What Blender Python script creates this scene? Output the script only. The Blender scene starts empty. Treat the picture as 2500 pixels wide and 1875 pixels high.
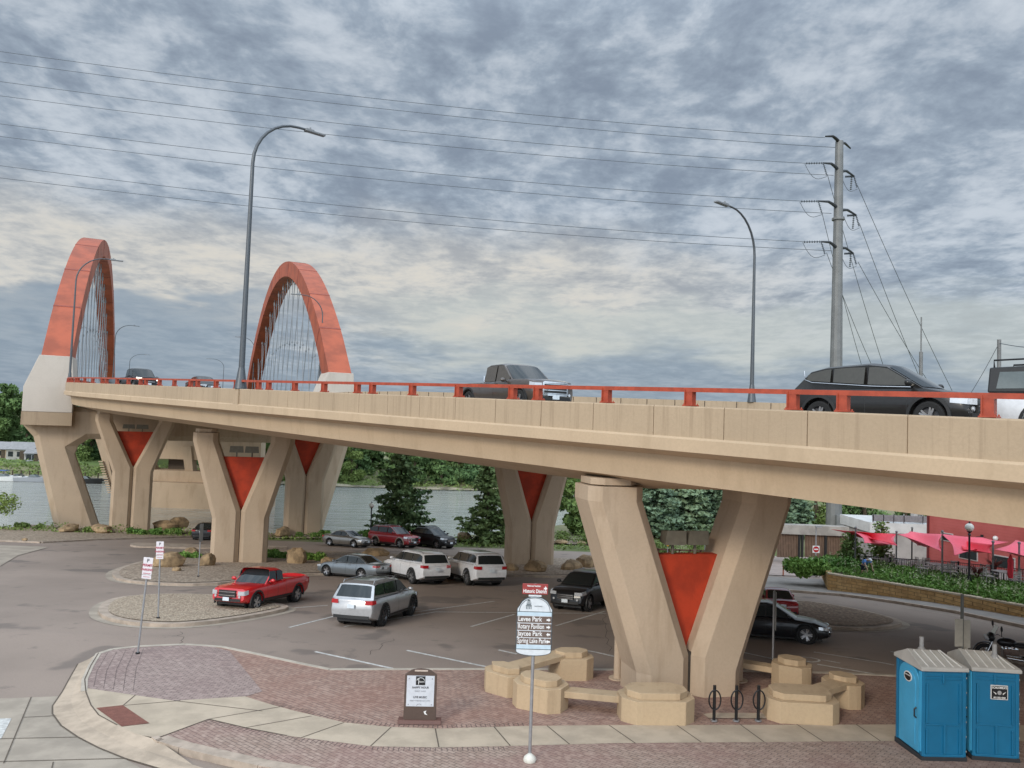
import bpy, bmesh, math, random
from mathutils import Vector, Matrix
R = math.radians
random.seed(7)
scene = bpy.context.scene
COL = scene.collection

# ------------------------------------------------------------------ camera
F = 1900.0; CW, CH = 2500.0, 1875.0; CAMZ = 7.7
PITCH = math.atan(97.5 / F); ROLL = 0.036
CAM = Vector((0, 0, CAMZ))
fwd = Vector((0, math.cos(PITCH), math.sin(PITCH)))
r0 = Vector((1, 0, 0)); u0 = Vector((0, -math.sin(PITCH), math.cos(PITCH)))
rt = r0 * math.cos(ROLL) + u0 * math.sin(ROLL)
up = u0 * math.cos(ROLL) - r0 * math.sin(ROLL)
cd = bpy.data.cameras.new('camera'); cam = bpy.data.objects.new('camera', cd); COL.objects.link(cam)
cd.sensor_width = 36; cd.lens = F * 36 / CW; cd.clip_end = 6000; cd.clip_start = 0.1
m = Matrix((rt, up, -fwd)).transposed().to_4x4(); m.translation = CAM
cam.matrix_world = m
scene.camera = cam
scene.render.resolution_x = 1024; scene.render.resolution_y = 768

# ------------------------------------------------------------------ light and sky
SUN_AZ, SUN_EL = R(212), R(27)       # sun behind and to the left of the camera, veiled by cloud
scene.view_settings.view_transform = 'Standard'; scene.view_settings.look = 'None'
scene.view_settings.exposure = 0.03; scene.view_settings.gamma = 1
ld = bpy.data.lights.new('sun', 'SUN'); ld.energy = 1.45; ld.angle = R(14); ld.color = (1.0, 0.90, 0.76)
sun = bpy.data.objects.new('sun', ld); COL.objects.link(sun)
sd = Vector((math.sin(SUN_AZ) * math.cos(SUN_EL), math.cos(SUN_AZ) * math.cos(SUN_EL), math.sin(SUN_EL)))
sun.rotation_euler = sd.to_track_quat('Z', 'Y').to_euler()

class NT:
    def __init__(s, t): s.t = t; s.n = t.nodes; s.l = t.links
    def new(s, typ, **kw):
        n = s.n.new(typ)
        for k, v in kw.items(): setattr(n, k, v)
        return n
    def put(s, sock, v):
        if isinstance(v, bpy.types.NodeSocket): s.l.new(v, sock)
        else: sock.default_value = v
    def math(s, op, a, b=0.0, c=None, clamp=False):
        n = s.new('ShaderNodeMath', operation=op); n.use_clamp = clamp
        s.put(n.inputs[0], a); s.put(n.inputs[1], b)
        if c is not None: s.put(n.inputs[2], c)
        return n.outputs[0]
    def mix(s, f, a, b, mode='MIX'):
        n = s.new('ShaderNodeMix', data_type='RGBA', blend_type=mode)
        s.put(n.inputs['Factor'], f)
        for nm, v in (('A', a), ('B', b)):
            i = [q for q in n.inputs if q.name == nm and q.type == 'RGBA'][0]
            s.put(i, v if isinstance(v, bpy.types.NodeSocket) else (tuple(v) + (1,))[:4])
        return [q for q in n.outputs if q.type == 'RGBA'][0]
    def ramp(s, f, stops, interp='LINEAR'):
        n = s.new('ShaderNodeValToRGB'); n.color_ramp.interpolation = interp; e = n.color_ramp.elements
        while len(e) < len(stops): e.new(0.5)
        for el, (p, c) in zip(e, stops):
            el.position = p; el.color = (c, c, c, 1) if not hasattr(c, '__len__') else tuple(c) + (1,)
        s.put(n.inputs[0], f); return n.outputs[0]
    def noise(s, vec, scale, detail=4, rough=0.55, dist=0.0):
        n = s.new('ShaderNodeTexNoise'); n.inputs['Scale'].default_value = scale
        n.inputs['Detail'].default_value = detail; n.inputs['Roughness'].default_value = rough
        n.inputs['Distortion'].default_value = dist
        if vec is not None: s.l.new(vec, n.inputs['Vector'])
        return n.outputs['Fac']
    def comb(s, x, y, z):
        n = s.new('ShaderNodeCombineXYZ')
        for i, v in enumerate((x, y, z)): s.put(n.inputs[i], v)
        return n.outputs[0]
    def smooth(s, v, a, b):
        n = s.new('ShaderNodeMapRange', interpolation_type='SMOOTHSTEP')
        s.put(n.inputs['Value'], v); n.inputs['From Min'].default_value = a; n.inputs['From Max'].default_value = b
        return n.outputs[0]

world = bpy.data.worlds.new('World'); scene.world = world; world.use_nodes = True
t = NT(world.node_tree); t.n.clear()
outw = t.new('ShaderNodeOutputWorld'); bg = t.new('ShaderNodeBackground')
sky = t.new('ShaderNodeTexSky', sky_type='NISHITA'); sky.sun_disc = False
sky.sun_elevation = SUN_EL; sky.sun_rotation = SUN_AZ; sky.dust_density = 3.0
tc = t.new('ShaderNodeTexCoord'); sp = t.new('ShaderNodeSeparateXYZ'); t.l.new(tc.outputs['Generated'], sp.inputs[0])
dx, dy, dz = sp.outputs
zz = t.math('MAXIMUM', dz, 0.0)
den = t.math('ADD', zz, 0.11)
px = t.math('DIVIDE', dx, den); py = t.math('DIVIDE', dy, den)
pv = t.comb(px, py, 0.3)
warp = t.noise(pv, 0.7, 3)
pv2 = t.comb(t.math('ADD', px, t.math('MULTIPLY', warp, 0.35)), t.math('ADD', t.math('MULTIPLY', py, 0.85), t.math('MULTIPLY', warp, 0.3)), 0.3)
n1 = t.noise(pv2, 1.3, 4, 0.55, 0.1); n2 = t.noise(pv2, 5.5, 5, 0.58, 0.15); n3 = t.noise(pv2, 15.0, 4, 0.6)
cl = t.math('ADD', t.math('ADD', t.math('MULTIPLY', n1, 0.30), t.math('MULTIPLY', n2, 0.44)), t.math('MULTIPLY', n3, 0.26))
clf = t.smooth(cl, 0.37, 0.64)
dark = (0.235, 0.285, 0.36); mid = (0.335, 0.40, 0.48); light = (0.58, 0.635, 0.70)
cc = t.ramp(clf, [(0.0, dark), (0.42, mid), (1.0, light)])
# cream break in the cloud low in the sky, blue-grey bank under it
az = t.math('ARCTAN2', dx, dy)
wob = t.math('MULTIPLY', t.math('SUBTRACT', n1, 0.5), 0.16)
el = t.math('ADD', zz, wob)
band = t.math('MULTIPLY', t.smooth(el, 0.075, 0.13), t.math('SUBTRACT', 1.0, t.smooth(el, 0.19, 0.27)))
azw = t.math('SUBTRACT', 1.0, t.smooth(t.math('ABSOLUTE', t.math('ADD', az, 0.22)), 0.25, 0.75))
azl = t.math('MULTIPLY', t.math('MULTIPLY', band, azw), t.math('ADD', 0.35, t.math('MULTIPLY', clf, 0.55)))
cc = t.mix(azl, cc, (0.74, 0.69, 0.60))
band2 = t.math('MULTIPLY', t.math('SUBTRACT', 1.0, t.smooth(t.math('ABSOLUTE', t.math('SUBTRACT', el, 0.115)), 0.02, 0.06)), t.smooth(az, -0.30, -0.05))
cc = t.mix(t.math('MULTIPLY', band2, 0.65), cc, (0.54, 0.58, 0.56))
low = t.math('SUBTRACT', 1.0, t.smooth(el, 0.06, 0.115))
lowl = t.math('MULTIPLY', t.math('SUBTRACT', 1.0, t.smooth(el, 0.13, 0.155)), t.math('SUBTRACT', 1.0, t.smooth(az, -0.40, -0.20)))
lowm = t.math('MAXIMUM', t.math('MULTIPLY', low, 0.75), t.math('MULTIPLY', lowl, 0.85))
cc = t.mix(lowm, cc, t.mix(n2, (0.23, 0.30, 0.385), (0.34, 0.41, 0.48)))
# brighter overhead and behind the camera, as a thin overcast is on the sun's side
hi = t.smooth(zz, 0.42, 0.85); back = t.smooth(t.math('MULTIPLY', dy, -1.0), -0.1, 0.7)
boost = t.math('ADD', 1.0, t.math('ADD', t.math('MULTIPLY', hi, 2.1), t.math('MULTIPLY', back, 2.4)))
vm = t.new('ShaderNodeVectorMath', operation='SCALE'); t.l.new(cc, vm.inputs[0]); t.l.new(boost, vm.inputs['Scale'])
skm = t.new('ShaderNodeVectorMath', operation='SCALE'); t.l.new(sky.outputs[0], skm.inputs[0]); skm.inputs['Scale'].default_value = 0.10
fin = t.mix(0.92, skm.outputs[0], vm.outputs[0])
t.l.new(fin, bg.inputs[0]); bg.inputs[1].default_value = 1.0
t.l.new(bg.outputs[0], outw.inputs[0])

# ------------------------------------------------------------------ geometry helpers
def ray(px, py):
    a = (px - CW / 2) / F; b = -(py - CH / 2) / F
    return fwd + rt * a + up * b
def AT(px, py, D):
    d = ray(px, py); return CAM + d * (D / d.y)
def gz(y):
    y = min(y, 80.0)
    return -0.03 * (y - 19) if y < 28 else -0.27 - 0.09 * (y - 28)
def G(px, py, h=0.0):
    d = ray(px, py); lo, hi_ = 3.0, 400.0
    for _ in range(60):
        md = (lo + hi_) / 2; p = CAM + d * (md / d.y)
        if p.z > gz(p.y) + h: lo = md
        else: hi_ = md
    return CAM + d * (lo / d.y)
WATER = -6.3

def tag(o, label=None, cat=None, group=None, kind=None):
    if label: o['label'] = label
    if cat: o['category'] = cat
    if group: o['group'] = group
    if kind: o['kind'] = kind
    return o
def thing(name, label, cat, loc=(0, 0, 0), rz=0.0, group=None):
    o = bpy.data.objects.new(name, None); COL.objects.link(o); o.empty_display_size = 0.3
    o.location = loc; o.rotation_euler = (0, 0, rz)
    return tag(o, label, cat, group)
def copy_tree(o, parent=None):
    c = o.copy(); COL.objects.link(c)
    if parent: c.parent = parent
    for ch in list(o.children): copy_tree(ch, c)
    return c
def place_copy(o, loc, rz=0, label=None, s=None):
    c = copy_tree(o); c.location = loc; c.rotation_euler = (0, 0, rz)
    if label: c['label'] = label
    if s: c.scale = (s, s, s) if not hasattr(s, '__len__') else s
    return c

class MB:
    def __init__(s): s.v = []; s.f = []
    def add(s, vs, fs, M=None):
        o = len(s.v)
        s.v += [tuple(M @ Vector(v)) if M else tuple(v) for v in vs]
        s.f += [tuple(i + o for i in f) for f in fs]; return s
    def box(s, c, d, rz=0.0, M=None):
        x, y, z = d[0] / 2, d[1] / 2, d[2] / 2; ca, sa = math.cos(rz), math.sin(rz)
        vs = []
        for dz_ in (-z, z):
            for (a, b) in ((-x, -y), (x, -y), (x, y), (-x, y)):
                vs.append((c[0] + a * ca - b * sa, c[1] + a * sa + b * ca, c[2] + dz_))
        return s.add(vs, [(3, 2, 1, 0), (4, 5, 6, 7), (0, 1, 5, 4), (1, 2, 6, 5), (2, 3, 7, 6), (3, 0, 4, 7)], M)
    def rings(s, rs, cap=True, closed=True, M=None):
        n = len(rs[0]); vs = [p for r in rs for p in r]; fs = []
        for i in range(len(rs) - 1):
            for j in range(n if closed else n - 1):
                k = (j + 1) % n
                fs.append((i * n + j, i * n + k, (i + 1) * n + k, (i + 1) * n + j))
        if cap:
            fs.append(tuple(range(n - 1, -1, -1))); fs.append(tuple((len(rs) - 1) * n + j for j in range(n)))
        return s.add(vs, fs, M)
    def tube(s, pts, r, n=8, cap=True, M=None):
        pts = [Vector(p) for p in pts]; rs = []
        if not hasattr(r, '__len__'): r = [r] * len(pts)
        prev = None
        for i, p in enumerate(pts):
            d = (pts[min(i + 1, len(pts) - 1)] - pts[max(i - 1, 0)]).normalized()
            if prev is None: a = d.orthogonal().normalized()
            else: a = (prev - d * prev.dot(d)); a = a.normalized() if a.length > 1e-6 else d.orthogonal().normalized()
            prev = a; b = d.cross(a)
            rs.append([tuple(p + (a * math.cos(2 * math.pi * k / n) + b * math.sin(2 * math.pi * k / n)) * r[i]) for k in range(n)])
        return s.rings(rs, cap, True, M)
    def prism(s, poly, z0, z1, M=None):
        n = len(poly)
        a = sum(poly[i][0] * poly[(i + 1) % n][1] - poly[(i + 1) % n][0] * poly[i][1] for i in range(n))
        if a < 0: poly = poly[::-1]
        return s.rings([[(x, y, z0) for x, y in poly], [(x, y, z1) for x, y in poly]], True, True, M)
    def extr(s, poly3, off, M=None):
        o = Vector(off); return s.rings([[tuple(p) for p in poly3], [tuple(Vector(p) + o) for p in poly3]], True, True, M)
    def ball(s, c, r, nu=10, nv=7, M=None, sc=(1, 1, 1), jit=0.0, rnd=None):
        vs = [(c[0], c[1], c[2] - r * sc[2])]; fs = []
        for i in range(1, nv):
            th = math.pi * i / nv
            for j in range(nu):
                ph = 2 * math.pi * j / nu; k = 1 + (rnd.uniform(-jit, jit) if rnd else 0)
                vs.append((c[0] + r * k * sc[0] * math.sin(th) * math.cos(ph), c[1] + r * k * sc[1] * math.sin(th) * math.sin(ph), c[2] - r * k * sc[2] * math.cos(th)))
        vs.append((c[0], c[1], c[2] + r * sc[2])); L_ = len(vs) - 1
        for j in range(nu):
            fs.append((0, 1 + (j + 1) % nu, 1 + j))
            for i in range(nv - 2):
                a = 1 + i * nu + j; b = 1 + i * nu + (j + 1) % nu
                fs.append((a, b, b + nu, a + nu))
            fs.append((1 + (nv - 2) * nu + j, 1 + (nv - 2) * nu + (j + 1) % nu, L_))
        return s.add(vs, fs, M)
    def lathe(s, prof, n=16, M=None, cap=True):   # prof: (r, z), about z
        return s.rings([[(r * math.cos(2 * math.pi * k / n), r * math.sin(2 * math.pi * k / n), z) for k in range(n)] for r, z in prof], cap, True, M)
    def build(s, name, mat, parent=None, smooth=None, world=False, bevel=0):
        me = bpy.data.meshes.new(name)
        vs = s.v
        if world and parent is not None:
            l = parent.location; vs = [(a - l[0], b - l[1], c - l[2]) for a, b, c in vs]
        me.from_pydata(vs, [], s.f); me.validate(); me.update()
        if mat: me.materials.append(mat)
        bm = bmesh.new(); bm.from_mesh(me); bmesh.ops.recalc_face_normals(bm, faces=bm.faces); bm.to_mesh(me); bm.free()
        if smooth:
            me.polygons.foreach_set('use_smooth', [True] * len(me.polygons)); me.set_sharp_from_angle(angle=R(smooth))
        o = bpy.data.objects.new(name, me); COL.objects.link(o)
        if parent is not None: o.parent = parent
        if bevel:
            b = o.modifiers.new('bevel', 'BEVEL'); b.width = bevel; b.segments = 2; b.limit_method = 'ANGLE'; b.angle_limit = R(35)
        return o
def Mrz(loc, rz): return Matrix.Translation(Vector(loc)) @ Matrix.Rotation(rz, 4, 'Z')

# ------------------------------------------------------------------ materials
MATS = {}
def mat(name, col, rough=0.7, var=0.12, scale=3.0, bump=0.0, bscale=40.0, metal=0.0, coat=0.0, col2=None, stretch=None, spec=0.5, detail=5, lo=0.35, hi_=0.65):
    if name in MATS: return MATS[name]
    m = bpy.data.materials.new(name); m.use_nodes = True; t = NT(m.node_tree)
    b = t.n['Principled BSDF']; tc = t.new('ShaderNodeTexCoord'); vec = tc.outputs['Object']
    if stretch:
        mp = t.new('ShaderNodeMapping'); mp.inputs['Scale'].default_value = stretch; t.l.new(vec, mp.inputs[0]); vec = mp.outputs[0]
    c2 = col2 or tuple(max(0, c * (1 - var * 2)) for c in col)
    n = t.noise(vec, scale, detail, 0.6)
    f = t.smooth(n, lo, hi_)
    t.l.new(t.mix(f, c2, col), b.inputs['Base Color'])
    b.inputs['Roughness'].default_value = rough; b.inputs['Metallic'].default_value = metal
    b.inputs['Coat Weight'].default_value = coat; b.inputs['Coat Roughness'].default_value = 0.06
    b.inputs['Specular IOR Level'].default_value = spec
    if bump:
        bp = t.new('ShaderNodeBump'); bp.inputs['Strength'].default_value = bump; bp.inputs['Distance'].default_value = 0.02
        t.l.new(t.noise(tc.outputs['Object'], bscale, 4), bp.inputs['Height']); t.l.new(bp.outputs[0], b.inputs['Normal'])
    MATS[name] = m; return m
def streaked(name, col, dirt, amt=0.5, sx=2.2, bump=0.15):
    m = bpy.data.materials.new(name); m.use_nodes = True; t = NT(m.node_tree); b = t.n['Principled BSDF']
    tc = t.new('ShaderNodeTexCoord'); mp = t.new('ShaderNodeMapping'); mp.inputs['Scale'].default_value = (sx, sx, 0.22)
    t.l.new(tc.outputs['Object'], mp.inputs[0])
    st = t.smooth(t.noise(mp.outputs[0], 1.0, 6, 0.65), 0.50, 0.68)
    big = t.smooth(t.noise(tc.outputs['Object'], 0.35, 3), 0.3, 0.7); fine = t.noise(tc.outputs['Object'], 14, 5, 0.7)
    c = t.mix(big, tuple(x * 0.90 for x in col), col)
    c = t.mix(t.math('MULTIPLY', st, amt), c, dirt)
    c = t.mix(t.math('MULTIPLY', t.smooth(fine, 0.42, 0.62), 0.22), c, tuple(x * 0.72 for x in col))
    t.l.new(c, b.inputs['Base Color']); b.inputs['Roughness'].default_value = 0.88
    bp = t.new('ShaderNodeBump'); bp.inputs['Strength'].default_value = bump; bp.inputs['Distance'].default_value = 0.02
    t.l.new(fine, bp.inputs['Height']); t.l.new(bp.outputs[0], b.inputs['Normal'])
    MATS[name] = m; return m
def gravel(name, c1, c2, c3, scale, bump=0.9):
    m = bpy.data.materials.new(name); m.use_nodes = True; t = NT(m.node_tree); b = t.n['Principled BSDF']
    tc = t.new('ShaderNodeTexCoord'); v = t.new('ShaderNodeTexVoronoi'); v.inputs['Scale'].default_value = scale
    t.l.new(tc.outputs['Object'], v.inputs['Vector'])
    s_ = t.new('ShaderNodeSeparateColor'); t.l.new(v.outputs['Color'], s_.inputs[0])
    c = t.mix(s_.outputs[0], c1, c2); c = t.mix(t.smooth(s_.outputs[1], 0.7, 0.8), c, c3)
    e = t.smooth(v.outputs['Distance'], 0.25, 0.75)
    c = t.mix(t.math('MULTIPLY', e, 0.6), c, tuple(x * 0.3 for x in c2))
    big = t.smooth(t.noise(tc.outputs['Object'], 0.5, 3), 0.3, 0.7)
    c = t.mix(t.math('MULTIPLY', big, 0.3), c, tuple(x * 0.7 for x in c1))
    t.l.new(c, b.inputs['Base Color']); b.inputs['Roughness'].default_value = 0.95
    bp = t.new('ShaderNodeBump'); bp.invert = True; bp.inputs['Strength'].default_value = bump; bp.inputs['Distance'].default_value = 0.04
    t.l.new(v.outputs['Distance'], bp.inputs['Height']); t.l.new(bp.outputs[0], b.inputs['Normal'])
    MATS[name] = m; return m
def bricks(name, c1, c2, mortar, rot=0.0, w=0.24, h=0.12, patch=None):
    m = bpy.data.materials.new(name); m.use_nodes = True; t = NT(m.node_tree); b = t.n['Principled BSDF']
    tc = t.new('ShaderNodeTexCoord'); mp = t.new('ShaderNodeMapping'); mp.inputs['Rotation'].default_value = (0, 0, rot)
    t.l.new(tc.outputs['Object'], mp.inputs[0])
    br = t.new('ShaderNodeTexBrick'); t.l.new(mp.outputs[0], br.inputs['Vector'])
    br.inputs['Scale'].default_value = 1.0; br.inputs['Brick Width'].default_value = w; br.inputs['Row Height'].default_value = h
    br.inputs['Mortar Size'].default_value = 0.010; br.inputs['Mortar Smooth'].default_value = 0.2
    br.inputs['Color1'].default_value = c1 + (1,); br.inputs['Color2'].default_value = c2 + (1,); br.inputs['Mortar'].default_value = mortar + (1,)
    big = t.smooth(t.noise(tc.outputs['Object'], 0.45, 4), 0.35, 0.65)
    c = t.mix(t.math('MULTIPLY', big, 0.5), br.outputs['Color'], patch or tuple(x * 0.8 for x in c1))
    fine = t.noise(tc.outputs['Object'], 6, 4)
    c = t.mix(t.math('MULTIPLY', t.smooth(fine, 0.45, 0.7), 0.35), c, tuple(min(1, x * 1.5) for x in c2))
    t.l.new(c, b.inputs['Base Color']); b.inputs['Roughness'].default_value = 0.85
    bp = t.new('ShaderNodeBump'); bp.invert = True; bp.inputs['Strength'].default_value = 0.4; bp.inputs['Distance'].default_value = 0.01
    t.l.new(br.outputs['Fac'], bp.inputs['Height']); t.l.new(bp.outputs[0], b.inputs['Normal'])
    MATS[name] = m; return m
def leafmat(name, c1, c2, scale=0.6):
    m = bpy.data.materials.new(name); m.use_nodes = True; t = NT(m.node_tree); b = t.n['Principled BSDF']
    g = t.new('ShaderNodeNewGeometry'); oi = t.new('ShaderNodeObjectInfo')
    n = t.noise(g.outputs['Position'], scale, 3); n2 = t.noise(g.outputs['Position'], scale * 9, 2)
    f = t.math('ADD', t.math('MULTIPLY', t.smooth(n, 0.35, 0.65), 0.6), t.math('MULTIPLY', t.smooth(n2, 0.3, 0.7), 0.4))
    c = t.mix(f, c1, c2)
    c = t.mix(t.math('MULTIPLY', oi.outputs['Random'], 0.35), c, (c2[0] * 1.3, c2[1] * 1.05, c2[2] * 0.6))
    t.l.new(c, b.inputs['Base Color']); b.inputs['Roughness'].default_value = 0.7
    b.inputs['Specular IOR Level'].default_value = 0.25
    b.inputs['Transmission Weight'].default_value = 0.0
    MATS[name] = m; return m
def plain(name, col, rough=0.5, metal=0.0, coat=0.0, emit=0.0, spec=0.5):
    if name in MATS: return MATS[name]
    m = bpy.data.materials.new(name); m.use_nodes = True; t = NT(m.node_tree); b = t.n['Principled BSDF']
    tc = t.new('ShaderNodeTexCoord'); n = t.noise(tc.outputs['Object'], 9, 4)
    t.l.new(t.mix(t.smooth(n, 0.3, 0.75), col, tuple(c * 0.88 for c in col)), b.inputs['Base Color'])
    b.inputs['Roughness'].default_value = rough; b.inputs['Metallic'].default_value = metal; b.inputs['Coat Weight'].default_value = coat
    b.inputs['Coat Roughness'].default_value = 0.05; b.inputs['Specular IOR Level'].default_value = spec
    if emit: b.inputs['Emission Color'].default_value = tuple(col) + (1,); b.inputs['Emission Strength'].default_value = emit
    MATS[name] = m; return m
def paint(name, col, metal=0.0, rough=0.35):
    m = plain(name, col, rough, metal, 1.0 if max(col) > .05 else .35, spec=.5 if max(col) > .05 else .3); return m

BEIGE = (0.55, 0.415, 0.275)
M_conc = streaked('bridge_concrete', BEIGE, (0.36, 0.26, 0.16), 0.30, 1.2, 0.12)
M_pier = streaked('pier_concrete', (0.53, 0.405, 0.285), (0.33, 0.235, 0.15), 0.45, 1.3, 0.2)
M_barr = streaked('barrier_concrete', (0.46, 0.35, 0.235), (0.24, 0.17, 0.105), 0.38, 5.5, 0.3)
M_ped = streaked('pale_concrete', (0.56, 0.50, 0.43), (0.38, 0.31, 0.24), 0.2, 0.8, 0.1)
M_bench = streaked('bench_concrete', (0.52, 0.385, 0.24), (0.32, 0.22, 0.13), 0.4, 2.5, 0.3)
M_joint = plain('dark_joint', (0.05, 0.04, 0.03), 0.9)
M_orange = mat('orange_arch_paint', (0.42, 0.092, 0.036), 0.55, 0.16, 0.4, 0.05, 20)
M_panel = mat('orange_red_panel', (0.50, 0.045, 0.010), 0.7, 0.16, 1.1, 0.15, 30)
M_rail = mat('rail_paint', (0.44, 0.075, 0.035), 0.42, 0.12, 4, 0.05)
M_deck = mat('deck_asphalt', (0.16, 0.15, 0.14), 0.9, 0.1, 1.5, 0.3, 60)
M_asph = None
M_steel = mat('galvanised_steel', (0.45, 0.46, 0.47), 0.45, 0.08, 6, metal=0.7)
M_lamp = plain('lamp_grey_paint', (0.10, 0.11, 0.12), 0.4, 0.3)
M_pole = mat('pole_grey_steel', (0.20, 0.205, 0.20), 0.6, 0.1, 0.8, metal=0.2)
M_black = plain('black_metal', (0.015, 0.015, 0.016), 0.4, 0.2)
M_wire = plain('wire_grey', (0.12, 0.135, 0.15), 0.6, 0.3)
M_white = plain('white_paint', (0.78, 0.78, 0.76), 0.4)
M_line = mat('road_marking_paint', (0.66, 0.65, 0.61), 0.8, 0.18, 8)
M_side = mat('sidewalk_concrete', (0.50, 0.41, 0.305), 0.9, 0.10, 1.2, 0.2, 50)
M_curb = mat('kerb_concrete', (0.47, 0.38, 0.30), 0.9, 0.14, 2.0, 0.2, 50)
M_street = mat('street_concrete', (0.40, 0.34, 0.27), 0.9, 0.12, 1.0, 0.2, 50)
M_stone = mat('boulder_stone', (0.42, 0.29, 0.16), 0.9, 0.25, 2.0, 0.6, 8)
M_bark = mat('tree_bark', (0.10, 0.075, 0.05), 0.95, 0.2, 5, 0.5, 15)
M_lfar = leafmat('far_leaves', (0.045, 0.10, 0.042), (0.15, 0.25, 0.095), 0.22)
M_lfar2 = leafmat('willow_leaves', (0.07, 0.13, 0.045), (0.20, 0.29, 0.10), 0.3)
M_con = leafmat('conifer_needles', (0.045, 0.095, 0.04), (0.17, 0.24, 0.095), 0.8)
M_spr = leafmat('spruce_needles', (0.07, 0.125, 0.085), (0.21, 0.31, 0.21), 0.8)
M_jun = leafmat('juniper_leaves', (0.055, 0.14, 0.028), (0.20, 0.36, 0.09), 1.2)
M_shr = leafmat('shrub_leaves', (0.055, 0.11, 0.035), (0.21, 0.30, 0.09), 1.2)
M_grass = leafmat('bank_grass', (0.07, 0.10, 0.03), (0.17, 0.20, 0.07), 0.5)
M_grav = gravel('pale_river_gravel', (0.60, 0.49, 0.36), (0.46, 0.36, 0.26), (0.32, 0.24, 0.17), 12)
M_grav2 = gravel('brown_gravel', (0.36, 0.26, 0.18), (0.25, 0.175, 0.12), (0.45, 0.36, 0.26), 8)
M_bricks = bricks('patio_brick', (0.275, 0.172, 0.132), (0.37, 0.255, 0.20), (0.14, 0.10, 0.085), R(38), 0.24, 0.12, (0.26, 0.135, 0.10))
M_bricks2 = bricks('grey_paver', (0.29, 0.215, 0.19), (0.37, 0.285, 0.25), (0.11, 0.08, 0.068), R(6), 0.22, 0.11, (0.23, 0.16, 0.145))
# asphalt: warm grey with patches, oil spots and fine aggregate
m = bpy.data.materials.new('lot_asphalt'); m.use_nodes = True; t = NT(m.node_tree); b = t.n['Principled BSDF']
tc = t.new('ShaderNodeTexCoord'); ob = tc.outputs['Object']
a1 = t.smooth(t.noise(ob, 0.12, 4), 0.35, 0.65); a2 = t.noise(ob, 60, 3, 0.7); a3 = t.math('MAXIMUM', t.smooth(t.noise(ob, 0.9, 5, 0.7), 0.58, 0.72), t.math('MULTIPLY', t.smooth(t.noise(ob, 0.33, 3, 0.5), 0.60, 0.66), 1.2))
c = t.mix(a1, (0.265, 0.207, 0.167), (0.345, 0.27, 0.218))
c = t.mix(t.math('MULTIPLY', t.smooth(a2, 0.35, 0.65), 0.45), c, (0.175, 0.145, 0.122))
c = t.mix(t.math('MULTIPLY', a3, 0.42), c, (0.10, 0.085, 0.075))
t.l.new(c, b.inputs['Base Color']); b.inputs['Roughness'].default_value = 0.85
bp = t.new('ShaderNodeBump'); bp.inputs['Strength'].default_value = 0.35; bp.inputs['Distance'].default_value = 0.01
t.l.new(a2, bp.inputs['Height']); t.l.new(bp.outputs[0], b.inputs['Normal']); M_asph = m
# soil / grass ground
m = bpy.data.materials.new('riverbank_ground'); m.use_nodes = True; t = NT(m.node_tree); b = t.n['Principled BSDF']
tc = t.new('ShaderNodeTexCoord'); ob = tc.outputs['Object']
a1 = t.smooth(t.noise(ob, 0.09, 5), 0.42, 0.58); a2 = t.noise(ob, 3.0, 5, 0.7)
c = t.mix(a2, (0.09, 0.13, 0.035), (0.17, 0.20, 0.07)); c = t.mix(t.math('MULTIPLY', a1, 0.6), c, (0.27, 0.23, 0.15))
t.l.new(c, b.inputs['Base Color']); b.inputs['Roughness'].default_value = 1.0; M_ground = m
# river water
m = bpy.data.materials.new('river_water'); m.use_nodes = True; t = NT(m.node_tree); b = t.n['Principled BSDF']
tc = t.new('ShaderNodeTexCoord'); mp = t.new('ShaderNodeMapping'); mp.inputs['Scale'].default_value = (0.22, 1.5, 1); t.l.new(tc.outputs['Object'], mp.inputs[0])
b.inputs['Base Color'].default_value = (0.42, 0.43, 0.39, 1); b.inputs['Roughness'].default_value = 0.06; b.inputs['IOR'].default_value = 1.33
w1 = t.noise(mp.outputs[0], 0.35, 4, 0.6); w2 = t.noise(mp.outputs[0], 2.2, 3, 0.6)
bp = t.new('ShaderNodeBump'); bp.inputs['Strength'].default_value = 0.8; bp.inputs['Distance'].default_value = 0.35
t.l.new(t.math('ADD', w1, t.math('MULTIPLY', w2, 0.25)), bp.inputs['Height']); t.l.new(bp.outputs[0], b.inputs['Normal']); M_water = m

# ------------------------------------------------------------------ terrain and river
def shore(x):
    if x < -12: return 82.0 + max(0, (-x - 60)) * 0.05
    return 82 + max(0, x + 12) * 1.1
def farshore(x): return 158 + 3 * math.sin(x * 0.05) - min(9, max(0, -x - 55) * 0.25)
def terr(x, y):
    s_ = shore(x); f_ = farshore(x)
    if y <= s_: return gz(y) if x < 400 else gz(y)
    if y < s_ + 9: return gz(s_) + (-9 - gz(s_)) * (y - s_) / 9
    if y < f_ - 4 and x < 140: return -9.0
    if y < f_ + 9 and x < 140: return -9 + (y - f_ + 4) / 13 * 4.2
    return -4.8 + min(7.0, max(0, y - f_ - 9) * 0.045)
xs = [-3000, -1500, -800, -500] + [-400 + 12 * i for i in range(15)] + [-220 + 5 * i for i in range(76)] + [170, 200, 260, 400, 800, 1600, 3000]
ys = [-600, -200, -60, -20, 0, 10, 19, 28, 40, 52, 64, 72, 80, 82, 84, 86, 88, 91, 94, 98, 104, 112, 122, 134, 146, 156, 160, 163, 166, 169, 172, 176, 182, 190, 200, 215, 240, 280, 340, 420, 600, 1000, 2000, 4000]
mb = MB(); vs = [(x, y, terr(x, y) - (0.02 if y < 81 else 0)) for y in ys for x in xs]; n = len(xs)
mb.add(vs, [(j * n + i, j * n + i + 1, (j + 1) * n + i + 1, (j + 1) * n + i) for j in range(len(ys) - 1) for i in range(n - 1)])
tag(mb.build('ground', M_ground, smooth=60), kind='structure')
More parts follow.
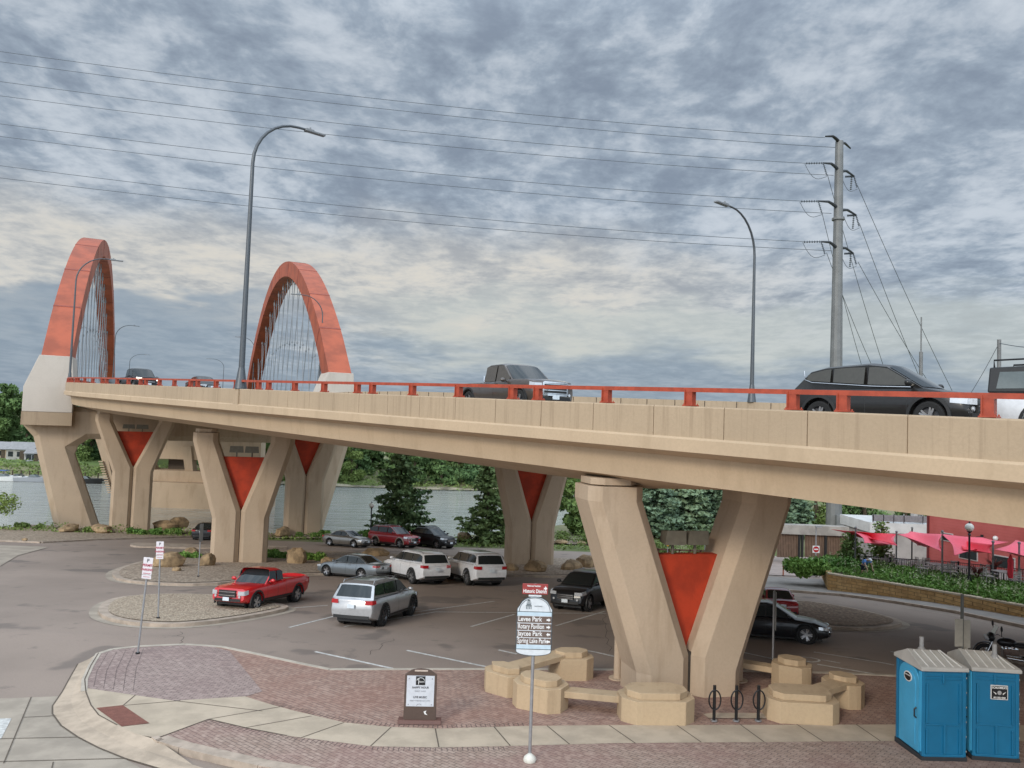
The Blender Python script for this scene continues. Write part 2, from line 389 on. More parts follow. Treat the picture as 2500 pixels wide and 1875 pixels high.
mb = MB(); mb.add([(-1500, 78, WATER), (400, 78, WATER), (400, 420, WATER), (-1500, 420, WATER)], [(0, 1, 2, 3)])
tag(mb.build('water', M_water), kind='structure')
# far hills
rnd = random.Random(3); mb = MB(); N = 90; rows = []
for k, (yy, zb) in enumerate(((520, -6), (600, 8), (700, 20), (800, 22), (900, 4))):
    rows.append([(-1500 + 2600 * i / N, yy + 20 * math.sin(i * .7 + k), zb * (0.9 + 0.25 * math.sin(i * 0.21 + k) + 0.12 * math.sin(i * 0.9)) * (1.0 if i < 52 else 0.75) - 2) for i in range(N + 1)])
mb.rings(rows, False, False)
mhill = mat('hill_forest', (0.035, 0.07, 0.035), 1.0, 0.3, 0.12, 0.8, 0.3); tag(mb.build('hills', mhill, smooth=80), kind='structure')

def clip(poly, a, b, c):   # keep a*x+b*y<=c
    out = []
    for i in range(len(poly)):
        p, q = poly[i], poly[(i + 1) % len(poly)]; dp = a * p[0] + b * p[1] - c; dq = a * q[0] + b * q[1] - c
        if dp <= 0: out.append(p)
        if dp * dq < 0:
            s_ = dp / (dp - dq); out.append((p[0] + (q[0] - p[0]) * s_, p[1] + (q[1] - p[1]) * s_))
    return out
def sheet(mb, poly, h):
    for (lo, hi_) in ((-1e4, 28.0), (28.0, 80.0), (80, 1e4)):
        q = clip(clip(poly, 0, -1, -lo), 0, 1, hi_)
        if len(q) > 2:
            a = sum(q[i][0] * q[(i + 1) % len(q)][1] - q[(i + 1) % len(q)][0] * q[i][1] for i in range(len(q)))
            if abs(a) < 1e-6: continue
            if a < 0: q = q[::-1]
            mb.add([(x, y, gz(y) + h) for x, y in q], [tuple(range(len(q)))])
def PG(pts): return [(lambda p: (p.x, p.y))(G(*p)) for p in pts]
def smoothpoly(p, it=2):
    for _ in range(it):
        q = []
        for i in range(len(p)):
            a, b = p[i], p[(i + 1) % len(p)]
            q += [(a[0] * .75 + b[0] * .25, a[1] * .75 + b[1] * .25), (a[0] * .25 + b[0] * .75, a[1] * .25 + b[1] * .75)]
        p = q
    return p
def inset(p, d):
    n = len(p); a = sum(p[i][0] * p[(i + 1) % n][1] - p[(i + 1) % n][0] * p[i][1] for i in range(n))
    sg = 1 if a > 0 else -1; out = []
    for i in range(n):
        t_ = Vector((p[(i + 1) % n][0] - p[i - 1][0], p[(i + 1) % n][1] - p[i - 1][1]));
        if t_.length < 1e-6: out.append(p[i]); continue
        t_.normalize(); out.append((p[i][0] - t_.y * d * sg, p[i][1] + t_.x * d * sg))
    return out
def raised(mb, poly, h0, h1):   # solid kerb block following the ground
    n = len(poly); mb.add([(x, y, gz(y) + h0) for x, y in poly] + [(x, y, gz(y) + h1) for x, y in poly],
                          [(i, (i + 1) % n, n + (i + 1) % n, n + i) for i in range(n)])
    sheet(mb, poly, h1)
def strip(mb, pts, w, h, h1=None):   # flat band along a world xy polyline
    for i in range(len(pts) - 1):
        a, b = Vector(pts[i][:2]), Vector(pts[i + 1][:2]); d = (b - a)
        if d.length < 1e-5: continue
        nn = Vector((-d.y, d.x)).normalized() * w / 2; e = d.normalized() * 0
        q = [tuple(a - nn - e), tuple(b - nn + e), tuple(b + nn + e), tuple(a + nn - e)]
        if h1 is None: sheet(mb, q, h)
        else: raised(mb, q, h, h1)

# asphalt lot / street
mb = MB(); sheet(mb, [(-200, -60), (200, -60), (200, 76), (60, 76), (20, 79), (-15, 79), (-200, 79)], 0.0)
tag(mb.build('parking_lot_road', M_asph), kind='structure')
# levee gravel and driveway on the left
mb = MB(); top = PG([(-400, 1322), (0, 1322), (100, 1326), (230, 1319), (480, 1311), (700, 1314), (900, 1316), (1200, 1318), (1500, 1328)])
poly = [(top[0][0], 84.0)] + top + [(top[-1][0], 84.0)]
sheet(mb, poly, 0.06); tag(mb.build('levee_gravel', M_grav2 if False else gravel('levee_stone', (0.50, 0.40, 0.30), (0.36, 0.28, 0.20), (0.25, 0.19, 0.13), 6), None), kind='structure')
mb = MB(); strip(mb, top, 0.35, 0.0, 0.13); tag(mb.build('levee_kerb', M_curb), kind='structure')
mb = MB(); sheet(mb, PG([(-60, 1332), (0, 1332), (95, 1335), (118, 1337), (44, 1357), (0, 1383), (-60, 1400)]), 0.03)
tag(mb.build('driveway', M_street), kind='structure')
mb = MB(); raised(mb, smoothpoly(PG([(318, 1330), (345, 1328), (520, 1334), (700, 1336), (700, 1341), (520, 1341), (345, 1338), (318, 1335)]), 1), 0, 0.14)
tag(mb.build('splitter_kerb', M_curb), kind='structure')

def island(pts, gm, name='gravel_island', it=2, kw=0.35):
    p = smoothpoly(PG(pts), it); mb = MB(); raised(mb, p, 0, 0.14); tag(mb.build(name + '_kerb', M_curb), kind='structure')
    mb = MB(); sheet(mb, inset(p, kw), 0.17); tag(mb.build(name, gm), kind='structure')
    mb = MB(); g = inset(p, -0.35); sheet(mb, g, 0.012); tag(mb.build('gutter', M_street), kind='structure')
I1 = [(237, 1502), (246, 1480), (280, 1465), (360, 1457), (450, 1455), (540, 1459), (640, 1474), (720, 1487), (660, 1502), (590, 1515), (500, 1527), (410, 1533), (320, 1528), (262, 1517)]
island(I1, M_grav)
I2 = [(270, 1406), (285, 1392), (350, 1373), (430, 1356), (520, 1348), (700, 1346), (850, 1351), (1000, 1358), (1200, 1364), (1400, 1367), (1500, 1375), (1480, 1400), (1380, 1412), (1240, 1408), (1000, 1406), (800, 1404), (700, 1408), (620, 1420), (500, 1432), (380, 1430), (290, 1421)]
island(I2, gravel('island_gravel', (0.52, 0.42, 0.32), (0.40, 0.31, 0.23), (0.28, 0.21, 0.15), 7), it=1)
I3 = [(1850, 1470), (1939, 1472), (1985, 1474), (2060, 1486), (2132, 1501), (2185, 1515), (2206, 1525), (2190, 1535), (2116, 1542), (2021, 1536), (1900, 1534), (1800, 1510)]
island(I3, M_grav2)
I4 = [(2365, 1588), (2400, 1578), (2500, 1572), (2620, 1572), (2620, 1640), (2500, 1625), (2400, 1606)]
island(I4, M_grav2)

# parking lines
mb = MB()
for a, b in (((706, 1532), (850, 1496)), ((1150, 1530), (1256, 1500)), ((1000, 1496), (1207, 1468)), ((840, 1530), (1064, 1494)), ((1357, 1528), (1478, 1492)),
             ((1060, 1494), (1480, 1498)), ((640, 1490), (800, 1478)), ((769, 1591), (998, 1641)), ((993, 1588), (1212, 1633)), ((1217, 1587), (1262, 1597)),
             ((1425, 1587), (1500, 1603)), ((1440, 1633), (1500, 1644)), ((1815, 1593), (1935, 1622)), ((1987, 1592), (2183, 1624)), ((2174, 1591), (2230, 1600)), ((1995, 1622), (2190, 1655)), ((1810, 1645), (1900, 1646)), ((320, 1478), (700, 1478))):
    if a == (320, 1478): continue
    p, q = PG([a, b]); strip(mb, [p, q], 0.12, 0.006)
p, q = PG([(1938, 1606), (2005, 1611)]); ring = []
for k in range(13):
    an = 2 * math.pi * k / 12; ring.append((q[0] - 0.5 + 0.42 * math.cos(an), q[1] + 0.42 * math.sin(an) * 0.9))
strip(mb, ring, 0.09, 0.006); strip(mb, [(p[0], p[1]), (q[0] - 1.1, q[1] - .1)], 0.09, 0.006); strip(mb, [(q[0], q[1]), (q[0] + 0.5, q[1] - 0.4)], 0.09, 0.006)
tag(mb.build('parking_lines', M_line), kind='structure')
# faint cracks
mb = MB(); rnd = random.Random(5)
for a, b in (((436, 1543), (452, 1590)), ((20, 1355), (330, 1365)), ((2053, 1440), (1880, 1412)), ((1476, 1500), (1488, 1590)), ((900, 1600), (960, 1560))):
    P0, P1 = PG([a, b]); pts = []
    for k in range(13):
        s_ = k / 12; pts.append((P0[0] + (P1[0] - P0[0]) * s_ + rnd.uniform(-.12, .12), P0[1] + (P1[1] - P0[1]) * s_ + rnd.uniform(-.12, .12)))
    strip(mb, pts, 0.016, 0.004)
tag(mb.build('asphalt_cracks', M_joint), kind='structure')

# brick patio, curved sidewalk, lower brick
PAT = [(206, 1692), (206, 1671), (221, 1637), (240, 1608), (275, 1597), (340, 1590), (450, 1585), (540, 1591), (632, 1610), (722, 1630), (804, 1647), (1206, 1646), (1700, 1648), (2050, 1655), (2183, 1662), (2600, 1676), (2600, 1860), (2183, 1830), (1500, 1835), (1287, 1840), (904, 1842), (700, 1815), (500, 1775), (424, 1740), (300, 1715)]
pat = PG(PAT); mb = MB(); raised(mb, pat, 0, 0.13); tag(mb.build('brick_patio', M_bricks), kind='structure')
mb = MB(); sheet(mb, PG([(206, 1692), (206, 1671), (221, 1637), (240, 1608), (275, 1597), (340, 1590), (450, 1585), (520, 1589), (560, 1600), (640, 1700), (598, 1713), (424, 1724)]), 0.137)
tag(mb.build('paver_corner', M_bricks2), kind='structure')
mb = MB(); e = PG([(204, 1700), (206, 1671), (221, 1637), (240, 1606), (275, 1595), (340, 1588), (450, 1583), (540, 1589), (632, 1608), (722, 1628), (804, 1645), (1206, 1644), (1700, 1646), (2050, 1653), (2250, 1662)])
strip(mb, e, 0.16, 0, 0.145); tag(mb.build('patio_kerb', mat('kerb_pale', (0.50, 0.44, 0.36), 0.9, 0.1, 2)), kind='structure')
# gutter apron lower left and concrete street
mb = MB(); sheet(mb, PG([(-300, 1712), (0, 1706), (158, 1700), (128, 1735), (149, 1773), (240, 1827), (304, 1853), (420, 1920), (100, 2050), (-300, 2050)]), 0.008)
tag(mb.build('concrete_street', M_street), kind='structure')
ap_o = [(190, 1622), (171, 1655), (152, 1690), (128, 1725), (128, 1744), (149, 1773), (190, 1801), (240, 1827), (304, 1853), (395, 1880), (520, 1930)]
ap_i = [(240, 1605), (221, 1637), (206, 1671), (209, 1703), (221, 1735), (240, 1760), (285, 1785), (330, 1806), (384, 1822), (470, 1870), (600, 1910)]
mb = MB(); A_, B_ = PG(ap_o), PG(ap_i); mb.rings([[(x, y, gz(y) + .016) for x, y in A_], [(a[0] * .45 + b_[0] * .55, a[1] * .45 + b_[1] * .55, gz(a[1] * .45 + b_[1] * .55) + .05) for a, b_ in zip(A_, B_)], [(x, y, gz(y) + (.145 if i < 9 else .03)) for i, (x, y) in enumerate(B_)]], False, False); tag(mb.build('gutter_apron', mat('apron_concrete', (0.50, 0.40, 0.30), 0.9, 0.14, 1.5, 0.2, 40)), kind='structure')
SW_T = [(206, 1692), (300, 1706), (424, 1724), (598, 1713), (650, 1730), (711, 1747), (840, 1778), (954, 1789), (1075, 1793), (1290, 1786), (1500, 1784), (1850, 1783), (2183, 1782), (2600, 1784)]
SW_B = [(384, 1817), (509, 1770), (601, 1792), (700, 1811), (739, 1816), (904, 1837), (1071, 1840), (1287, 1835), (1498, 1829), (1850, 1826), (2183, 1823), (2600, 1824)]
swp = SW_T + SW_B[::-1] + [(330, 1808), (285, 1786), (240, 1760), (221, 1735), (209, 1703)]
def tri_sheet(mb, poly, h):
    # concave-safe sheet through bmesh triangulation, split at the grade break
    bm = bmesh.new(); vv = [bm.verts.new((x, y, 0)) for x, y in poly]; f = bm.faces.new(vv)
    bmesh.ops.triangulate(bm, faces=[f]);
    for f in bm.faces: sheet(mb, [(v.co.x, v.co.y) for v in f.verts], h)
    bm.free()
mb = MB(); tri_sheet(mb, PG(swp), 0.142); tag(mb.build('sidewalk', M_side), kind='structure')
# brick under the patio's concave outline is handled the same way
mb = MB(); low_b = PG([(384, 1817), (509, 1770), (601, 1792), (700, 1811), (739, 1816), (904, 1837), (1071, 1840), (1287, 1835), (1498, 1829), (1850, 1826), (2183, 1823), (2700, 1826), (2900, 2300), (1200, 2300), (620, 1880), (560, 1866), (450, 1840)])
tri_sheet(mb, low_b, 0.139)
tag(mb.build('brick_verge', bricks('verge_brick', (0.29, 0.205, 0.16), (0.38, 0.285, 0.23), (0.13, 0.095, 0.075), R(40), 0.22, 0.11, (0.27, 0.15, 0.13))), kind='structure')
mb = MB(); kb = PG([(376, 1822), (392, 1818), (450, 1836), (560, 1862), (640, 1880), (900, 1925), (1400, 1945)]); strip(mb, kb, 0.34, 0.0, 0.16)
tag(mb.build('verge_kerb', M_curb), kind='structure')
# joints
mb = MB()
def jl(a, b, w=0.03, h=0.147): p, q = PG([a, b]); strip(mb, [p, q], w, h)
for a, b in (((300, 1736), (330, 1710)), ((303, 1736), (440, 1724)), ((509, 1770), (690, 1738)), ((600, 1791), (760, 1762)), ((735, 1816), (840, 1778)), ((904, 1837), (954, 1790)), ((1071, 1840), (1062, 1793)), ((1245, 1836), (1205, 1788)), ((1390, 1832), (1335, 1786)), ((1550, 1829), (1486, 1784)), ((1712, 1827), (1650, 1783)), ((1865, 1826), (1806, 1782)), ((2010, 1825), (1945, 1782)), ((2150, 1824), (2090, 1782)), ((424, 1724), (640, 1750))):
    jl(a, b)
for a, b in (((76, 1703), (9, 1865)), ((54, 1753), (221, 1744)), ((-50, 1806), (190, 1801)), ((-40, 1862), (304, 1853)), ((130, 1862), (126, 1880)), ((384, 1848), (440, 1842))): jl(a, b, 0.025, 0.020)
strip(mb, PG(ap_o[:-1]), 0.035, 0.022); strip(mb, PG(ap_i[:7]), 0.03, 0.15)
strip(mb, PG([(384, 1817), (509, 1770), (601, 1792), (700, 1811)]), 0.035, 0.148)
tag(mb.build('pavement_joints', plain('joint_line', (0.12, 0.095, 0.07), 0.9)), kind='structure')
# soldier course of bricks along the sidewalk
mb = MB()
def soldier(pts, w, every, off):
    for i in range(len(pts) - 1):
        a, b = Vector(pts[i]), Vector(pts[i + 1]); d = b - a; n_ = int(d.length / every); d.normalize(); nn = Vector((-d.y, d.x))
        for k in range(n_):
            c_ = a + d * (k + .5) * every + nn * off; strip(mb, [tuple(c_ - nn * w / 2), tuple(c_ + nn * w / 2)], 0.014, 0.144)
soldier(PG(SW_T[4:10]), 0.22, 0.12, 0.13); soldier(PG([(509, 1770), (601, 1792), (700, 1811), (739, 1816), (904, 1837), (1071, 1840), (1240, 1837)]), 0.22, 0.12, -0.13)
for k in range(5):
    a = G(232 + k * 13, 1620 - k * 5, .14); 
    strip(mb, PG([(228 + k * 24, 1690 + k * 3), (236 + k * 24, 1650 - k * 2), (262 + k * 22, 1605 - k * 3)]), 0.010, 0.143)
tag(mb.build('paver_course', plain('course_line', (0.11, 0.08, 0.07), 0.9)), kind='structure')
mb = MB(); sheet(mb, PG([(234, 1743), (299, 1736), (364, 1781), (296, 1789)]), 0.152)
tag(mb.build('tactile_paving', mat('tactile_red', (0.22, 0.085, 0.06), 0.85, 0.1, 6, 0.8, 25)), kind='structure')
mb = MB(); sheet(mb, PG([(-60, 1758), (28, 1755), (2, 1806), (-60, 1815)]), 0.016); tag(mb.build('crosswalk_marking', M_line), kind='structure')
# sidewalk on the far right with kerb, and concrete gutter
RK = [(1800, 1440), (1936, 1446), (2053, 1455), (2130, 1465), (2211, 1477), (2338, 1498), (2500, 1533), (2700, 1585)]
mb = MB(); sheet(mb, PG([(1650, 1402), (1800, 1408), (1900, 1412), (2060, 1420)] + [(2700, 1500)] + RK[::-1] + [(1650, 1432)]), 0.10)
tag(mb.build('right_sidewalk', mat('grey_walk', (0.30, 0.27, 0.24), 0.9, 0.12, 1.0)), kind='structure')
mb = MB(); strip(mb, PG(RK), 0.25, 0, 0.15); strip(mb, PG([(a, b + 7) for a, b in RK[4:]]), 0.10, 0.008); tag(mb.build('right_kerb', M_curb), kind='structure')
mb = MB(); sheet(mb, PG([(1840, 1362), (1900, 1358), (2000, 1362), (2000, 1410), (1860, 1404)]), 0.05); tag(mb.build('brick_crossing', mat('rose_concrete', (0.42, 0.33, 0.28), 0.9, 0.1, 1)), kind='structure')
mb = MB(); sheet(mb, PG([(2070, 1318), (2300, 1330), (2300, 1385), (2060, 1380)]), 0.35); tag(mb.build('sandy_yard', mat('sand', (0.50, 0.42, 0.30), 0.95, 0.15, 0.8)), kind='structure')

# ------------------------------------------------------------------ bridge
E0 = AT(2500, 1024, 14.0); E1 = AT(600, 950, 39.4)
h0 = Vector((E1.x - E0.x, E1.y - E0.y)); SL = h0.length; h0.normalize()
ang0 = math.atan2(h0.x, h0.y); TURN = -ang0 - R(24.5); S1, LT = 64.0, 24.0
def plan(s):
    if s <= S1: return Vector((E0.x, E0.y)) + h0 * s, ang0
    P = Vector((E0.x, E0.y)) + h0 * S1; n_ = 24; ds = (min(s, S1 + LT) - S1) / n_
    for i in range(n_):
        a = ang0 + TURN * ((i + .5) * ds) / LT; P = P + Vector((math.sin(a), math.cos(a))) * ds
    a = ang0 + TURN * min(1, (s - S1) / LT)
    if s > S1 + LT: P = P + Vector((math.sin(a), math.cos(a))) * (s - S1 - LT)
    return P, a
def ztop(s):
    z0 = E0.z; g_ = (E1.z - E0.z) / SL
    if s < 70: return z0 + g_ * s
    k = s - 70; return z0 + g_ * 70 + g_ * k - 0.00007 * k * k if k < 170 else z0 + g_ * 70 + g_ * 170 - 0.00007 * 170 * 170
WD = 28.0
def sup(s): return 0.034 * (1 - min(1, max(0, (s - 60) / 45)))
def DK(s, d, z):   # bridge coordinates: s along, d across from the near edge, z above the barrier top
    P, a = plan(s); n_ = Vector((math.cos(a), -math.sin(a))); q = P + n_ * d
    return Vector((q.x, q.y, ztop(s) + sup(s) * d + z))
def dk_ang(s): return plan(s)[1]
bridge = thing('bridge', 'long beige concrete road bridge with orange red arches on angled piers', 'bridge', (0, 0, 0))
ss = [-60 + 4 * i for i in range(5)]
s = -40.0
while s < 270: ss.append(s); s += 4.0
BH = 0.84; RZ = -BH + 0.25
def sweep(name, prof, mtl, ssl, sm=None, parent=bridge):
    mb = MB(); mb.rings([[tuple(DK(s, d, z)) for d, z in (prof(s) if callable(prof) else prof)] for s in ssl], True, True); return mb.build(name, mtl, parent, sm)
# barrier with real joints (narrow recesses)
js = []; s = -40.0; joints = []
rnd = random.Random(11)
while s < 150:
    joints.append(s); s += 2.1
bs = []
for j in joints: bs += [(j - 0.012, 0), (j - 0.011, 1), (j + 0.011, 1), (j + 0.012, 0)]
bs += [(155 + 5 * i, 0) for i in range(23)]
mb = MB()
mb.rings([[tuple(DK(s, d, z)) for d, z in ([(0.02, 0), (0.0, -0.03), (0.0, -BH + .02), (0.36, -BH + .02), (0.36, -0.03), (0.34, 0)] if not r else [(0.05, -.02), (0.035, -0.05), (0.035, -BH + .02), (0.36, -BH + .02), (0.34, -0.03), (0.3, -.02)])] for s, r in bs])
mb.build('barrier', M_barr, bridge)
# fascia ledge + slab
def slabprof(s): return [(0.0, -BH + .07), (-0.09, -BH + .02), (-0.09, -BH - 0.29), (0.05, -BH - .34), (.45, -BH - .46), (1.25, -BH - .50), (WD - 1.25, -BH - .50), (WD, -BH - .34), (WD + .04, -BH - .3), (WD + .04, -BH + .05), (WD - .4, -BH + 0.02), (0.4, -BH + 0.02)]
mslab = [-60 + 4 * i for i in range(83)]
sweep('deck_slab', slabprof, M_conc, mslab)
sweep('roadway', [(0.37, RZ - .006), (WD - .4, RZ - .006), (WD - .4, -BH + .015), (0.37, -BH + .015)], M_deck, mslab)
sweep('far_barrier', [(WD - .36, -BH + .02), (WD, -BH + .02), (WD, 0.0), (WD - .3, 0.0)], M_barr, mslab)
mb = MB()
for j in range(70):
    s = -20 + j * 2.4; a = DK(s, WD - .345, -.42); mb.box(a, (0.03, 0.03, 0.8), dk_ang(s))
mb.build('barrier_joint', M_joint, bridge)
for dd in (4.0, 8.0, 12.0, 16.0, 20.0, 24.0):
    mb = MB()
    if dd in (12.0, 16.0) or True:
        s = -55
        while s < 262:
            ln = 4 if dd in (12.0, 16.0) else 2.0
            mb.rings([[tuple(DK(s + q, dd - .06, RZ)), tuple(DK(s + q, dd + .06, RZ))] for q in (0, ln)], False, False); s += 4 if ln == 4 else 8
    mb.build('lane_line', M_line, bridge)
def strip_drop(s): # the shaded lower flange fades out towards the near pier
    return 0.48 * min(1, max(0, (s - 5.5) / 5.0)) + 0.02
def g1(s):
    e = strip_drop(s); return [(0.50, -BH - .40), (0.62, -2.02), (2.6, -2.06 - e), (6.2, -2.08 - e), (7.6, -2.10), (8.0, -BH - .48)]
def g2(s):
    e = 0.5; return [(WD - 8, -BH - .48), (WD - 7.6, -2.08), (WD - 6, -2.08 - e), (WD - 3, -2.08 - e), (WD - 1.55, -2.08), (WD - 1.2, -BH - .48)]
sg = [-60 + 4 * i for i in range(15)] + [-3, -1, 1, 3, 5.5, 7.5, 9, 10.5, 13] + [16 + 4 * i for i in range(62)]
sweep('girder', g1, M_conc, sg); sweep('girder', g2, M_conc, [x for x in sg])
# rail along the near barrier
rs = [-52 + 3 * i for i in range(0, 60)]
mb = MB(); mb.rings([[tuple(DK(s, d, z)) for d, z in ((.10, .36), (.10, .47), (.27, .47), (.27, .36))] for s in rs]); mb.build('rail', M_rail, bridge)
mb = MB(); mb.box((0, 0, .215), (0.17, 0.20, .43)).box((0, 0, .02), (.30, .30, .03)); mb.box((-.105, 0.1, .22), (.03, .03, .40))
for sx in (-1, 1):
    for sy in (-1, 1): mb.tube([(sx * .12, sy * .12, .03), (sx * .12, sy * .12, .07)], .015, 6)
post = None; u = 0.0155 * SL - 9.46 * 4; posts = []
per = (2.77 * 3 + 1.15)
for k in range(-6, 18):
    base = 0.133 * SL + k * per
    for q in (0, 2.77, 5.54, 8.31): posts.append(base + q)
for s in posts:
    if s < -30 or s > 125: continue
    p = DK(s, .19, 0)
    if post is None: o = post = mb.build('rail_post', M_rail, bridge)
    else: o = post.copy(); COL.objects.link(o)
    o.location = p; o.rotation_euler = (0, 0, -dk_ang(s))

# Y-shaped piers: two chamfered legs per pier, stacked cross-sections
def octo(u0_, u1_, v0, v1, c):
    return [(u0_ + c, v0), (u1_ - c, v0), (u1_, v0 + c), (u1_, v1 - c), (u1_ - c, v1), (u0_ + c, v1), (u0_, v1 - c), (u0_, v0 + c)]
def ypier(F_, p, zb, zk, za, zr, zkt, zt, bo, to, ti, T=1.6, c=0.28, lights=2, red=True, topz=None, light_s=1.0):
    p = Vector(p).normalized(); hh = Vector((-p.y, p.x)); r_ = None
    def W(u_, v_, z_): q = Vector((F_.x, F_.y)) + p * u_ + hh * v_; return (q.x, q.y, z_)
    inn = lambda z: 0.0 if z <= za else ti * (z - za) / (zkt - za)
    out_ = lambda z: bo if z <= zk else bo + (to - bo) * (z - zk) / (zkt - zk)
    lv = [(zb, .02, bo), (zk, .02, bo), (za, .02, out_(za)), (zkt, ti, to), (zt, ti, to)]
    if za < zk: lv = [(zb, .02, bo), (za, .02, bo), (zk, max(.02, inn(zk)), bo), (zkt, ti, to), (zt, ti, to)]
    for sg_ in (-1, 1):
        mb = MB(); rr = []
        for z_, a, b_ in lv:
            o_ = octo(a, b_, 0, T, c); rr.append([W(sg_ * x, y, z_) for x, y in o_])
        mb.rings(rr)
        if topz:
            o_ = octo(ti + .12, to - .12, .15, T - .15, c); mb.rings([[W(sg_ * x, y, z_) for x, y in o_] for z_ in (zt + .03, topz)])
        leg = mb.build('pier', M_pier, bridge, bevel=0.015)
        if r_ is None: r_ = leg
    if red:
        mb = MB(); t0 = T * 0.38
        pl = [(-inn(zr) - .05, zr), (inn(zr) + .05, zr), (0.04, za - .08), (-0.04, za - .08)]
        mb.rings([[W(x, t0, z) for x, z in pl], [W(x, t0 + .35, z) for x, z in pl]])
        mb.build('infill_panel', M_panel, r_, bevel=0.01)
    mb = MB(); mb.rings([[W(x, y, z_) for x, y in ((-.05, .30), (.05, .30), (.05, T - .3), (-.05, T - .3))] for z_ in (zb, za + .1)]); mb.build('seam_filler', M_joint, r_)
    for k in range(lights):
        u_ = (-.45 + .9 * k) * light_s * (inn(zr) / 1.2); mb = MB(); w_ = .42 * light_s * inn(zr) / 1.2
        a, b_ = W(u_, t0 + .15, zr)[:2]; rz = math.atan2(p.y, p.x)
        M = Mrz((a, b_, zr), rz); mb.tube([(0, 0, 0), (0, 0, .3 * light_s)], .05, 8, M=M)
        mb.rings([[(-w_, -.22, .30 * light_s), (w_, -.22, .30 * light_s), (w_ * .9, -.26, .75 * light_s), (-w_ * .9, -.26, .75 * light_s)], [(-w_ * .8, .35, .34 * light_s), (w_ * .8, .35, .34 * light_s), (w_ * .7, .30, .68 * light_s), (-w_ * .7, .30, .68 * light_s)]], M=M)
        mb.build('floodlight', mat('floodlight_bronze', (0.16, 0.145, 0.11), 0.6, 0.1, 4), r_)
    return r_
pA = (0.97, 0.24)
f4 = G(1693, 1705, 0.13); ypier(f4, pA, -0.2, .72, 1.15, 4.0, 5.6, 6.02, 1.65, 3.28, 1.6, topz=6.25, c=.32, T=1.8, light_s=0.95)
f2 = G(580, 1379); ypier(f2, pA, -2.7, .56, 1.03, 4.73, 5.8, 6.36, 1.85, 3.35, 1.75, topz=6.62)
f3 = G(1297, 1384); ypier(f3, pA, -3.3, -.23, .2, 4.9, 6.4, 7.2, 1.85, 3.35, 2.0, lights=0, topz=7.6)
P1 = AT(316, 1293, 82); ypier(P1, (.9, .42), -5.4, 1.28, 1.7, 5.46, 6.5, 7.2, 1.95, 3.8, 2.2, T=1.9, topz=7.5)
P2b = AT(742, 1300, 84); ypier(P2b, (.9, .42), -5.3, .85, 1.3, 6.0, 7.2, 8.2, 1.95, 3.9, 2.3, T=1.9, lights=0, topz=8.6)
# bearing collar and round drain pipe beside the near pier
mb = MB(); q = G(1508, 1657, .13); mb.tube([(q.x, q.y, q.z), (q.x, q.y, 5.9)], .13, 14); mb.tube([(q.x, q.y, q.z), (q.x, q.y, q.z + .04)], .28, 14); mb.build('drain_pipe', M_pier, bridge, 40)
mb = MB(); q = G(1803, 1662, .13); mb.tube([(q.x, q.y, q.z), (q.x, q.y, 5.9)], .13, 14); mb.tube([(q.x, q.y, q.z), (q.x, q.y, q.z + .04)], .28, 14); mb.build('drain_pipe', M_pier, bridge, 40)

# arch pier portal, pedestals, ribs and hangers
aM = dk_ang(100); hM = Vector((math.sin(aM), math.cos(aM))); nM = Vector((math.cos(aM), -math.sin(aM)))
PA, _ = plan(92.0); LA = PA + nM * (-2.0); LB = PA + nM * (WD + 1.2)
def portal(o2, wB, off, zb, T=2.6):
    def W(w, v, z): q = o2 + nM * w + hM * v; return (q.x, q.y, z)
    prof = [(-2.3, 5.7), (-1.3, 4.5), (1.6, zb), (6.0, zb), (2.4, 3.3), (3.9, 4.4)]
    right = [(wB - x, z) for x, z in prof]
    outl = prof[:5] + [prof[5]] + [right[5], right[4], right[3], right[2], right[1], right[0], (wB + 2.3, 7.9), (-2.3, 7.9)]
    mb = MB()
    n_ = len(outl); 
    bm = bmesh.new(); f_ = [bm.verts.new(W(w, off, z)) for w, z in outl]; fc = bm.faces.new(f_)
    r_ = bmesh.ops.extrude_face_region(bm, geom=[fc]); 
    for v in [g for g in r_['geom'] if isinstance(g, bmesh.types.BMVert)]: v.co += Vector((hM.x, hM.y, 0)) * T
    bmesh.ops.recalc_face_normals(bm, faces=bm.faces); me = bpy.data.meshes.new('arch_pier'); bm.to_mesh(me); bm.free(); me.materials.append(M_pier)
    o = bpy.data.objects.new('arch_pier', me); COL.objects.link(o); o.parent = bridge
    b = o.modifiers.new('bevel', 'BEVEL'); b.width = .6; b.segments = 1; b.limit_method = 'ANGLE'; b.angle_limit = R(40)
    return o
WB = (LB - LA).dot(nM)
portal(LA, WB, -1.3, -6.8)
SPAN = 94.0; RISE = 20.2
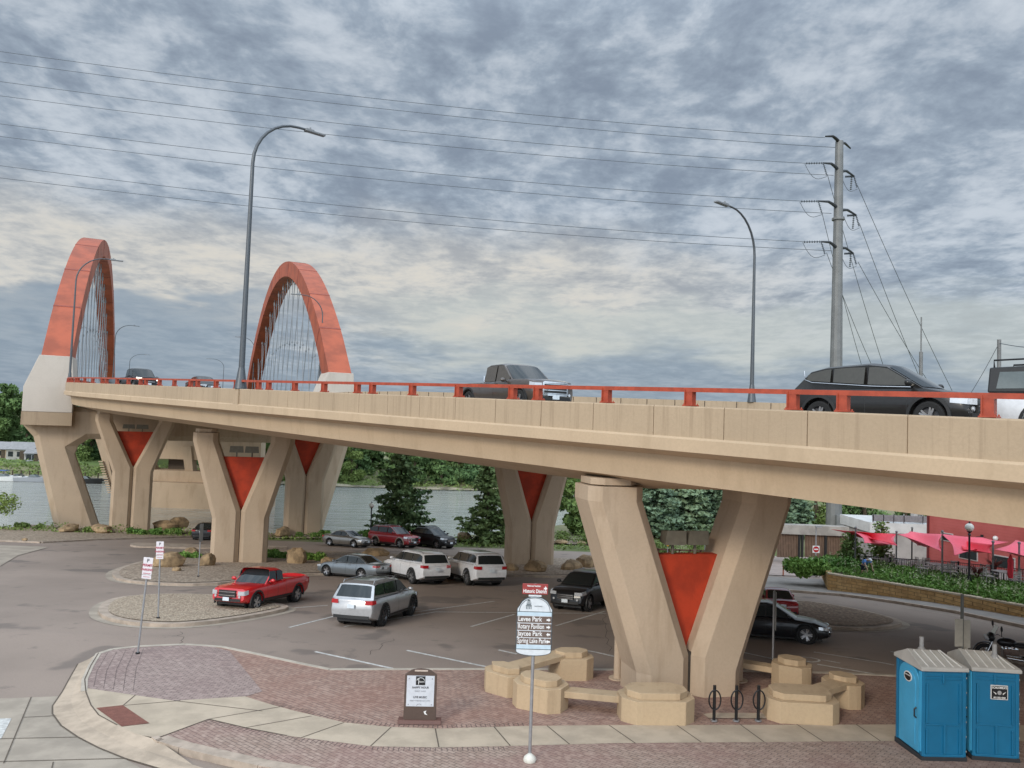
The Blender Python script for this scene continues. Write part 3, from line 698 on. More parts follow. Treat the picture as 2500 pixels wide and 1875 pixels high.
def arch(o2, z0):
    def W(w, v, z): q = o2 + nM * w + hM * v; return (q.x, q.y, z)
    for v0, k in ((0, 0), (SPAN, 1)):
        mb = MB(); mb.rings([[W(x, v0 + y, z_) for x, y in ((-2.3, -2.6), (2.3, -2.6), (2.3, 2.6), (-2.3, 2.6))] for z_ in (z0 - 6.0, z0 - 3.4)] + [[W(x, v0 + y, z0) for x, y in ((-1.05, -2.5), (2.0, -2.5), (2.0, 2.5), (-1.05, 2.5))]])
        if k == 0: mb.build('arch_pedestal', M_ped, bridge, bevel=.04)
        mb = MB(); mb.rings([[W(x, v0 + y, z_) for x, y in ((-2.33, -2.65), (2.33, -2.65), (2.33, 2.6), (-2.33, 2.6))] for z_ in (z0 - 7.4, z0 - 6.02)])
        if k == 0: mb.build('pedestal_band', streaked('stained_concrete', (0.40, 0.30, 0.20), (0.22, 0.15, 0.10), .6), bridge)
    mb = MB(); rr = []; N = 44
    for i in range(N + 1):
        t_ = 1.0 * i / N; v = SPAN * t_; z = z0 + RISE * 4 * t_ * (1 - t_); sl = RISE * 4 * (1 - 2 * t_) / SPAN
        if i in (0, N): q_ = 2.35 if i == 0 else -2.35; rr.append([W(.45 + a, v + b_ * q_, z0 - .3) for a, b_ in ((-1.4, 1), (1.4, 1), (1.4, -1), (-1.4, -1))]); continue
        if i in (1, N - 1): continue
        nv = Vector((-sl, 1)).normalized(); dp = 1.25 + .2 * abs(1 - 2 * t_) ** 2
        rr.append([W(.45 + a, v + nv.x * b_, z + nv.y * b_) for a, b_ in ((-1.4, -dp), (1.4, -dp), (1.4, dp), (-1.4, dp))])
    mb.rings(rr); rib = mb.build('arch_rib', M_orange, bridge, 20)
    for i in (3, 7, 12, 17, 22, 27, 32, 37, 41):
        t_ = 1.0 * i / N; v = SPAN * t_; z = z0 + RISE * 4 * t_ * (1 - t_); sl = RISE * 4 * (1 - 2 * t_) / SPAN
        tv = Vector((1, sl)).normalized(); nv = Vector((-sl, 1)).normalized(); dp = 1.28 + .2 * abs(1 - 2 * t_) ** 2
        mb = MB(); mb.rings([[W(.45 + a, v + nv.x * b_ + tv.x * e_, z + nv.y * b_ + tv.y * e_) for a, b_ in ((-1.43, -dp), (1.43, -dp), (1.43, dp), (-1.43, dp))] for e_ in (-.14, .14)])
        mb.build('splice_plate', mat('arch_splice', (0.28, 0.055, 0.03), .5), rib)
    H_ = None
    for fam in (-1, 1):
        for i in range(1, 17):
            t_ = i / 17; v = SPAN * t_; z = z0 + RISE * 4 * t_ * (1 - t_) - 1.1; vb = v + fam * 5.5 * (0.5 + .5 * math.sin(math.pi * t_))
            if vb < 4 or vb > SPAN - 4: continue
            zb = ztop(92 + min(vb, 150)) - .2
            mb = MB(); mb.tube([W(.45 + fam * .25, v, z), W(.45 + fam * .25, vb, zb)], .07, 6)
            a = Vector(W(.45 + fam * .25, v, z)); b_ = Vector(W(.45 + fam * .25, vb, zb)); c_ = a.lerp(b_, .04); mb.tube([c_, a.lerp(b_, .07)], .15, 6); d_ = a.lerp(b_, .55); mb.tube([d_, a.lerp(b_, .565)], .15, 6)
            mb.build('hanger', plain('hanger_grey', (.24, .26, .28), .5), rib)
za0 = CAMZ + 5.5
arch(LA, za0); arch(LB - nM * .9, za0 + .0)

# river pier seen under the deck
rp = thing('river_pier', 'beige concrete river pier standing in the water beyond the bank', 'pier', (0, 0, 0))
def bx(mb, p0, p1, D, T): # image rectangle standing at depth D
    a = AT(p0[0], p1[1], D); b_ = AT(p1[0], p0[1], D); mb.box(((a.x + b_.x) / 2, D + T / 2, (a.z + b_.z) / 2), (abs(b_.x - a.x), T, abs(b_.z - a.z)))
mb = MB(); bx(mb, (340, 1186), (640, 1262), 114, 7); mb.build('footing', M_pier, rp, bevel=.1)
mb = MB(); bx(mb, (350, 1156), (620, 1186), 116, 4); mb.build('plinth', M_pier, rp)
mb = MB(); bx(mb, (345, 1040), (640, 1118), 117, 2.2); mb.build('crossbeam', M_pier, rp)
for a in (340, 452, 560):
    mb = MB(); p = [AT(a - 8, 1118, 117), AT(a + 24, 1118, 117), AT(a + 44, 1157, 117), AT(a + 20, 1157, 117)] if a != 452 else [AT(a - 8, 1090, 116.6), AT(a + 14, 1090, 116.6), AT(a + 22, 1187, 116.6), AT(a + 4, 1187, 116.6)]
    mb.extr([(q.x, q.y, q.z) for q in p], (0, 1.6, 0)); mb.build('pier_arm', M_pier, rp)
mb = MB(); p = [AT(232, 1068, 100), AT(252, 1068, 100), AT(283, 1206, 100), AT(273, 1206, 100)]; mb.extr([(q.x, q.y, q.z) for q in p], (0, 1.2, 0))
for k in range(14):
    q = AT(252 + k * 1.72 - 3, 1127 + k * 5.8, 99.8); mb.box((q.x - .1, q.y, q.z), (.55, .3, .14))
mb.build('slanted_arm', M_pier, rp)
q = AT(430, 1140, 119); mb = MB(); bx(mb, (410, 1120), (455, 1148), 119, .2); mb.build('opening', plain('dark_opening', (.10, .08, .06), .9), rp)

# ------------------------------------------------------------------ street lamps on the bridge
def deck_lamp(px_, s, d, side, H, arm, label, r=.13):
    p = DK(s, d, 0); a = dk_ang(s)
    t_ = thing('street_lamp', label, 'street lamp', p, -a if side > 0 else -a + math.pi, 'curved street lamps along the bridge')
    mb = MB(); mb.lathe([(r * 2.1, 0), (r * 2.0, .1), (r * 1.5, .6), (r * 1.05, 1.1)], 12); mb.build('base', M_lamp, t_, 30)
    pl_ = MB(); pl_.box((-.22 if side > 0 and d < 1 else .22, 0, -.56), (.06, .62, 1.05))
    if abs(d) < 1: pl_.build('pilaster', M_barr, t_)
    pts = [(0, 0, .9), (0, 0, H * .5), (0, 0, H - 2.6)]; rad = [r, r * .75, r * .6]
    for k in range(1, 9):
        an = math.pi / 2 * k / 8; pts.append((arm * .62 * (1 - math.cos(an)), 0, H - 2.6 + 2.6 * math.sin(an))); rad.append(r * (.6 - .02 * k))
    pts.append((arm * .72, 0, H + .01)); rad.append(r * .42)
    mb = MB(); mb.tube(pts, rad, 10); mb.build('pole', M_lamp, t_, 40)
    mb = MB(); mb.box((arm * .86, 0, H - .03), (arm * .30, .30, .10)).box((arm * .78, 0, H + .04), (arm * .12, .22, .10)); mb.tube([(arm * .79, 0, H + .05), (arm * .79, 0, H + .2)], .05, 8)
    mb.build('lamp_head', plain('lamp_head_grey', (.22, .23, .24), .5), t_, bevel=.02); return t_
# find arclength where a deck edge crosses an image column
def s_at(pxx, d, lo=-10, hi_=200):
    def col(s):
        p = DK(s, d, 0) - CAM; return CW / 2 + F * p.dot(rt) / p.dot(fwd)
    best = min((abs(col(lo + (hi_ - lo) * i / 800) - pxx), lo + (hi_ - lo) * i / 800) for i in range(801)); return best[1]
deck_lamp(592, s_at(588, .17, 0, 64), .17, 1, 14.5, 4.0, 'tall dark curved street lamp nearest on the near barrier, left of the parked red pickup', .155)
deck_lamp(1838, s_at(1838, WD, -5, 60), WD - .2, -1, 11.9, 4.4, 'dark curved street lamp on the far barrier, between pickup and transmission pole')
deck_lamp(150, 86, .15, 1, 13.2, 4.2, 'curved street lamp standing in front of the left orange arch', .12)
deck_lamp(777, s_at(780, WD, 40, 160), WD - .1, -1, 13.0, 4.2, 'curved street lamp standing in front of the right arch leg', .12)
deck_lamp(223, 168, .3, 1, 13.0, 4.2, 'thin street lamp half hidden by the far leg of the left arch', .12)
deck_lamp(622, 176, WD - .3, -1, 13.0, 4.2, 'thin street lamp seen through the hangers of the right arch', .12)
deck_lamp(258, 262, .3, 1, 13.0, 5.5, 'small distant street lamp right of the left arch, above the traffic', .13)
deck_lamp(555, 262, WD - .3, -1, 13.0, 5.5, 'small distant street lamp left of the right arch', .13)

# ------------------------------------------------------------------ vehicles
def lerp_tab(tab, x):
    if x <= tab[0][0]: return tab[0][1]
    for (a, b), (c, d) in zip(tab, tab[1:]):
        if x <= c: return b + (d - b) * (x - a) / (c - a)
    return tab[-1][1]
M_glass = plain('car_glass', (0.02, 0.026, 0.027), 0.04, 0.0, 0.0, spec=.55)
M_glassl = plain('car_glass_light', (0.10, 0.12, 0.115), 0.03, 0.0, 0.0, spec=1.0)
M_tyre = plain('tyre_rubber', (0.018, 0.018, 0.018), 0.85)
M_rim = plain('alloy_rim', (0.55, 0.55, 0.56), 0.28, 0.8)
M_rimd = plain('dark_rim', (0.10, 0.10, 0.105), 0.3, 0.6)
M_trim = plain('black_trim', (0.02, 0.02, 0.02), 0.5)
M_chrome = plain('chrome', (0.75, 0.75, 0.76), 0.12, 1.0)
M_red = plain('tail_light_red', (0.45, 0.015, 0.02), 0.15, 0, 1)
M_hl = plain('headlight_lens', (0.62, 0.64, 0.66), 0.08, 0.3, 1)
M_hlon = plain('headlight_lit', (1.0, 0.93, 0.78), 0.2, 0, 0, emit=6.0)
M_amber = plain('amber_lens', (0.8, 0.22, 0.03), 0.2, 0, 1)
M_plate = plain('licence_plate', (0.70, 0.76, 0.80), 0.5)
WHEELS = {}
def wheel_meshes(r, w, dark):
    k = (round(r, 3), dark)
    if k in WHEELS: return WHEELS[k]
    mt = MB(); hw = w / 2; RY = Matrix.Rotation(R(90), 4, 'X')
    mt.lathe([(r * .66, -hw * .9), (r * .9, -hw), (r * .985, -hw * .75), (r, -hw * .4), (r, hw * .4), (r * .985, hw * .75), (r * .9, hw), (r * .66, hw * .9), (r * .64, 0)], 26, RY, cap=False)
    a = MB(); a.lathe([(0.001, hw * .1), (r * .6, hw * .1), (r * .62, hw * .55), (r * .67, hw * .88), (r * .68, hw * .6), (r * .66, -hw * .5), (r * .1, -hw * .6), (.001, -hw * .6)], 26, RY, cap=False)
    n_ = 10 if not dark else 6
    b_ = MB()
    for i in range(n_):
        an = 2 * math.pi * (i // 2) / (n_ / 2) + (.16 if i % 2 else -.16) if n_ == 10 else 2 * math.pi * i / n_
        M = RY @ Matrix.Rotation(an, 4, 'Z'); b_.rings([[(r * .08, -.03, hw * .45), (r * .08, .03, hw * .45), (r * .08, .03, hw * .72), (r * .08, -.03, hw * .72)], [(r * .64, -.02, hw * .4), (r * .64, .02, hw * .4), (r * .64, .02, hw * .86), (r * .64, -.02, hw * .86)]], M=M)
    b_.lathe([(.001, hw * .4), (r * .13, hw * .4), (r * .13, hw * .8), (.001, hw * .82)], 12, RY, cap=False)
    WHEELS[k] = (mt, a, b_, [None, None, None]); return WHEELS[k]

def make_car(name, label, cat, loc, head, P, col, rz_extra=0.0, group=None, dark_rims=False, lit=False, cladding=None, roof_rack=False, chrome_belt=False, glass=None):
    """head = angle of travel measured from +Y towards +X; car built along +x, its left is +y."""
    root = thing(name, label, cat, loc, math.pi / 2 - head, group)
    L, W, H, wb, fo, r = P['L'], P['W'], P['H'], P['wb'], P['fo'], P['r']; xf = wb / 2 + fo; xr = xf - L; hw0 = W / 2
    top = P['top']; zb0 = P.get('zb', .24); kind = P['kind']; gl = glass or M_glass
    def hw(x):
        u_ = max(0, (x - (xf - .9)) / .9); v_ = max(0, ((xr + .7) - x) / .7); return hw0 * (1 - .13 * u_ ** 2.2 - .10 * v_ ** 2.2)
    def zt(x): return lerp_tab(top, x)
    def zb(x):
        u_ = max(0, (x - (xf - .45)) / .45); v_ = max(0, ((xr + .5) - x) / .5); return zb0 + .10 * u_ + .14 * v_
    def bow(x): return .16 * max(0, (x - (xf - .9)) / .9) - .10 * max(0, ((xr + .7) - x) / .7)
    def sec(x, q, sd_=1):
        a, b_, h_ = zb(x), zt(x), hw(x); k = b_ - a
        tab = [(0, 0, a), (1, .80 * h_, a), (2, .955 * h_, a + .05), (3, .995 * h_, a + .32 * k), (4, h_, a + .52 * k), (5, .985 * h_, a + .74 * k), (6, .955 * h_, a + .90 * k), (7, .90 * h_, b_ - .012), (8, .80 * h_, b_ + .006), (9, 0, b_ + .035)]
        i = min(int(q), 8); f_ = q - i; y = tab[i][1] + (tab[i + 1][1] - tab[i][1]) * f_; z = tab[i][2] + (tab[i + 1][2] - tab[i][2]) * f_
        return (x - bow(x) * (y / hw0) ** 2, sd_ * y, z)
    xsn = sorted(set([xr, xr + .03, xr + .10, xr + .25, xr + .5, xr + .8] + [xr + .8 + (xf - xr - 1.7) * i / 14 for i in range(15)] + [xf - .7, xf - .5, xf - .3, xf - .16, xf - .07, xf - .02, xf] + [q for q, _ in top[1:-1]]))
    def endk(x):   # rounding of nose and tail in height
        if x > xf - .08: k = (x - (xf - .08)) / .08; return .045 * k * k
        if x < xr + .06: k = ((xr + .06) - x) / .06; return .035 * k * k
        return 0
    rr = []
    for x in xsn:
        e = endk(x); ring = [sec(x, q) for q in range(0, 10)] + [sec(x, q, -1) for q in range(8, 0, -1)]
        zc = (zb(x) + zt(x)) / 2; hh_ = (zt(x) - zb(x)) / 2
        rr.append([(a, b_ * (1 - e * .6), zc + (c_ - zc) * (1 - e / hh_)) for a, b_, c_ in ring])
    mb = MB(); mb.rings(rr); body = mb.build('body', col, root, 32)
    # wheel arches (and the bed of a pickup) cut out
    cut = MB(); ra = r + .065
    for xa in (wb / 2, -wb / 2):
        for sd_ in (-1, 1):
            c_ = [(xa + ra * math.cos(2 * math.pi * k / 28), 0, r + .015 + ra * math.sin(2 * math.pi * k / 28)) for k in range(28)]
            cut.rings([[(x, sd_ * (hw0 - .30), z) for x, _, z in c_], [(x, sd_ * (hw0 + .3), z) for x, _, z in c_]])
    if kind == 'pickup':
        bx0, bx1 = P['bed']; cut.box(((bx0 + bx1) / 2, 0, 1.2), (bx1 - bx0, W - .30, 1.2))
    co = cut.build('cutter', None, root); bpy.context.view_layer.update(); md = body.modifiers.new('cut', 'BOOLEAN'); md.operation = 'DIFFERENCE'; md.object = co; md.solver = 'EXACT'
    dg = bpy.context.evaluated_depsgraph_get(); nm = bpy.data.meshes.new_from_object(body.evaluated_get(dg)); body.modifiers.clear(); old = body.data; body.data = nm
    bpy.data.meshes.remove(old); cm = co.data; bpy.data.objects.remove(co); bpy.data.meshes.remove(cm)
    for p_ in nm.polygons: p_.use_smooth = True
    nm.set_sharp_from_angle(angle=R(32))
    # underbody with wheel wells
    mb = MB(); mb.box(((xf + xr) / 2, 0, zb0 + .05), (L - .7, W - .5, .22))
    for xa in (wb / 2, -wb / 2):
        for sd_ in (-1, 1): mb.tube([(xa, sd_ * (hw0 - .34), r + .015), (xa, sd_ * (hw0 - .285), r + .015)], ra + .02, 24)
    mb.build('underbody', M_trim, root)
    if cladding or kind in ('suv', 'pickup'):
        cm_ = cladding or M_trim
        for xa in (wb / 2, -wb / 2):
            for sd_ in (-1, 1):
                a0, a1 = [], []
                for k in range(17):
                    an = math.pi * (-.06 + 1.12 * k / 16); xx = xa + ra * math.cos(an); z_ = r + .015 + ra * math.sin(an); xo = xa + (ra + .07) * math.cos(an); zo = r + .015 + (ra + .07) * math.sin(an)
                    a0.append([(xx, sd_ * (hw0 + .012), z_), (xo, sd_ * (hw0 + .006), zo), (xo, sd_ * (hw0 - .05), zo), (xx, sd_ * (hw0 - .06), z_)])
                mb = MB(); mb.rings(a0, True, True); mb.build('wheel_arch_trim', cm_, root)
    # side patches on the body surface
    def patch(mb, x0, x1, q0, q1, sd_, off, nx=6, nq=3):
        g_ = []
        for i in range(nx + 1):
            row = []
            for j in range(nq + 1):
                x, y, z = sec(x0 + (x1 - x0) * i / nx, q0 + (q1 - q0) * j / nq, sd_); row.append((x, y + sd_ * off, z + (off if q0 > 6.5 else 0)))
            g_.append(row)
        mb.rings(g_, False, False)
    def cap(mb, front, y0, y1, z0, z1, off, n_=6):
        xe = xf if front else xr; bw = bow(xe); g_ = []
        for i in range(n_ + 1):
            y = y0 + (y1 - y0) * i / n_; x = xe - bw * (y / hw0) ** 2
            g_.append([(x + (off if front else -off), y, z0), (x + (off if front else -off), y, z1), (x - (.05 if front else -.05), y, z1), (x - (.05 if front else -.05), y, z0)])
        mb.rings(g_, True, True)
    zn, zr_ = zt(xf), zt(xr)
    # door seams and sills
    mb = MB()
    for xd in P['seams']:
        for sd_ in (-1, 1): mb = MB(); patch(mb, xd - .007, xd + .007, 2.2, 6.9, sd_, .003, 1, 6); mb.build('door_seam', M_trim, root)
    for sd_ in (-1, 1): mb = MB(); patch(mb, -wb / 2 + ra + .02, wb / 2 - ra - .02, 1.6, 2.5, sd_, .012, 6, 2); mb.build('sill', M_trim if kind != 'sedan' else col, root)
    for xd in P['handles']:
        for sd_ in (-1, 1):
            x, y, z = sec(xd, 6.0, sd_); mb = MB(); mb.box((x, y + sd_ * .02, z - .02), (.19, .035, .03)); mb.build('door_handle', P.get('handle_mat', col), root, bevel=.008)
    # greenhouse
    cab = P['cab']; wbs, wrf = .90 * hw0, P.get('wroof', .70) * hw0; zc0 = cab[0][1]; Hc = max(z for _, z in cab)
    zlow = min(cab[0][1], cab[-1][1])
    def cw(z): return wbs + (wrf - wbs) * max(0, (z - zlow)) / (Hc - zlow)
    cb = []
    for i in range(len(cab) - 1):
        for k in range(4): cb.append((cab[i][0] + (cab[i + 1][0] - cab[i][0]) * k / 4, cab[i][1] + (cab[i + 1][1] - cab[i][1]) * k / 4))
    cb.append(cab[-1])
    cxm = (cab[1][0] + cab[-2][0]) / 2
    def CS(x, z, v):   # cabin surface across the car
        f_ = (x - cxm) / (cab[-1][0] - cxm) if x > cxm else -(x - cxm) / (cab[0][0] - cxm)
        xx = x - (.15 if f_ > 0 else .09) * f_ * abs(f_) * v * v
        edge = .05 * abs(v) ** 7 + .022 * v * v; k = (z - zlow) / (Hc - zlow)
        return (xx, v * cw(z), z - edge * max(0, k))
    vsn = [-1, -.985, -.95, -.85, -.6, -.3, 0, .3, .6, .85, .95, .985, 1]
    mb = MB(); g_ = [[CS(x, z, v) for v in vsn] for x, z in cb]; mb.rings(g_, False, False)
    n_ = len(cb)
    for sd_ in (-1, 1):
        ln = [CS(x, z, sd_) for x, z in cb]; lo_ = [(x, y * 1.01, zlow - .10) for x, y, z in ln]
        o_ = len(mb.v); mb.add(ln + lo_, [(i, i + 1, n_ + i + 1, n_ + i) for i in range(n_ - 1)])
    cabin = mb.build('cabin', col, root, 40)
    def pz(x): return lerp_tab(cab, x)
    # side windows
    belt = P['belt']
    for wi, (a, b_) in enumerate(P['wins']):
        for sd_ in (-1, 1):
            N_ = 12; tp, bt = [], []
            for i in range(N_ + 1):
                x = a + (b_ - a) * i / N_; zt_ = min(pz(x) - .10, Hc - .125); zb_ = lerp_tab(belt, x) + .02
                if zt_ > zb_ + .015: tp.append((x, zt_)); bt.append((x, zb_))
            if len(tp) < 2: continue
            mb = MB()
            def sy(x, z):
                k = 1.0; return sd_ * (cw(z) + .008 + .006)
            fr = [(x, z) for x, z in bt] + [(x, z) for x, z in tp[::-1]]
            m_ = len(bt)
            rows = [[(x, sy(x, z), z) for x, z in bt], [(x, sy(x, (z + z2) / 2), (z + z2) / 2) for (x, z), (_, z2) in zip(bt, tp)], [(x, sy(x, z), z) for x, z in tp]]
            mb.rings(rows, False, False); rows2 = [[(x, y - sd_ * .02, z) for x, y, z in r_] for r_ in rows]; mb.rings(rows2, False, False)
            for (e1, e2) in ((rows[0], rows2[0]), (rows[2], rows2[2])): mb.rings([e1, e2], False, False)
            mb.build('side_window', gl, root)
    if chrome_belt:
        for sd_ in (-1, 1):
            a, b_ = P['wins'][0][0] - .03, P['wins'][-1][1] - .05; pts = [(a + (b_ - a) * i / 16, lerp_tab(belt, a + (b_ - a) * i / 16) - .015) for i in range(17)]
            pts = [(pts[0][0] - .09, pts[0][1] + .28), (pts[0][0] - .03, pts[0][1] + .06)] + pts[1:]
            mb = MB(); mb.tube([(x, sd_ * (cw(z) + .016), z) for x, z in pts], .013, 5); mb.build('chrome_strip', M_chrome, root)
    # windshield and rear window
    def gpatch(i0, i1, f0, f1, vm_):
        (x0, z0), (x1, z1) = cab[i0], cab[i1]; g_ = []; dn = Vector((z1 - z0, -(x1 - x0))).normalized(); 
        if i0 == 0: dn = -dn
        else: dn = Vector((-(z1 - z0), (x1 - x0))).normalized()
        if dn.y < 0: dn = -dn
        for i in range(6):
            f_ = f0 + (f1 - f0) * i / 5; x = x0 + (x1 - x0) * f_; z = z0 + (z1 - z0) * f_
            g_.append([(lambda p: (p[0] + dn.x * .010, p[1], p[2] + dn.y * .010))(CS(x, z, -vm_ + 2 * vm_ * k / 8)) for k in range(9)])
        mb = MB(); mb.rings(g_, False, False)
        mb.rings([[(x - dn.x * .02, y, z - dn.y * .02) for x, y, z in r_] for r_ in g_], False, False); return mb
    nn_ = len(cab)
    gpatch(nn_ - 2, nn_ - 1, .06, .93, .93).build('windshield', M_glass, root, 60)
    gpatch(0, 1, P.get('rwl', .14), .90, .86).build('rear_window', gl, root, 60)
    # mirrors
    for sd_ in (-1, 1):
        xm = cab[-1][0] - .42; zm = lerp_tab(belt, xm) + .07; mb = MB(); mb.ball((xm, sd_ * (hw0 + .09), zm), .11, 10, 6, sc=(.75, 1.15, .75)); mb.box((xm, sd_ * (hw0 - .03), zm - .04), (.06, .2, .04)); mb.build('side_mirror', P.get('mirror_mat', col), root, 50)
    # lights
    hz0, hz1 = P['hl']; hm = M_hlon if lit else M_hl
    for sd_ in (-1, 1):
        mb = MB(); cap(mb, True, sd_ * hw(xf) * P.get('hly', .58), sd_ * hw(xf) * .985, hz0, hz1, .012)
        q_ = lambda x, z: None
        # wrap round the corner
        g_ = []
        for i in range(5):
            x = xf - .01 - (P.get('hlw', .38)) * i / 4; k = hw(x); x_ = x - bow(x) * (.985 * k / hw0) ** 2; zz_ = hz0 + (hz1 - hz0) * (.0 + .22 * i / 4); g_.append([(x_, sd_ * (k * .993 + .012), zz_), (x_, sd_ * (k * .975 + .012), hz1 + .01 * i), (x_, sd_ * (k * .90), hz1 + .01 * i), (x_, sd_ * (k * .90), zz_)])
        mb.rings(g_, True, True); mb.build('headlight', hm, root, 40)
        t0, t1 = P['tl']; mb = MB(); cap(mb, False, sd_ * hw(xr) * P.get('tly', .66), sd_ * hw(xr) * .985, t0, t1, .012)
        g_ = []
        for i in range(5):
            x = xr + .01 + P.get('tlw', .22) * i / 4; k = hw(x); x_ = x - bow(x) * (.985 * k / hw0) ** 2; g_.append([(x_, sd_ * (k * .995 + .012), t0 + (t1 - t0) * .18 * i / 4), (x_, sd_ * (k * .975 + .012), t1), (x_, sd_ * (k * .90), t1), (x_, sd_ * (k * .90), t0 + (t1 - t0) * .18 * i / 4)])
        mb.rings(g_, True, True); mb.build('tail_light', M_red, root, 40)
    # grille, bumpers, plates
    g0, g1_ = P['gr']; gw = P.get('grw', .52)
    mb = MB(); cap(mb, True, -hw(xf) * gw, hw(xf) * gw, g0, g1_, .014); gr = mb.build('grille', M_trim, root)
    mb = MB(); nb = P.get('bars', 2)
    for i in range(nb): z = g0 + (g1_ - g0) * (i + .5) / nb; cap(mb, True, -hw(xf) * gw * .96, hw(xf) * gw * .96, z - .013, z + .013, .026)
    if P.get('frame'):
        for z in (g0, g1_): cap(mb, True, -hw(xf) * gw, hw(xf) * gw, z - .03, z + .03, .03)
        for y in (-1, 1): cap(mb, True, y * hw(xf) * gw - .03, y * hw(xf) * gw + .03, g0, g1_, .03, 1)
    mb.build('grille_bar', P.get('bar_mat', M_chrome), gr)
    mb = MB(); cap(mb, True, -hw(xf) * .80, hw(xf) * .80, zb(xf) + .02, zb(xf) + .13, .012); mb.build('front_bumper', M_trim, root)
    for sd_ in (-1, 1):
        mb = MB(); y_ = sd_ * hw(xf) * .74; x_ = xf - bow(xf) * (y_ / hw0) ** 2; mb.tube([(x_ - .03, y_, zb(xf) + .22), (x_ + .02, y_, zb(xf) + .22)], .05, 10); mb.build('fog_light', M_hl, root)
    mb = MB(); cap(mb, False, -hw(xr) * .86, hw(xr) * .86, zb(xr) - .02, zb(xr) + .10, .015); mb.build('rear_bumper', M_chrome if P.get('chrome_bumper') else M_trim, root)
    mb = MB(); mb.box((xf + .035, 0, P.get('fpz', .52)), (.012, .30, .15)); 
    if P.get('fplate', True): mb.build('licence_plate', M_plate, root)
    mb = MB(); mb.box((xr - .022, 0, P.get('rpz', .82)), (.012, .30, .15)); mb.build('licence_plate', M_plate, root)
    if roof_rack:
        for sd_ in (-1, 1):
            mb = MB(); y = sd_ * wrf * .90; x0, x1 = cab[1][0] + .15, cab[-2][0] - .25; zz_ = pz(0) - .03
            mb.tube([(x0, y, zz_ - .04), (x0 + .08, y, zz_ + .05), (x1 - .08, y, zz_ + .05), (x1, y, zz_ - .03)], .02, 6); mb.build('roof_rail', M_steel, root)
        mb = MB()
        for x in (-.75, .25): mb.box((x, 0, pz(0) + .03), (.06, wrf * 1.8, .02))
        if roof_rack == 2: mb.build('roof_bar', M_trim, root)
    # wheels
    mt, ma, mb2, cache = wheel_meshes(r, .225, dark_rims)
    for xa in (wb / 2, -wb / 2):
        for sd_ in (-1, 1):
            if cache[0] is None: w_ = mt.build('wheel', M_tyre, root, 40); cache[0] = w_.data
            else: w_ = bpy.data.objects.new('wheel', cache[0]); COL.objects.link(w_); w_.parent = root
            w_.location = (xa, sd_ * (hw0 - .125), r)
            if sd_ > 0: w_.rotation_euler = (0, 0, math.pi)
            for ix, (mm, nm_, mtl) in enumerate(((ma, 'rim', M_rimd), (mb2, 'spokes', M_rimd if dark_rims else M_rim))):
                if cache[ix + 1] is None: c_ = mm.build(nm_, mtl, w_, 30); cache[ix + 1] = c_.data
                else: c_ = bpy.data.objects.new(nm_, cache[ix + 1]); COL.objects.link(c_); c_.parent = w_
    return root

def SUV(L=4.85, W=1.92, H=1.76, wb=2.85, r=.385, hood=1.12, **k):
    fo = .93; xf = wb / 2 + fo; xr = xf - L; b_ = hood + .01
    d = dict(kind='suv', L=L, W=W, H=H, wb=wb, fo=fo, r=r, zb=.27, top=[(xr, b_ - .08), (xr + .12, b_), (-.5, b_ - .03), (xf - 1.35, hood - .02), (xf - .7, hood - .06), (xf - .2, hood - .17), (xf, hood - .30)],
             cab=[(xr + .06, b_ - .04), (xr + .42, H - .10), (xr + .75, H - .03), (-.2, H), (xf - 2.15, H - .05), (xf - 1.18, hood - .04)], belt=[(-3, b_ + .12), (xr + .9, b_ + .08), (0, b_ + .04), (2, b_ + .01)],
             wins=[(xr + .36, -wb / 2 + .12), (-wb / 2 + .20, -.18), (-.10, xf - 1.5)], seams=(-wb / 2 + .28, -.14, xf - 1.42), handles=(-.42, .72), hl=(hood - .34, hood - .20), tl=(b_ - .22, b_ - .06), gr=(.58, hood - .30), rpz=.86, wroof=.74)
    d.update(k); return d
def SEDAN(L=4.85, W=1.82, H=1.46, wb=2.74, r=.33, **k):
    fo = .95; xf = wb / 2 + fo; xr = xf - L
    d = dict(kind='sedan', L=L, W=W, H=H, wb=wb, fo=fo, r=r, zb=.20, top=[(xr, .90), (xr + .12, .97), (xr + .8, 1.0), (-.5, .94), (xf - 1.4, .93), (xf - .6, .84), (xf - .15, .70), (xf, .60)],
             cab=[(xr + .72, .97), (xr + 1.55, H - .06), (xr + 1.95, H - .01), (-.1, H), (xf - 2.15, H - .05), (xf - 1.18, .90)], belt=[(-3, 1.02), (-.6, .97), (2, .93)],
             wins=[(xr + 1.02, -wb / 2 + .42), (-wb / 2 + .48, -.20), (-.13, xf - 1.5)], seams=(-wb / 2 + .40, -.16, xf - 1.5), handles=(-.45, .68), hl=(.58, .68), tl=(.76, .90), gr=(.44, .60), rpz=.74, tly=.62, tlw=.25, wroof=.72, rwl=.1, zt=0)
    d.update(k); return d
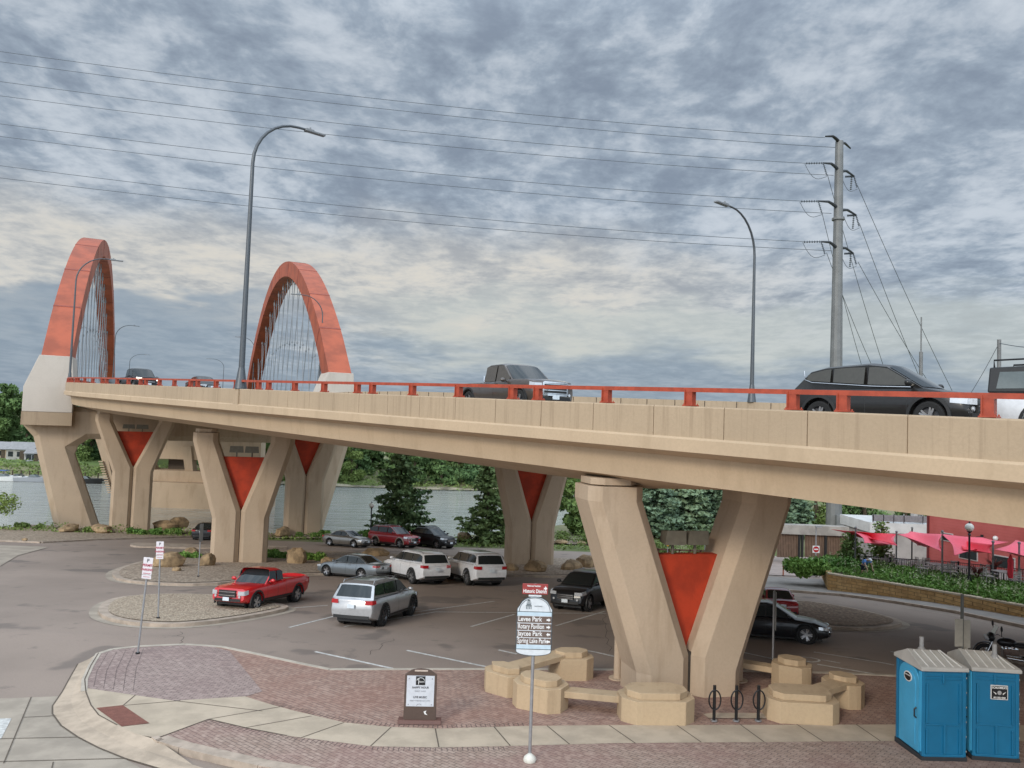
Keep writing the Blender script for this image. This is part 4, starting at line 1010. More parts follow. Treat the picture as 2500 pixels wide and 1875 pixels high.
def PICKUP(L=5.7, W=1.95, H=1.80, wb=3.4, r=.40, hood=1.12, crew=True, **k):
    fo = .95; xf = wb / 2 + fo; xr = xf - L; cb_ = xf - (3.75 if crew else 3.15); 
    d = dict(kind='pickup', L=L, W=W, H=H, wb=wb, fo=fo, r=r, zb=.36, bed=(xr + .07, cb_ - .14), top=[(xr, 1.14), (xr + .04, 1.17), (cb_, 1.17), (cb_ + .1, 1.13), (xf - 1.5, hood), (xf - .5, hood - .03), (xf - .12, hood - .10), (xf, hood - .22)],
             cab=[(cb_ + .02, 1.10), (cb_ + .14, H - .08), (cb_ + .4, H - .01), (cb_ + 1.2, H), (xf - 2.30, H - .04), (xf - 1.45, hood - .03)], belt=[(-3, 1.20), (2, 1.13)],
             wins=([(cb_ + .2, cb_ + .98), (cb_ + 1.06, xf - 1.72)] if crew else [(cb_ + .16, cb_ + .62), (cb_ + .70, xf - 1.74)]), seams=((cb_ - .02, cb_ + 1.02, xf - 1.68) if crew else (cb_ - .02, cb_ + .64, xf - 1.68)),
             handles=((cb_ + .30, cb_ + 1.2) if crew else (cb_ + .85,)), hl=(hood - .34, hood - .17), tl=(.80, 1.08), tly=.86, tlw=.10, gr=(.66, hood - .14), rpz=.62, wroof=.76, chrome_bumper=True, fpz=.58, hly=.66, hlw=.22)
    d.update(k); return d
P_red = paint('red_paint', (0.58, 0.008, 0.012)); P_silver = paint('silver_paint', (0.50, 0.50, 0.50), 0.6, .3); P_grey = paint('bluegrey_paint', (0.24, 0.27, 0.29), 0.6, .3)
P_white = paint('white_car_paint', (0.76, 0.76, 0.77)); P_black = paint('black_car_paint', (0.012, 0.012, 0.014)); P_brown = paint('bronze_paint', (0.085, 0.066, 0.053), .25, .3)
P_maroon = paint('maroon_paint', (0.38, 0.012, 0.02)); P_dgrey = paint('dark_grey_paint', (0.022, 0.021, 0.020), .1, .25); P_tang = paint('tan_grey_paint', (0.26, 0.245, 0.22), .6, .3); M_goldtrim = plain('tan_trim', (0.42, 0.36, 0.29), .5, .3, .5)

def at_wheels(fpx, bpx, side, P):
    """Place a car from the image points where its front and rear wheels on the visible side touch the ground."""
    a, b_ = G(*fpx), G(*bpx); d = Vector((a.x - b_.x, a.y - b_.y)); L_ = d.length; d.normalize(); head = math.atan2(d.x, d.y)
    mid = (a + b_) / 2; rgt = Vector((math.cos(head), -math.sin(head))); off = (P['W'] / 2 - .12) * (-1 if side == 'R' else 1)
    print('CAR wb', round(L_, 2), 'vs', P['wb'], 'head', round(math.degrees(head)), 'D', round(mid.y, 1))
    p = Vector((mid.x, mid.y)) + rgt * off; return (p.x, p.y, gz(p.y)), head
def by_wheel(wpx, which, side, headdeg, P):
    a = G(*wpx); head = R(headdeg); d = Vector((math.sin(head), math.cos(head))); rgt = Vector((math.cos(head), -math.sin(head)))
    p = Vector((a.x, a.y)) - d * (P['wb'] / 2) * (1 if which == 'F' else -1) + rgt * (P['W'] / 2 - .12) * (-1 if side == 'R' else 1)
    return (p.x, p.y, gz(p.y)), head
def put(root, head, pitch=True):
    if pitch: # rest the wheels on the sloping ground
        y = root.location.y; sl = -.09 if y > 28 else -.03
        n_ = Vector((0, -sl, 1)).normalized(); q = Vector((0, 0, 1)).rotation_difference(n_)
        root.rotation_euler = (q.to_matrix().to_4x4() @ Matrix.Rotation(math.pi / 2 - head, 4, 'Z')).to_euler()
    return root
def fit(P, x0, x1, ytop, ybot, head0, rng=35, srange=(.82, 1.12)):
    L, W, H, wb, fo, r = P['L'], P['W'], P['H'], P['wb'], P['fo'], P['r']; xf = wb / 2 + fo; xr = xf - L; hw0 = W / 2
    pts = [(x, y * sy_, z) for sy_ in (-1, 1) for x, y, z in ((xf, hw0 * .80, .45), (xf - .25, hw0 * .97, .5), (xr, hw0 * .86, .6), (xr + .2, hw0 * .97, .6), (P['cab'][1][0], hw0 * .70, P['cab'][1][1]), (P['cab'][-2][0], hw0 * .70, P['cab'][-2][1]), ((P['cab'][1][0] + P['cab'][-2][0]) / 2, hw0 * .70, H), (wb / 2, hw0, .02), (-wb / 2, hw0, .02))]
    best = None
    def bbox(x, y, head, sc):
        z0 = gz(y); c_, s_ = math.cos(math.pi / 2 - head), math.sin(math.pi / 2 - head); us, vs_ = [], []; sl = -.09 if y > 28 else -.03
        for a, b_, z in pts:
            wx, wy = (a * c_ - b_ * s_) * sc, (a * s_ + b_ * c_) * sc; p = Vector((x + wx, y + wy, z0 + z * sc + sl * wy)) - CAM; d_ = p.dot(fwd); us.append(CW / 2 + F * p.dot(rt) / d_); vs_.append(CH / 2 - F * p.dot(up) / d_)
        return min(us), max(us), min(vs_), max(vs_)
    for hi_ in range(-rng, rng + 1):
        head = R(head0 + hi_); sc = 1.0; g_ = G((x0 + x1) / 2, ybot - 12); x, y = g_.x, g_.y
        for _ in range(14):
            a, b_, c_, d_ = bbox(x, y, head, sc); k = y / F
            x += ((x0 + x1) - (a + b_)) / 2 * k; y -= (ybot - d_) * k * y / (7.7 - gz(y)) * .55; sc = max(srange[0], min(srange[1], sc * ((ybot - ytop) / max(20, d_ - c_)) ** .5))
        a, b_, c_, d_ = bbox(x, y, head, sc); e = abs(a - x0) + abs(b_ - x1) + abs(c_ - ytop) + abs(d_ - ybot) + abs(sc - 1) * 20 + abs(hi_) * .05
        if best is None or e < best[0]: best = (e, x, y, head, sc)
    e, x, y, head, sc = best; print('FIT', round(e, 1), round(math.degrees(head)), round(sc, 2), round(y, 1)); return (x, y, gz(y)), head, sc
CARS = 'cars parked in the lot'
p_ = PICKUP(L=5.4, W=1.82, H=1.72, wb=3.3, crew=False, hood=1.08, r=.38, bar_mat=M_chrome, flare=True)
l, h, sc = fit(p_, 514, 754, 1382, 1492, 205); put(make_car('parked_pickup', 'bright red pickup truck with black wheel arches parked beside the pebble island', 'pickup truck', l, h, p_, P_red, group=CARS, glass=M_glass), h).scale = (sc,) * 3
p_ = SUV(L=5.1, W=1.98, H=1.80, wb=3.05, r=.40, hood=1.15)
l, h, sc = fit(p_, 806, 1022, 1406, 1528, 30); put(make_car('parked_suv', 'silver SUV with roof bars, seen from behind in the middle of the lot', 'SUV', l, h, p_, P_silver, group=CARS, roof_rack=2, dark_rims=True), h).scale = (sc,) * 3
p_ = SEDAN(L=4.85, W=1.82, H=1.46, wb=2.74)
l, h, sc = fit(p_, 772, 959, 1351, 1415, -58); put(make_car('parked_sedan', 'blue grey sedan seen from behind, left of two white SUVs', 'car', l, h, p_, P_grey, group=CARS), h).scale = (sc,) * 3
p_ = SUV(L=4.9, W=1.93, H=1.74, wb=2.79, r=.37)
l, h, sc = fit(p_, 932, 1101, 1342, 1425, -35); put(make_car('parked_suv', 'pearl white SUV between the blue grey sedan and another white SUV', 'SUV', l, h, p_, P_white, group=CARS, roof_rack=1), h).scale = (sc,) * 3
p_ = SUV(L=4.98, W=1.97, H=1.76, wb=2.9, r=.38)
l, h, sc = fit(p_, 1080, 1237, 1343, 1428, -30); put(make_car('parked_suv', 'bright white SUV with black rear glass, rightmost of the far parked row', 'SUV', l, h, p_, P_white, group=CARS, dark_rims=False), h).scale = (sc,) * 3
p_ = SEDAN(L=4.63, W=1.8, H=1.45, wb=2.7)
l, h, sc = fit(p_, 785, 912, 1293, 1337, 130); put(make_car('parked_sedan', 'tan grey sedan facing right, by the river beside a maroon SUV', 'car', l, h, p_, P_tang, group=CARS), h).scale = (sc,) * 3
p_ = SUV(L=4.9, W=1.87, H=1.81, wb=2.88, r=.38, hood=1.16, frame=True)
l, h, sc = fit(p_, 897, 1027, 1282, 1338, 130); put(make_car('parked_suv', 'maroon SUV with tan lower trim facing right near the river', 'SUV', l, h, p_, P_maroon, group=CARS, cladding=M_goldtrim, roof_rack=1), h).scale = (sc,) * 3
p_ = SUV(L=4.6, W=1.81, H=1.70, wb=2.62, r=.36)
l, h, sc = fit(p_, 1002, 1116, 1288, 1339, 135); put(make_car('parked_suv', 'black SUV with chrome bars facing right, next to the maroon SUV', 'SUV', l, h, p_, P_black, group=CARS, roof_rack=1), h).scale = (sc,) * 3
p_ = SUV(L=4.6, W=1.81, H=1.72, wb=2.62, r=.36)
l, h, sc = fit(p_, 1010, 1098, 1283, 1330, 140); put(make_car('parked_suv', 'dark grey SUV mostly hidden behind the black SUV near the river', 'SUV', l, h, p_, P_dgrey, group=CARS, roof_rack=1), h).scale = (sc,) * 3
p_ = SEDAN(L=4.8, W=1.8, H=1.45, wb=2.7)
l, h, sc = fit(p_, 465, 545, 1275, 1318, 15); put(make_car('parked_sedan', 'black sedan seen from behind, half hidden by the left concrete pier', 'car', l, h, p_, P_black, group=CARS), h).scale = (sc,) * 3
p_ = SUV(L=4.55, W=1.82, H=1.70, wb=2.66, r=.37, hood=1.12, bars=3)
l, h, sc = fit(p_, 1342, 1500, 1390, 1493, 200); put(make_car('parked_suv', 'black SUV facing the camera, partly behind the nearest concrete pier', 'SUV', l, h, p_, P_black, group=CARS, roof_rack=1), h).scale = (sc,) * 3
p_ = SEDAN(L=4.8, W=1.86, H=1.50, wb=2.75, r=.37)
l, h, sc = fit(p_, 1748, 2012, 1462, 1573, 95, 15); put(make_car('parked_sedan', 'glossy black car with bright spoked wheels facing right beyond the pier', 'car', l, h, p_, P_black, group=CARS), h).scale = (sc,) * 3
p_ = SEDAN(L=4.3, W=1.78, H=1.50, wb=2.6)
l, h, sc = fit(p_, 1845, 1952, 1434, 1510, 15); put(make_car('parked_hatchback', 'small red car seen from behind, beyond the glossy black car', 'car', l, h, p_, P_maroon, group=CARS), h).scale = (sc,) * 3
# traffic on the bridge
def on_deck(pxx, d, fwd_dir=-1, dh=0.0):
    s = s_at(pxx, d, -12, 110); p = DK(s, d, RZ); a = dk_ang(s); head = a + (math.pi if fwd_dir < 0 else 0) + R(dh); return (p.x, p.y, p.z), head, s
TR = 'vehicles driving over the bridge'
p_ = PICKUP(L=5.89, W=2.06, H=1.92, wb=3.74, r=.42, hood=1.26, frame=True, bars=4, grw=.6, bar_mat=M_chrome)
l, h, _ = on_deck(1252, 4.4, -1, 9); make_car('pickup_truck', 'dark bronze crew cab pickup with chrome grille driving on the bridge', 'pickup truck', l, h, p_, P_brown, group=TR, chrome_belt=True, glass=plain('tinted_glass', (.085, .072, .058), .06, spec=.6))
p_ = SUV(L=4.52, W=1.84, H=1.66, wb=2.69, r=.37, hood=1.06)
xf_ = 2.69 / 2 + .93; xr_ = xf_ - 4.52; p_['cab'] = [(xr_ + .10, 1.04), (xr_ + .55, 1.50), (xr_ + 1.0, 1.60), (-.15, 1.66), (xf_ - 1.95, 1.60), (xf_ - .92, 1.02)]; p_['wins'] = [(xr_ + .52, -2.69 / 2 + .25), (-2.69 / 2 + .33, -.22), (-.12, xf_ - 1.28)]; p_['belt'] = [(-3, 1.30), (xr_ + .5, 1.22), (0, 1.10), (2, 1.04)]; p_['top'] = [(xr_, .98), (xr_ + .12, 1.06), (-.5, 1.03), (xf_ - 1.05, 1.03), (xf_ - .5, .94), (xf_ - .15, .82), (xf_, .70)]; p_['hl'] = (.68, .82); p_['gr'] = (.50, .70)
l, h, _ = on_deck(2165, 4.2, -1); l = (l[0], l[1], l[2] + .02); esc = make_car('driving_suv', 'black compact SUV with chrome window strip, nearest vehicle on the bridge', 'SUV', l, h, p_, P_dgrey, group=TR, chrome_belt=True, glass=plain('tinted_glass2', (.075, .072, .062), .06, spec=.6)); esc.scale = (1.0, 1.0, 1.08)
p_ = PICKUP(L=5.7, W=2.0, H=1.9, wb=3.5, r=.42, hood=1.2)
l, h, s_w = on_deck(2800, 6.5, -1); wp = make_car('pickup_truck', 'white pickup truck with a black topper and rack at the right edge', 'pickup truck', l, h, p_, P_white, group=TR)
mb = MB(); x0, x1 = p_['bed'][0] - .05, p_['bed'][1] + .14; mb.rings([[(x0, y, z) for y, z in ((-.97, 1.18), (.97, 1.18), (.80, 1.82), (-.80, 1.82))], [(x1, y, z) for y, z in ((-.97, 1.18), (.97, 1.18), (.80, 1.88), (-.80, 1.88))]]); mb.build('topper', M_trim, wp, bevel=.04)
for sd_ in (-1, 1):
    mb = MB(); mb.extr([(x0 + .2, sd_ * .945, 1.28), (x1 - .2, sd_ * .945, 1.28), (x1 - .25, sd_ * .84, 1.70), (x0 + .25, sd_ * .84, 1.70)], (0, sd_ * .012, 0)); mb.build('topper_window', M_glassl, wp)
    mb = MB(); mb.tube([(x0 + .1, sd_ * .75, 1.82), (x0 + .1, sd_ * .78, 2.0), (x1 + 1.0, sd_ * .78, 2.05)], .025, 6); mb.build('rack_rail', M_black, wp)
p_ = PICKUP(L=5.8, W=2.0, H=1.92, wb=3.6, r=.41, hood=1.22)
l, h, _ = on_deck(340, 3.9, -1); make_car('pickup_truck', 'black pickup with lit headlights coming off the arch span', 'pickup truck', l, h, p_, P_black, group=TR, lit=True)
p_ = SEDAN(); l, h, _ = on_deck(283, 3.9, -1); l = DK(96, 4.0, RZ); make_car('driving_car', 'small dark car following the pickup with lit headlights', 'car', tuple(l), dk_ang(96) + math.pi, p_, P_dgrey, group=TR)
p_ = SEDAN(H=1.5); l, h, _ = on_deck(497, 9.6, -1); make_car('driving_car', 'dark sedan coming towards the camera between the lamp and the pickup with lit headlights', 'car', l, h, p_, P_dgrey, group=TR)
#%%PART2%%
# ------------------------------------------------------------------ text
def text_mesh(s, size, name='lettering', mtl=None, parent=None, loc=(0, 0, 0), rot=(math.pi / 2, 0, 0), align='LEFT', sx=1.0, th=.002, bold=0.0):
    cu = bpy.data.curves.new('t', 'FONT'); cu.body = s; cu.size = size; cu.align_x = align; cu.extrude = th; cu.offset = bold; cu.resolution_u = 3
    o = bpy.data.objects.new('t', cu); COL.objects.link(o)
    me = bpy.data.meshes.new_from_object(o); bpy.data.objects.remove(o); bpy.data.curves.remove(cu)
    me.materials.clear(); me.materials.append(mtl)
    q = bpy.data.objects.new(name, me); COL.objects.link(q); q.location = loc; q.rotation_euler = rot; q.scale = (sx, 1, 1)
    if parent is not None: q.parent = parent
    return q
def quadbox(mb, x0, x1, z0, z1, y0, y1, M=None): mb.box(((x0 + x1) / 2, (y0 + y1) / 2, (z0 + z1) / 2), (x1 - x0, y1 - y0, z1 - z0), M=M)

# ------------------------------------------------------------------ wayfinding sign
M_brown = plain('sign_brown', (0.15, 0.105, 0.085), .5); M_signw = plain('sign_white', (0.70, 0.74, 0.76), .4); M_pblue = plain('sign_pale_blue', (0.55, 0.68, 0.76), .4)
M_txt = plain('sign_lettering', (0.85, 0.85, 0.83), .5); M_sred = plain('sign_red_brown', (0.33, 0.05, 0.045), .45)
gs = G(1293, 1860, .13); D_ = gs.y
sg = thing('directional_sign', 'white arched park direction sign with brown rows on a grey post', 'sign', (gs.x, gs.y, gs.z), R(1.5))
def zat(py_, px_=1300): return AT(px_, py_, D_).z - gs.z
def xat(px_, py_=1530): return AT(px_, py_, D_).x - AT(1301, py_, D_).x
zt_, zb_ = zat(1456), zat(1602); PWD = .405
mb = MB(); mb.tube([(0, .05, .12), (0, .05, zat(1426))], .037, 14); mb.build('post', M_steel, sg, 40)
mb = MB(); mb.lathe([(.13, 0), (.15, .05), (.13, .11), (.07, .16), (.045, .18)], 16); mb.build('post_base', plain('cream_base', (.68, .66, .58), .6), sg, 40)
def sign_outline(g_=0.0, top=True):
    pts = []; zs = zat(1482)
    for k in range(13):
        a = math.pi * k / 12; pts.append((-(.345 - g_) * math.cos(a), zs + ((zt_ - zs) - g_) * math.sin(a)))
    pts = [(-PWD + g_, zs - .05)] + [(-.345 + g_ * .5, zs + .03)] + pts[2:-2] + [(.345 - g_ * .5, zs + .03), (PWD - g_, zs - .05)]
    zl = zat(1590); pts += [(PWD - g_, zl)]
    for k in range(1, 12):
        a = math.pi * k / 12; pts.append(((PWD - g_) * math.cos(a), zl - ((zl - zb_) - g_) * math.sin(a)))
    pts += [(-PWD + g_, zl)]; return pts
mb = MB(); mb.extr([(x, 0, z) for x, z in sign_outline()], (0, .03, 0)); mb.build('sign_edge', plain('sign_edge_dark', (.05, .07, .08), .5), sg)
mb = MB(); mb.extr([(x, -.006, z) for x, z in sign_outline(.018)], (0, .01, 0)); mb.build('sign_panel', M_signw, sg)
for a, b_ in ((1503, 1493.5), (1584, 1574)): mb = MB(); quadbox(mb, -PWD + .02, PWD - .02, zat(a), zat(b_), -.010, 0); mb.build('blue_band', M_pblue, sg)
mb = MB(); quadbox(mb, -PWD + .02, PWD - .02, zat(1494), zat(1492.7), -.012, 0); quadbox(mb, -PWD + .02, PWD - .02, zat(1585.3), zat(1584), -.012, 0)
arc = [(-.35 * math.cos(math.pi * k / 20), -.011, zat(1493) + (zt_ - zat(1493) - .03) * math.sin(math.pi * k / 20)) for k in range(21)]; mb.tube(arc, .006, 5); mb.build('outline', plain('sign_edge_dark', (.05, .07, .08), .5), sg)
rows = [('Levee Park', 1), ('Rotary Pavilion', 1), ('Jaycee Park', -1), ('Spring Lake Park', -1)]; rb = [1503.5, 1521.5, 1539.5, 1557.0, 1574.5]
for i, (tx, dr) in enumerate(rows):
    z1, z0 = zat(rb[i]) - .008, zat(rb[i + 1]) + .012
    mb = MB(); quadbox(mb, -PWD + .02, PWD - .02, z0, z1, -.011, 0); nr = mb.build('name_row', M_brown, sg)
    text_mesh(tx, .150, 'lettering', M_txt, nr, (-PWD + .035, -.014, z0 + .035), sx=.80 if i in (0, 2) else .65, bold=.002)
    zc_ = (z0 + z1) / 2; cx_ = .32; a = .045 * dr
    mb = MB(); mb.extr([(cx_ - a, -.014, zc_ + .018), (cx_, -.014, zc_ + .018), (cx_, -.014, zc_ + .042), (cx_ + a, -.014, zc_), (cx_, -.014, zc_ - .042), (cx_, -.014, zc_ - .018), (cx_ - a, -.014, zc_ - .018)], (0, .005, 0)); mb.build('arrow', M_txt, nr)
mb = MB(); zc_ = zat(1487); M_ink = plain('emblem_ink', (.12, .15, .16), .6)   # domed building emblem
for k in range(4): quadbox(mb, -.20 + k * .035, -.182 + k * .035, zc_, zc_ + .05, -.010, 0)
quadbox(mb, -.205, -.072, zc_ + .058, zc_ + .085, -.010, 0); quadbox(mb, -.19, -.087, zc_ + .092, zc_ + .115, -.010, 0)
for k in range(5): quadbox(mb, -.185 + k * .021, -.173 + k * .021, zc_ + .12, zc_ + .165 - abs(k - 2) * .008, -.010, 0)
mb.extr([(-.185, -.010, zc_ + .17), (-.16, -.010, zc_ + .20), (-.139, -.010, zc_ + .215), (-.118, -.010, zc_ + .20), (-.093, -.010, zc_ + .17)], (0, .008, 0)); quadbox(mb, -.142, -.136, zc_ + .21, zc_ + .26, -.010, 0)
mb.build('emblem', M_ink, sg)
text_mesh('HASTINGS', .038, 'lettering', M_ink, sg, (-.01, -.010, zc_ + .055))
zA, zB = zat(1451), zat(1425)
mb = MB(); quadbox(mb, -.295, .285, zA, zB, -.004, .02); tp = mb.build('top_panel', M_sred, sg, bevel=.008)
text_mesh('National Register', .055, 'lettering', M_txt, tp, (-.19, -.008, zB - .065), sx=.8, bold=.001); text_mesh('Historic District', .115, 'lettering', M_txt, tp, (-.275, -.008, zA + .035), sx=.70, bold=.0025)
mb = MB(); zc_ = (zA + zB) / 2 + .02; mb.extr([(.19, -.008, zc_ + .017), (.22, -.008, zc_ + .017), (.22, -.008, zc_ + .055), (.268, -.008, zc_), (.22, -.008, zc_ - .055), (.22, -.008, zc_ - .017), (.19, -.008, zc_ - .017)], (0, .005, 0)); mb.build('arrow', M_txt, tp)
mb = MB(); quadbox(mb, -.15, .14, zA - .05, zA - .015, 0, .02); mb.build('bracket', M_signw, sg)

# ------------------------------------------------------------------ sandwich board
ga = G(1023, 1767, .13); Da = ga.y; sc_ = Da / F
fs = thing('sandwich_board', 'brown frame sidewalk board with white happy hour poster', 'sign', (ga.x, ga.y, ga.z), R(3))
def za(py_): return (1767 - py_) * sc_
M_bb = plain('board_brown', (.095, .062, .048), .6)
mb = MB(); pts = [(-.40, .05), (.42, .05), (.40, za(1652))] + [(.31 * math.cos(a), za(1652) + .15 * math.sin(a) ** .6) for a in [math.pi * k / 10 for k in range(1, 10)]] + [(-.40, za(1652))]
mb.extr([(x, 0, z) for x, z in pts], (0, .06, 0)); mb.build('frame', M_bb, fs, bevel=.01)
mb = MB(); mb.extr([(-.53, -.10, .015), (.55, -.10, .015), (.55, -.04, .10), (-.53, -.04, .10)], (0, .24, 0)); mb.build('rocker_base', plain('board_rust', (.13, .06, .045), .6), fs, bevel=.01)
mb = MB(); quadbox(mb, -.16, .17, za(1644) - .0, za(1640.5), -.008, 0); mb.build('handle_slot', plain('slot_light', (.55, .45, .38), .7), fs)
mb = MB(); quadbox(mb, -.345, .345, za(1726), za(1654), -.012, 0); ps = mb.build('poster', plain('poster_paper', (.60, .62, .66), .5), fs)
mb = MB(); zt2 = za(1655); quadbox(mb, -.12, .115, zt2 - .215, zt2, -.018, -.010); mb.build('logo_square', plain('logo_black', (.012, .012, .014), .5), ps)
mb = MB(); mb.tube([(-.10, -.02, zt2 - .10), (-.07, -.02, zt2 - .06), (-.05, -.02, zt2 - .04), (-.05, -.02, zt2 - .20)], .008, 5); mb.tube([(-.05, -.02, zt2 - .05), (0, -.02, zt2 - .03), (.06, -.02, zt2 - .05), (.10, -.02, zt2 - .10)], .006, 5); mb.build('logo_swirl', M_txt, ps)
text_mesh('bistro', .055, 'lettering', M_txt, ps, (-.035, -.021, zt2 - .15)); inkd = plain('poster_ink', (.10, .10, .11), .6); inkg = plain('poster_ink_grey', (.30, .30, .33), .6)
text_mesh('HAPPY HOUR', .068, 'lettering', inkd, ps, (0, -.015, zt2 - .30), align='CENTER', bold=.002); text_mesh('DAILY 3-6PM', .05, 'lettering', inkg, ps, (0, -.015, zt2 - .385), align='CENTER')
text_mesh('LIVE MUSIC', .068, 'lettering', inkd, ps, (0, -.015, zt2 - .54), align='CENTER', bold=.002); text_mesh('EVERY WEDNESDAY 5-7PM', .042, 'lettering', inkg, ps, (0, -.015, zt2 - .62), align='CENTER')
mb = MB(); mb.tube([(-.08, -.015, zt2 - .73), (-.06, -.015, zt2 - .69), (-.01, -.015, zt2 - .68), (.04, -.015, zt2 - .71)], .007, 5); mb.build('logo_mark', inkg, ps)
mb = MB(); mb.extr([(.10, -.004, .30), (.17, -.004, .33), (.15, -.004, .27), (.20, -.004, .22), (.13, -.004, .24)], (0, .003, 0)); mb.build('worn_sticker', M_txt, fs)
for (a, b_) in ((-.29, -.06), (.29, -.06), (-.29, -.70), (.29, -.70)):
    mb = MB(); mb.box((a, -.015, zt2 + b_), (.025, .01, .025)); mb.build('screw', inkg, ps)

# ------------------------------------------------------------------ permit parking signs and other sign posts
def permit(base, top, px0, px1, py0, py1, label, hb=0.0):
    g_ = G(*base, hb); tpt = AT(*top, g_.y); d = (tpt - g_); L_ = d.length
    t_ = thing('parking_sign', label, 'sign', tuple(g_), 0, 'permit parking signs'); t_.rotation_euler = d.to_track_quat('Z', 'X').to_euler(); t_.rotation_euler = (d.normalized().y * -0, math.asin(max(-1, min(1, d.x / L_))), 0)
    k = g_.y / F; w = (px1 - px0) * k / 2; h_ = (py1 - py0) * k; zc = L_ - h_
    mb = MB(); mb.tube([(0, .03, 0), (0, .03, L_)], .032, 8); mb.build('post', M_steel, t_, 40)
    mb = MB(); mb.tube([(0, .03, 0), (0, .03, .05)], .07, 10); mb.build('post_foot', M_black, t_)
    mb = MB(); quadbox(mb, -w, w, L_ - h_ * .80, L_, -.005, .0); p1 = mb.build('sign_plate', plain('permit_white', (.74, .70, .72), .5), t_, bevel=.003)
    mb = MB(); quadbox(mb, -w, w, L_ - h_, L_ - h_ * .82, -.005, .0); p2 = mb.build('sign_plate', plain('permit_white', (.74, .70, .72), .5), t_, bevel=.003)
    rd = plain('permit_red', (.42, .04, .08), .5)
    text_mesh('P', h_ * .22, 'lettering', inkd, p1, (0, -.008, L_ - h_ * .22), align='CENTER', bold=.004)
    text_mesh('PERMIT', h_ * .16, 'lettering', rd, p1, (0, -.008, L_ - h_ * .42), align='CENTER', bold=.003, sx=.9); text_mesh('PARKING', h_ * .14, 'lettering', rd, p1, (0, -.008, L_ - h_ * .62), align='CENTER', bold=.003, sx=.9)
    mb = MB(); quadbox(mb, -w * .8, w * .8, L_ - h_ * .76, L_ - h_ * .735, -.008, -.004); mb.build('rule_line', rd, p1)
    mb = MB(); quadbox(mb, -w * .7, w * .7, L_ - h_ * .92, L_ - h_ * .90, -.008, -.004); mb.build('rule_line', rd, p2)
permit((335, 1597), (363, 1361), 351, 374, 1361, 1412, 'white permit parking sign on leaning post, standing on the brick corner', .13)
permit((385, 1510), (391, 1322), 381, 399, 1322, 1364, 'white permit parking sign on post in the pale pebble island', .16)
def edge_sign(base, top, h_, w_, label, rz, hb=0.0, r=.03):
    g_ = G(*base, hb); tpt = AT(*top, g_.y); L_ = tpt.z - g_.z
    t_ = thing('parking_sign', label, 'sign', tuple(g_), rz)
    mb = MB(); mb.tube([(0, 0, 0), (0, 0, L_)], r, 8); mb.build('post', M_steel, t_, 40)
    mb = MB(); mb.box((0, -.04, L_ - h_ / 2), (w_, .006, h_)); mb.build('sign_plate', plain('sign_back_grey', (.36, .36, .35), .5, .4), t_, bevel=.003)
    mb = MB(); mb.tube([(0, 0, 0), (0, 0, .06)], .07, 8); mb.build('post_foot', M_black, t_)
edge_sign((484, 1408), (489, 1279), 1.0, .40, 'grey sign seen edge on, on a post by the left pier boulders', R(82), .16)
edge_sign((1886, 1655), (1890, 1443), 1.2, .45, 'grey sign seen edge on, on a tall post behind the right bench blocks', R(80), .13)
g_ = G(2350, 1700, .1); k = g_.y / F
t_ = thing('double_sign', 'pair of white sign boards on a steel post behind the blue toilets', 'sign', tuple(g_), R(8))
H2 = AT(2353, 1452, g_.y).z - g_.z
mb = MB(); mb.tube([(0, .04, 0), (0, .04, H2)], .05, 6); mb.build('post', plain('post_dull', (.22, .22, .2), .6, .4), t_, 30)
zz1 = AT(2353, 1512, g_.y).z - g_.z; zz0 = AT(2353, 1582, g_.y).z - g_.z; w0 = 23 * k
M_bone = plain('bone_sign', (.60, .56, .47), .5)
mb = MB(); quadbox(mb, -w0, -.02, zz0 + .05, zz1 + .02, -.03, -.015); mb.build('sign_board', M_bone, t_, bevel=.01)
mb = MB(); quadbox(mb, .05, w0 * 1.05, zz0 - .02, zz1 - .04, .06, .075); mb.build('sign_board', M_bone, t_, bevel=.01)
for s_ in (-1, 1):
    mb = MB(); mb.box((s_ * .10, .0, zz0 / 2), (.09, .04, zz0)); mb.build('support_strip', M_bone, t_)

# ------------------------------------------------------------------ concrete bench blocks
def rrect(l, w, c): return [(-l / 2 + c, -w / 2), (l / 2 - c, -w / 2), (l / 2, -w / 2 + c), (l / 2, w / 2 - c), (l / 2 - c, w / 2), (-l / 2 + c, w / 2), (-l / 2, w / 2 - c), (-l / 2, -w / 2 + c)]
def block(px_, py_, l, w, rz, label, h=.62, tier=.17, c=.27, tl=None, back=0.0):
    g_ = G(px_, py_, .13); x, y = g_.x, g_.y + back; z = gz(y) + .12
    t_ = thing('bench_block', label, 'bench block', (x, y, z), rz, 'concrete bench blocks')
    mb = MB(); mb.prism(rrect(l, w, c), 0, h); mb.build('block_base', M_bench, t_, bevel=.012)
    tl = tl or (l - .34, w - .3); mb = MB(); mb.prism(rrect(tl[0], tl[1], c * .85), h + .001, h + tier); mb.build('block_cap', M_bench, t_, bevel=.012); return Vector((x, y, z))
def beam(a, b_, label, z, wd=.45, th=.17):
    d = (b_ - a); t_ = thing('bench_slab', label, 'bench slab', tuple(a), math.atan2(d.y, d.x), 'concrete bench slabs'); L_ = Vector((d.x, d.y)).length
    mb = MB(); mb.box((L_ / 2, 0, z), (L_, wd, th)); mb.build('seat', M_bench, t_, bevel=.012)
b3 = block(1610, 1772, 1.95, 1.2, R(4), 'wide octagonal bench block in front of the nearest pier', back=.6, c=.33)
b2 = block(1320, 1737, 1.45, 1.05, R(-28), 'octagonal bench block behind the white direction sign post', h=.66, back=.45)
b1 = block(1232, 1700, 1.35, .8, R(-38), 'leftmost octagonal bench block, beside the parking line', h=.60, c=.28, back=.42)
b4 = block(1396, 1664, 1.35, .9, R(6), 'rear left bench block beyond the direction sign', h=.66, back=.5)
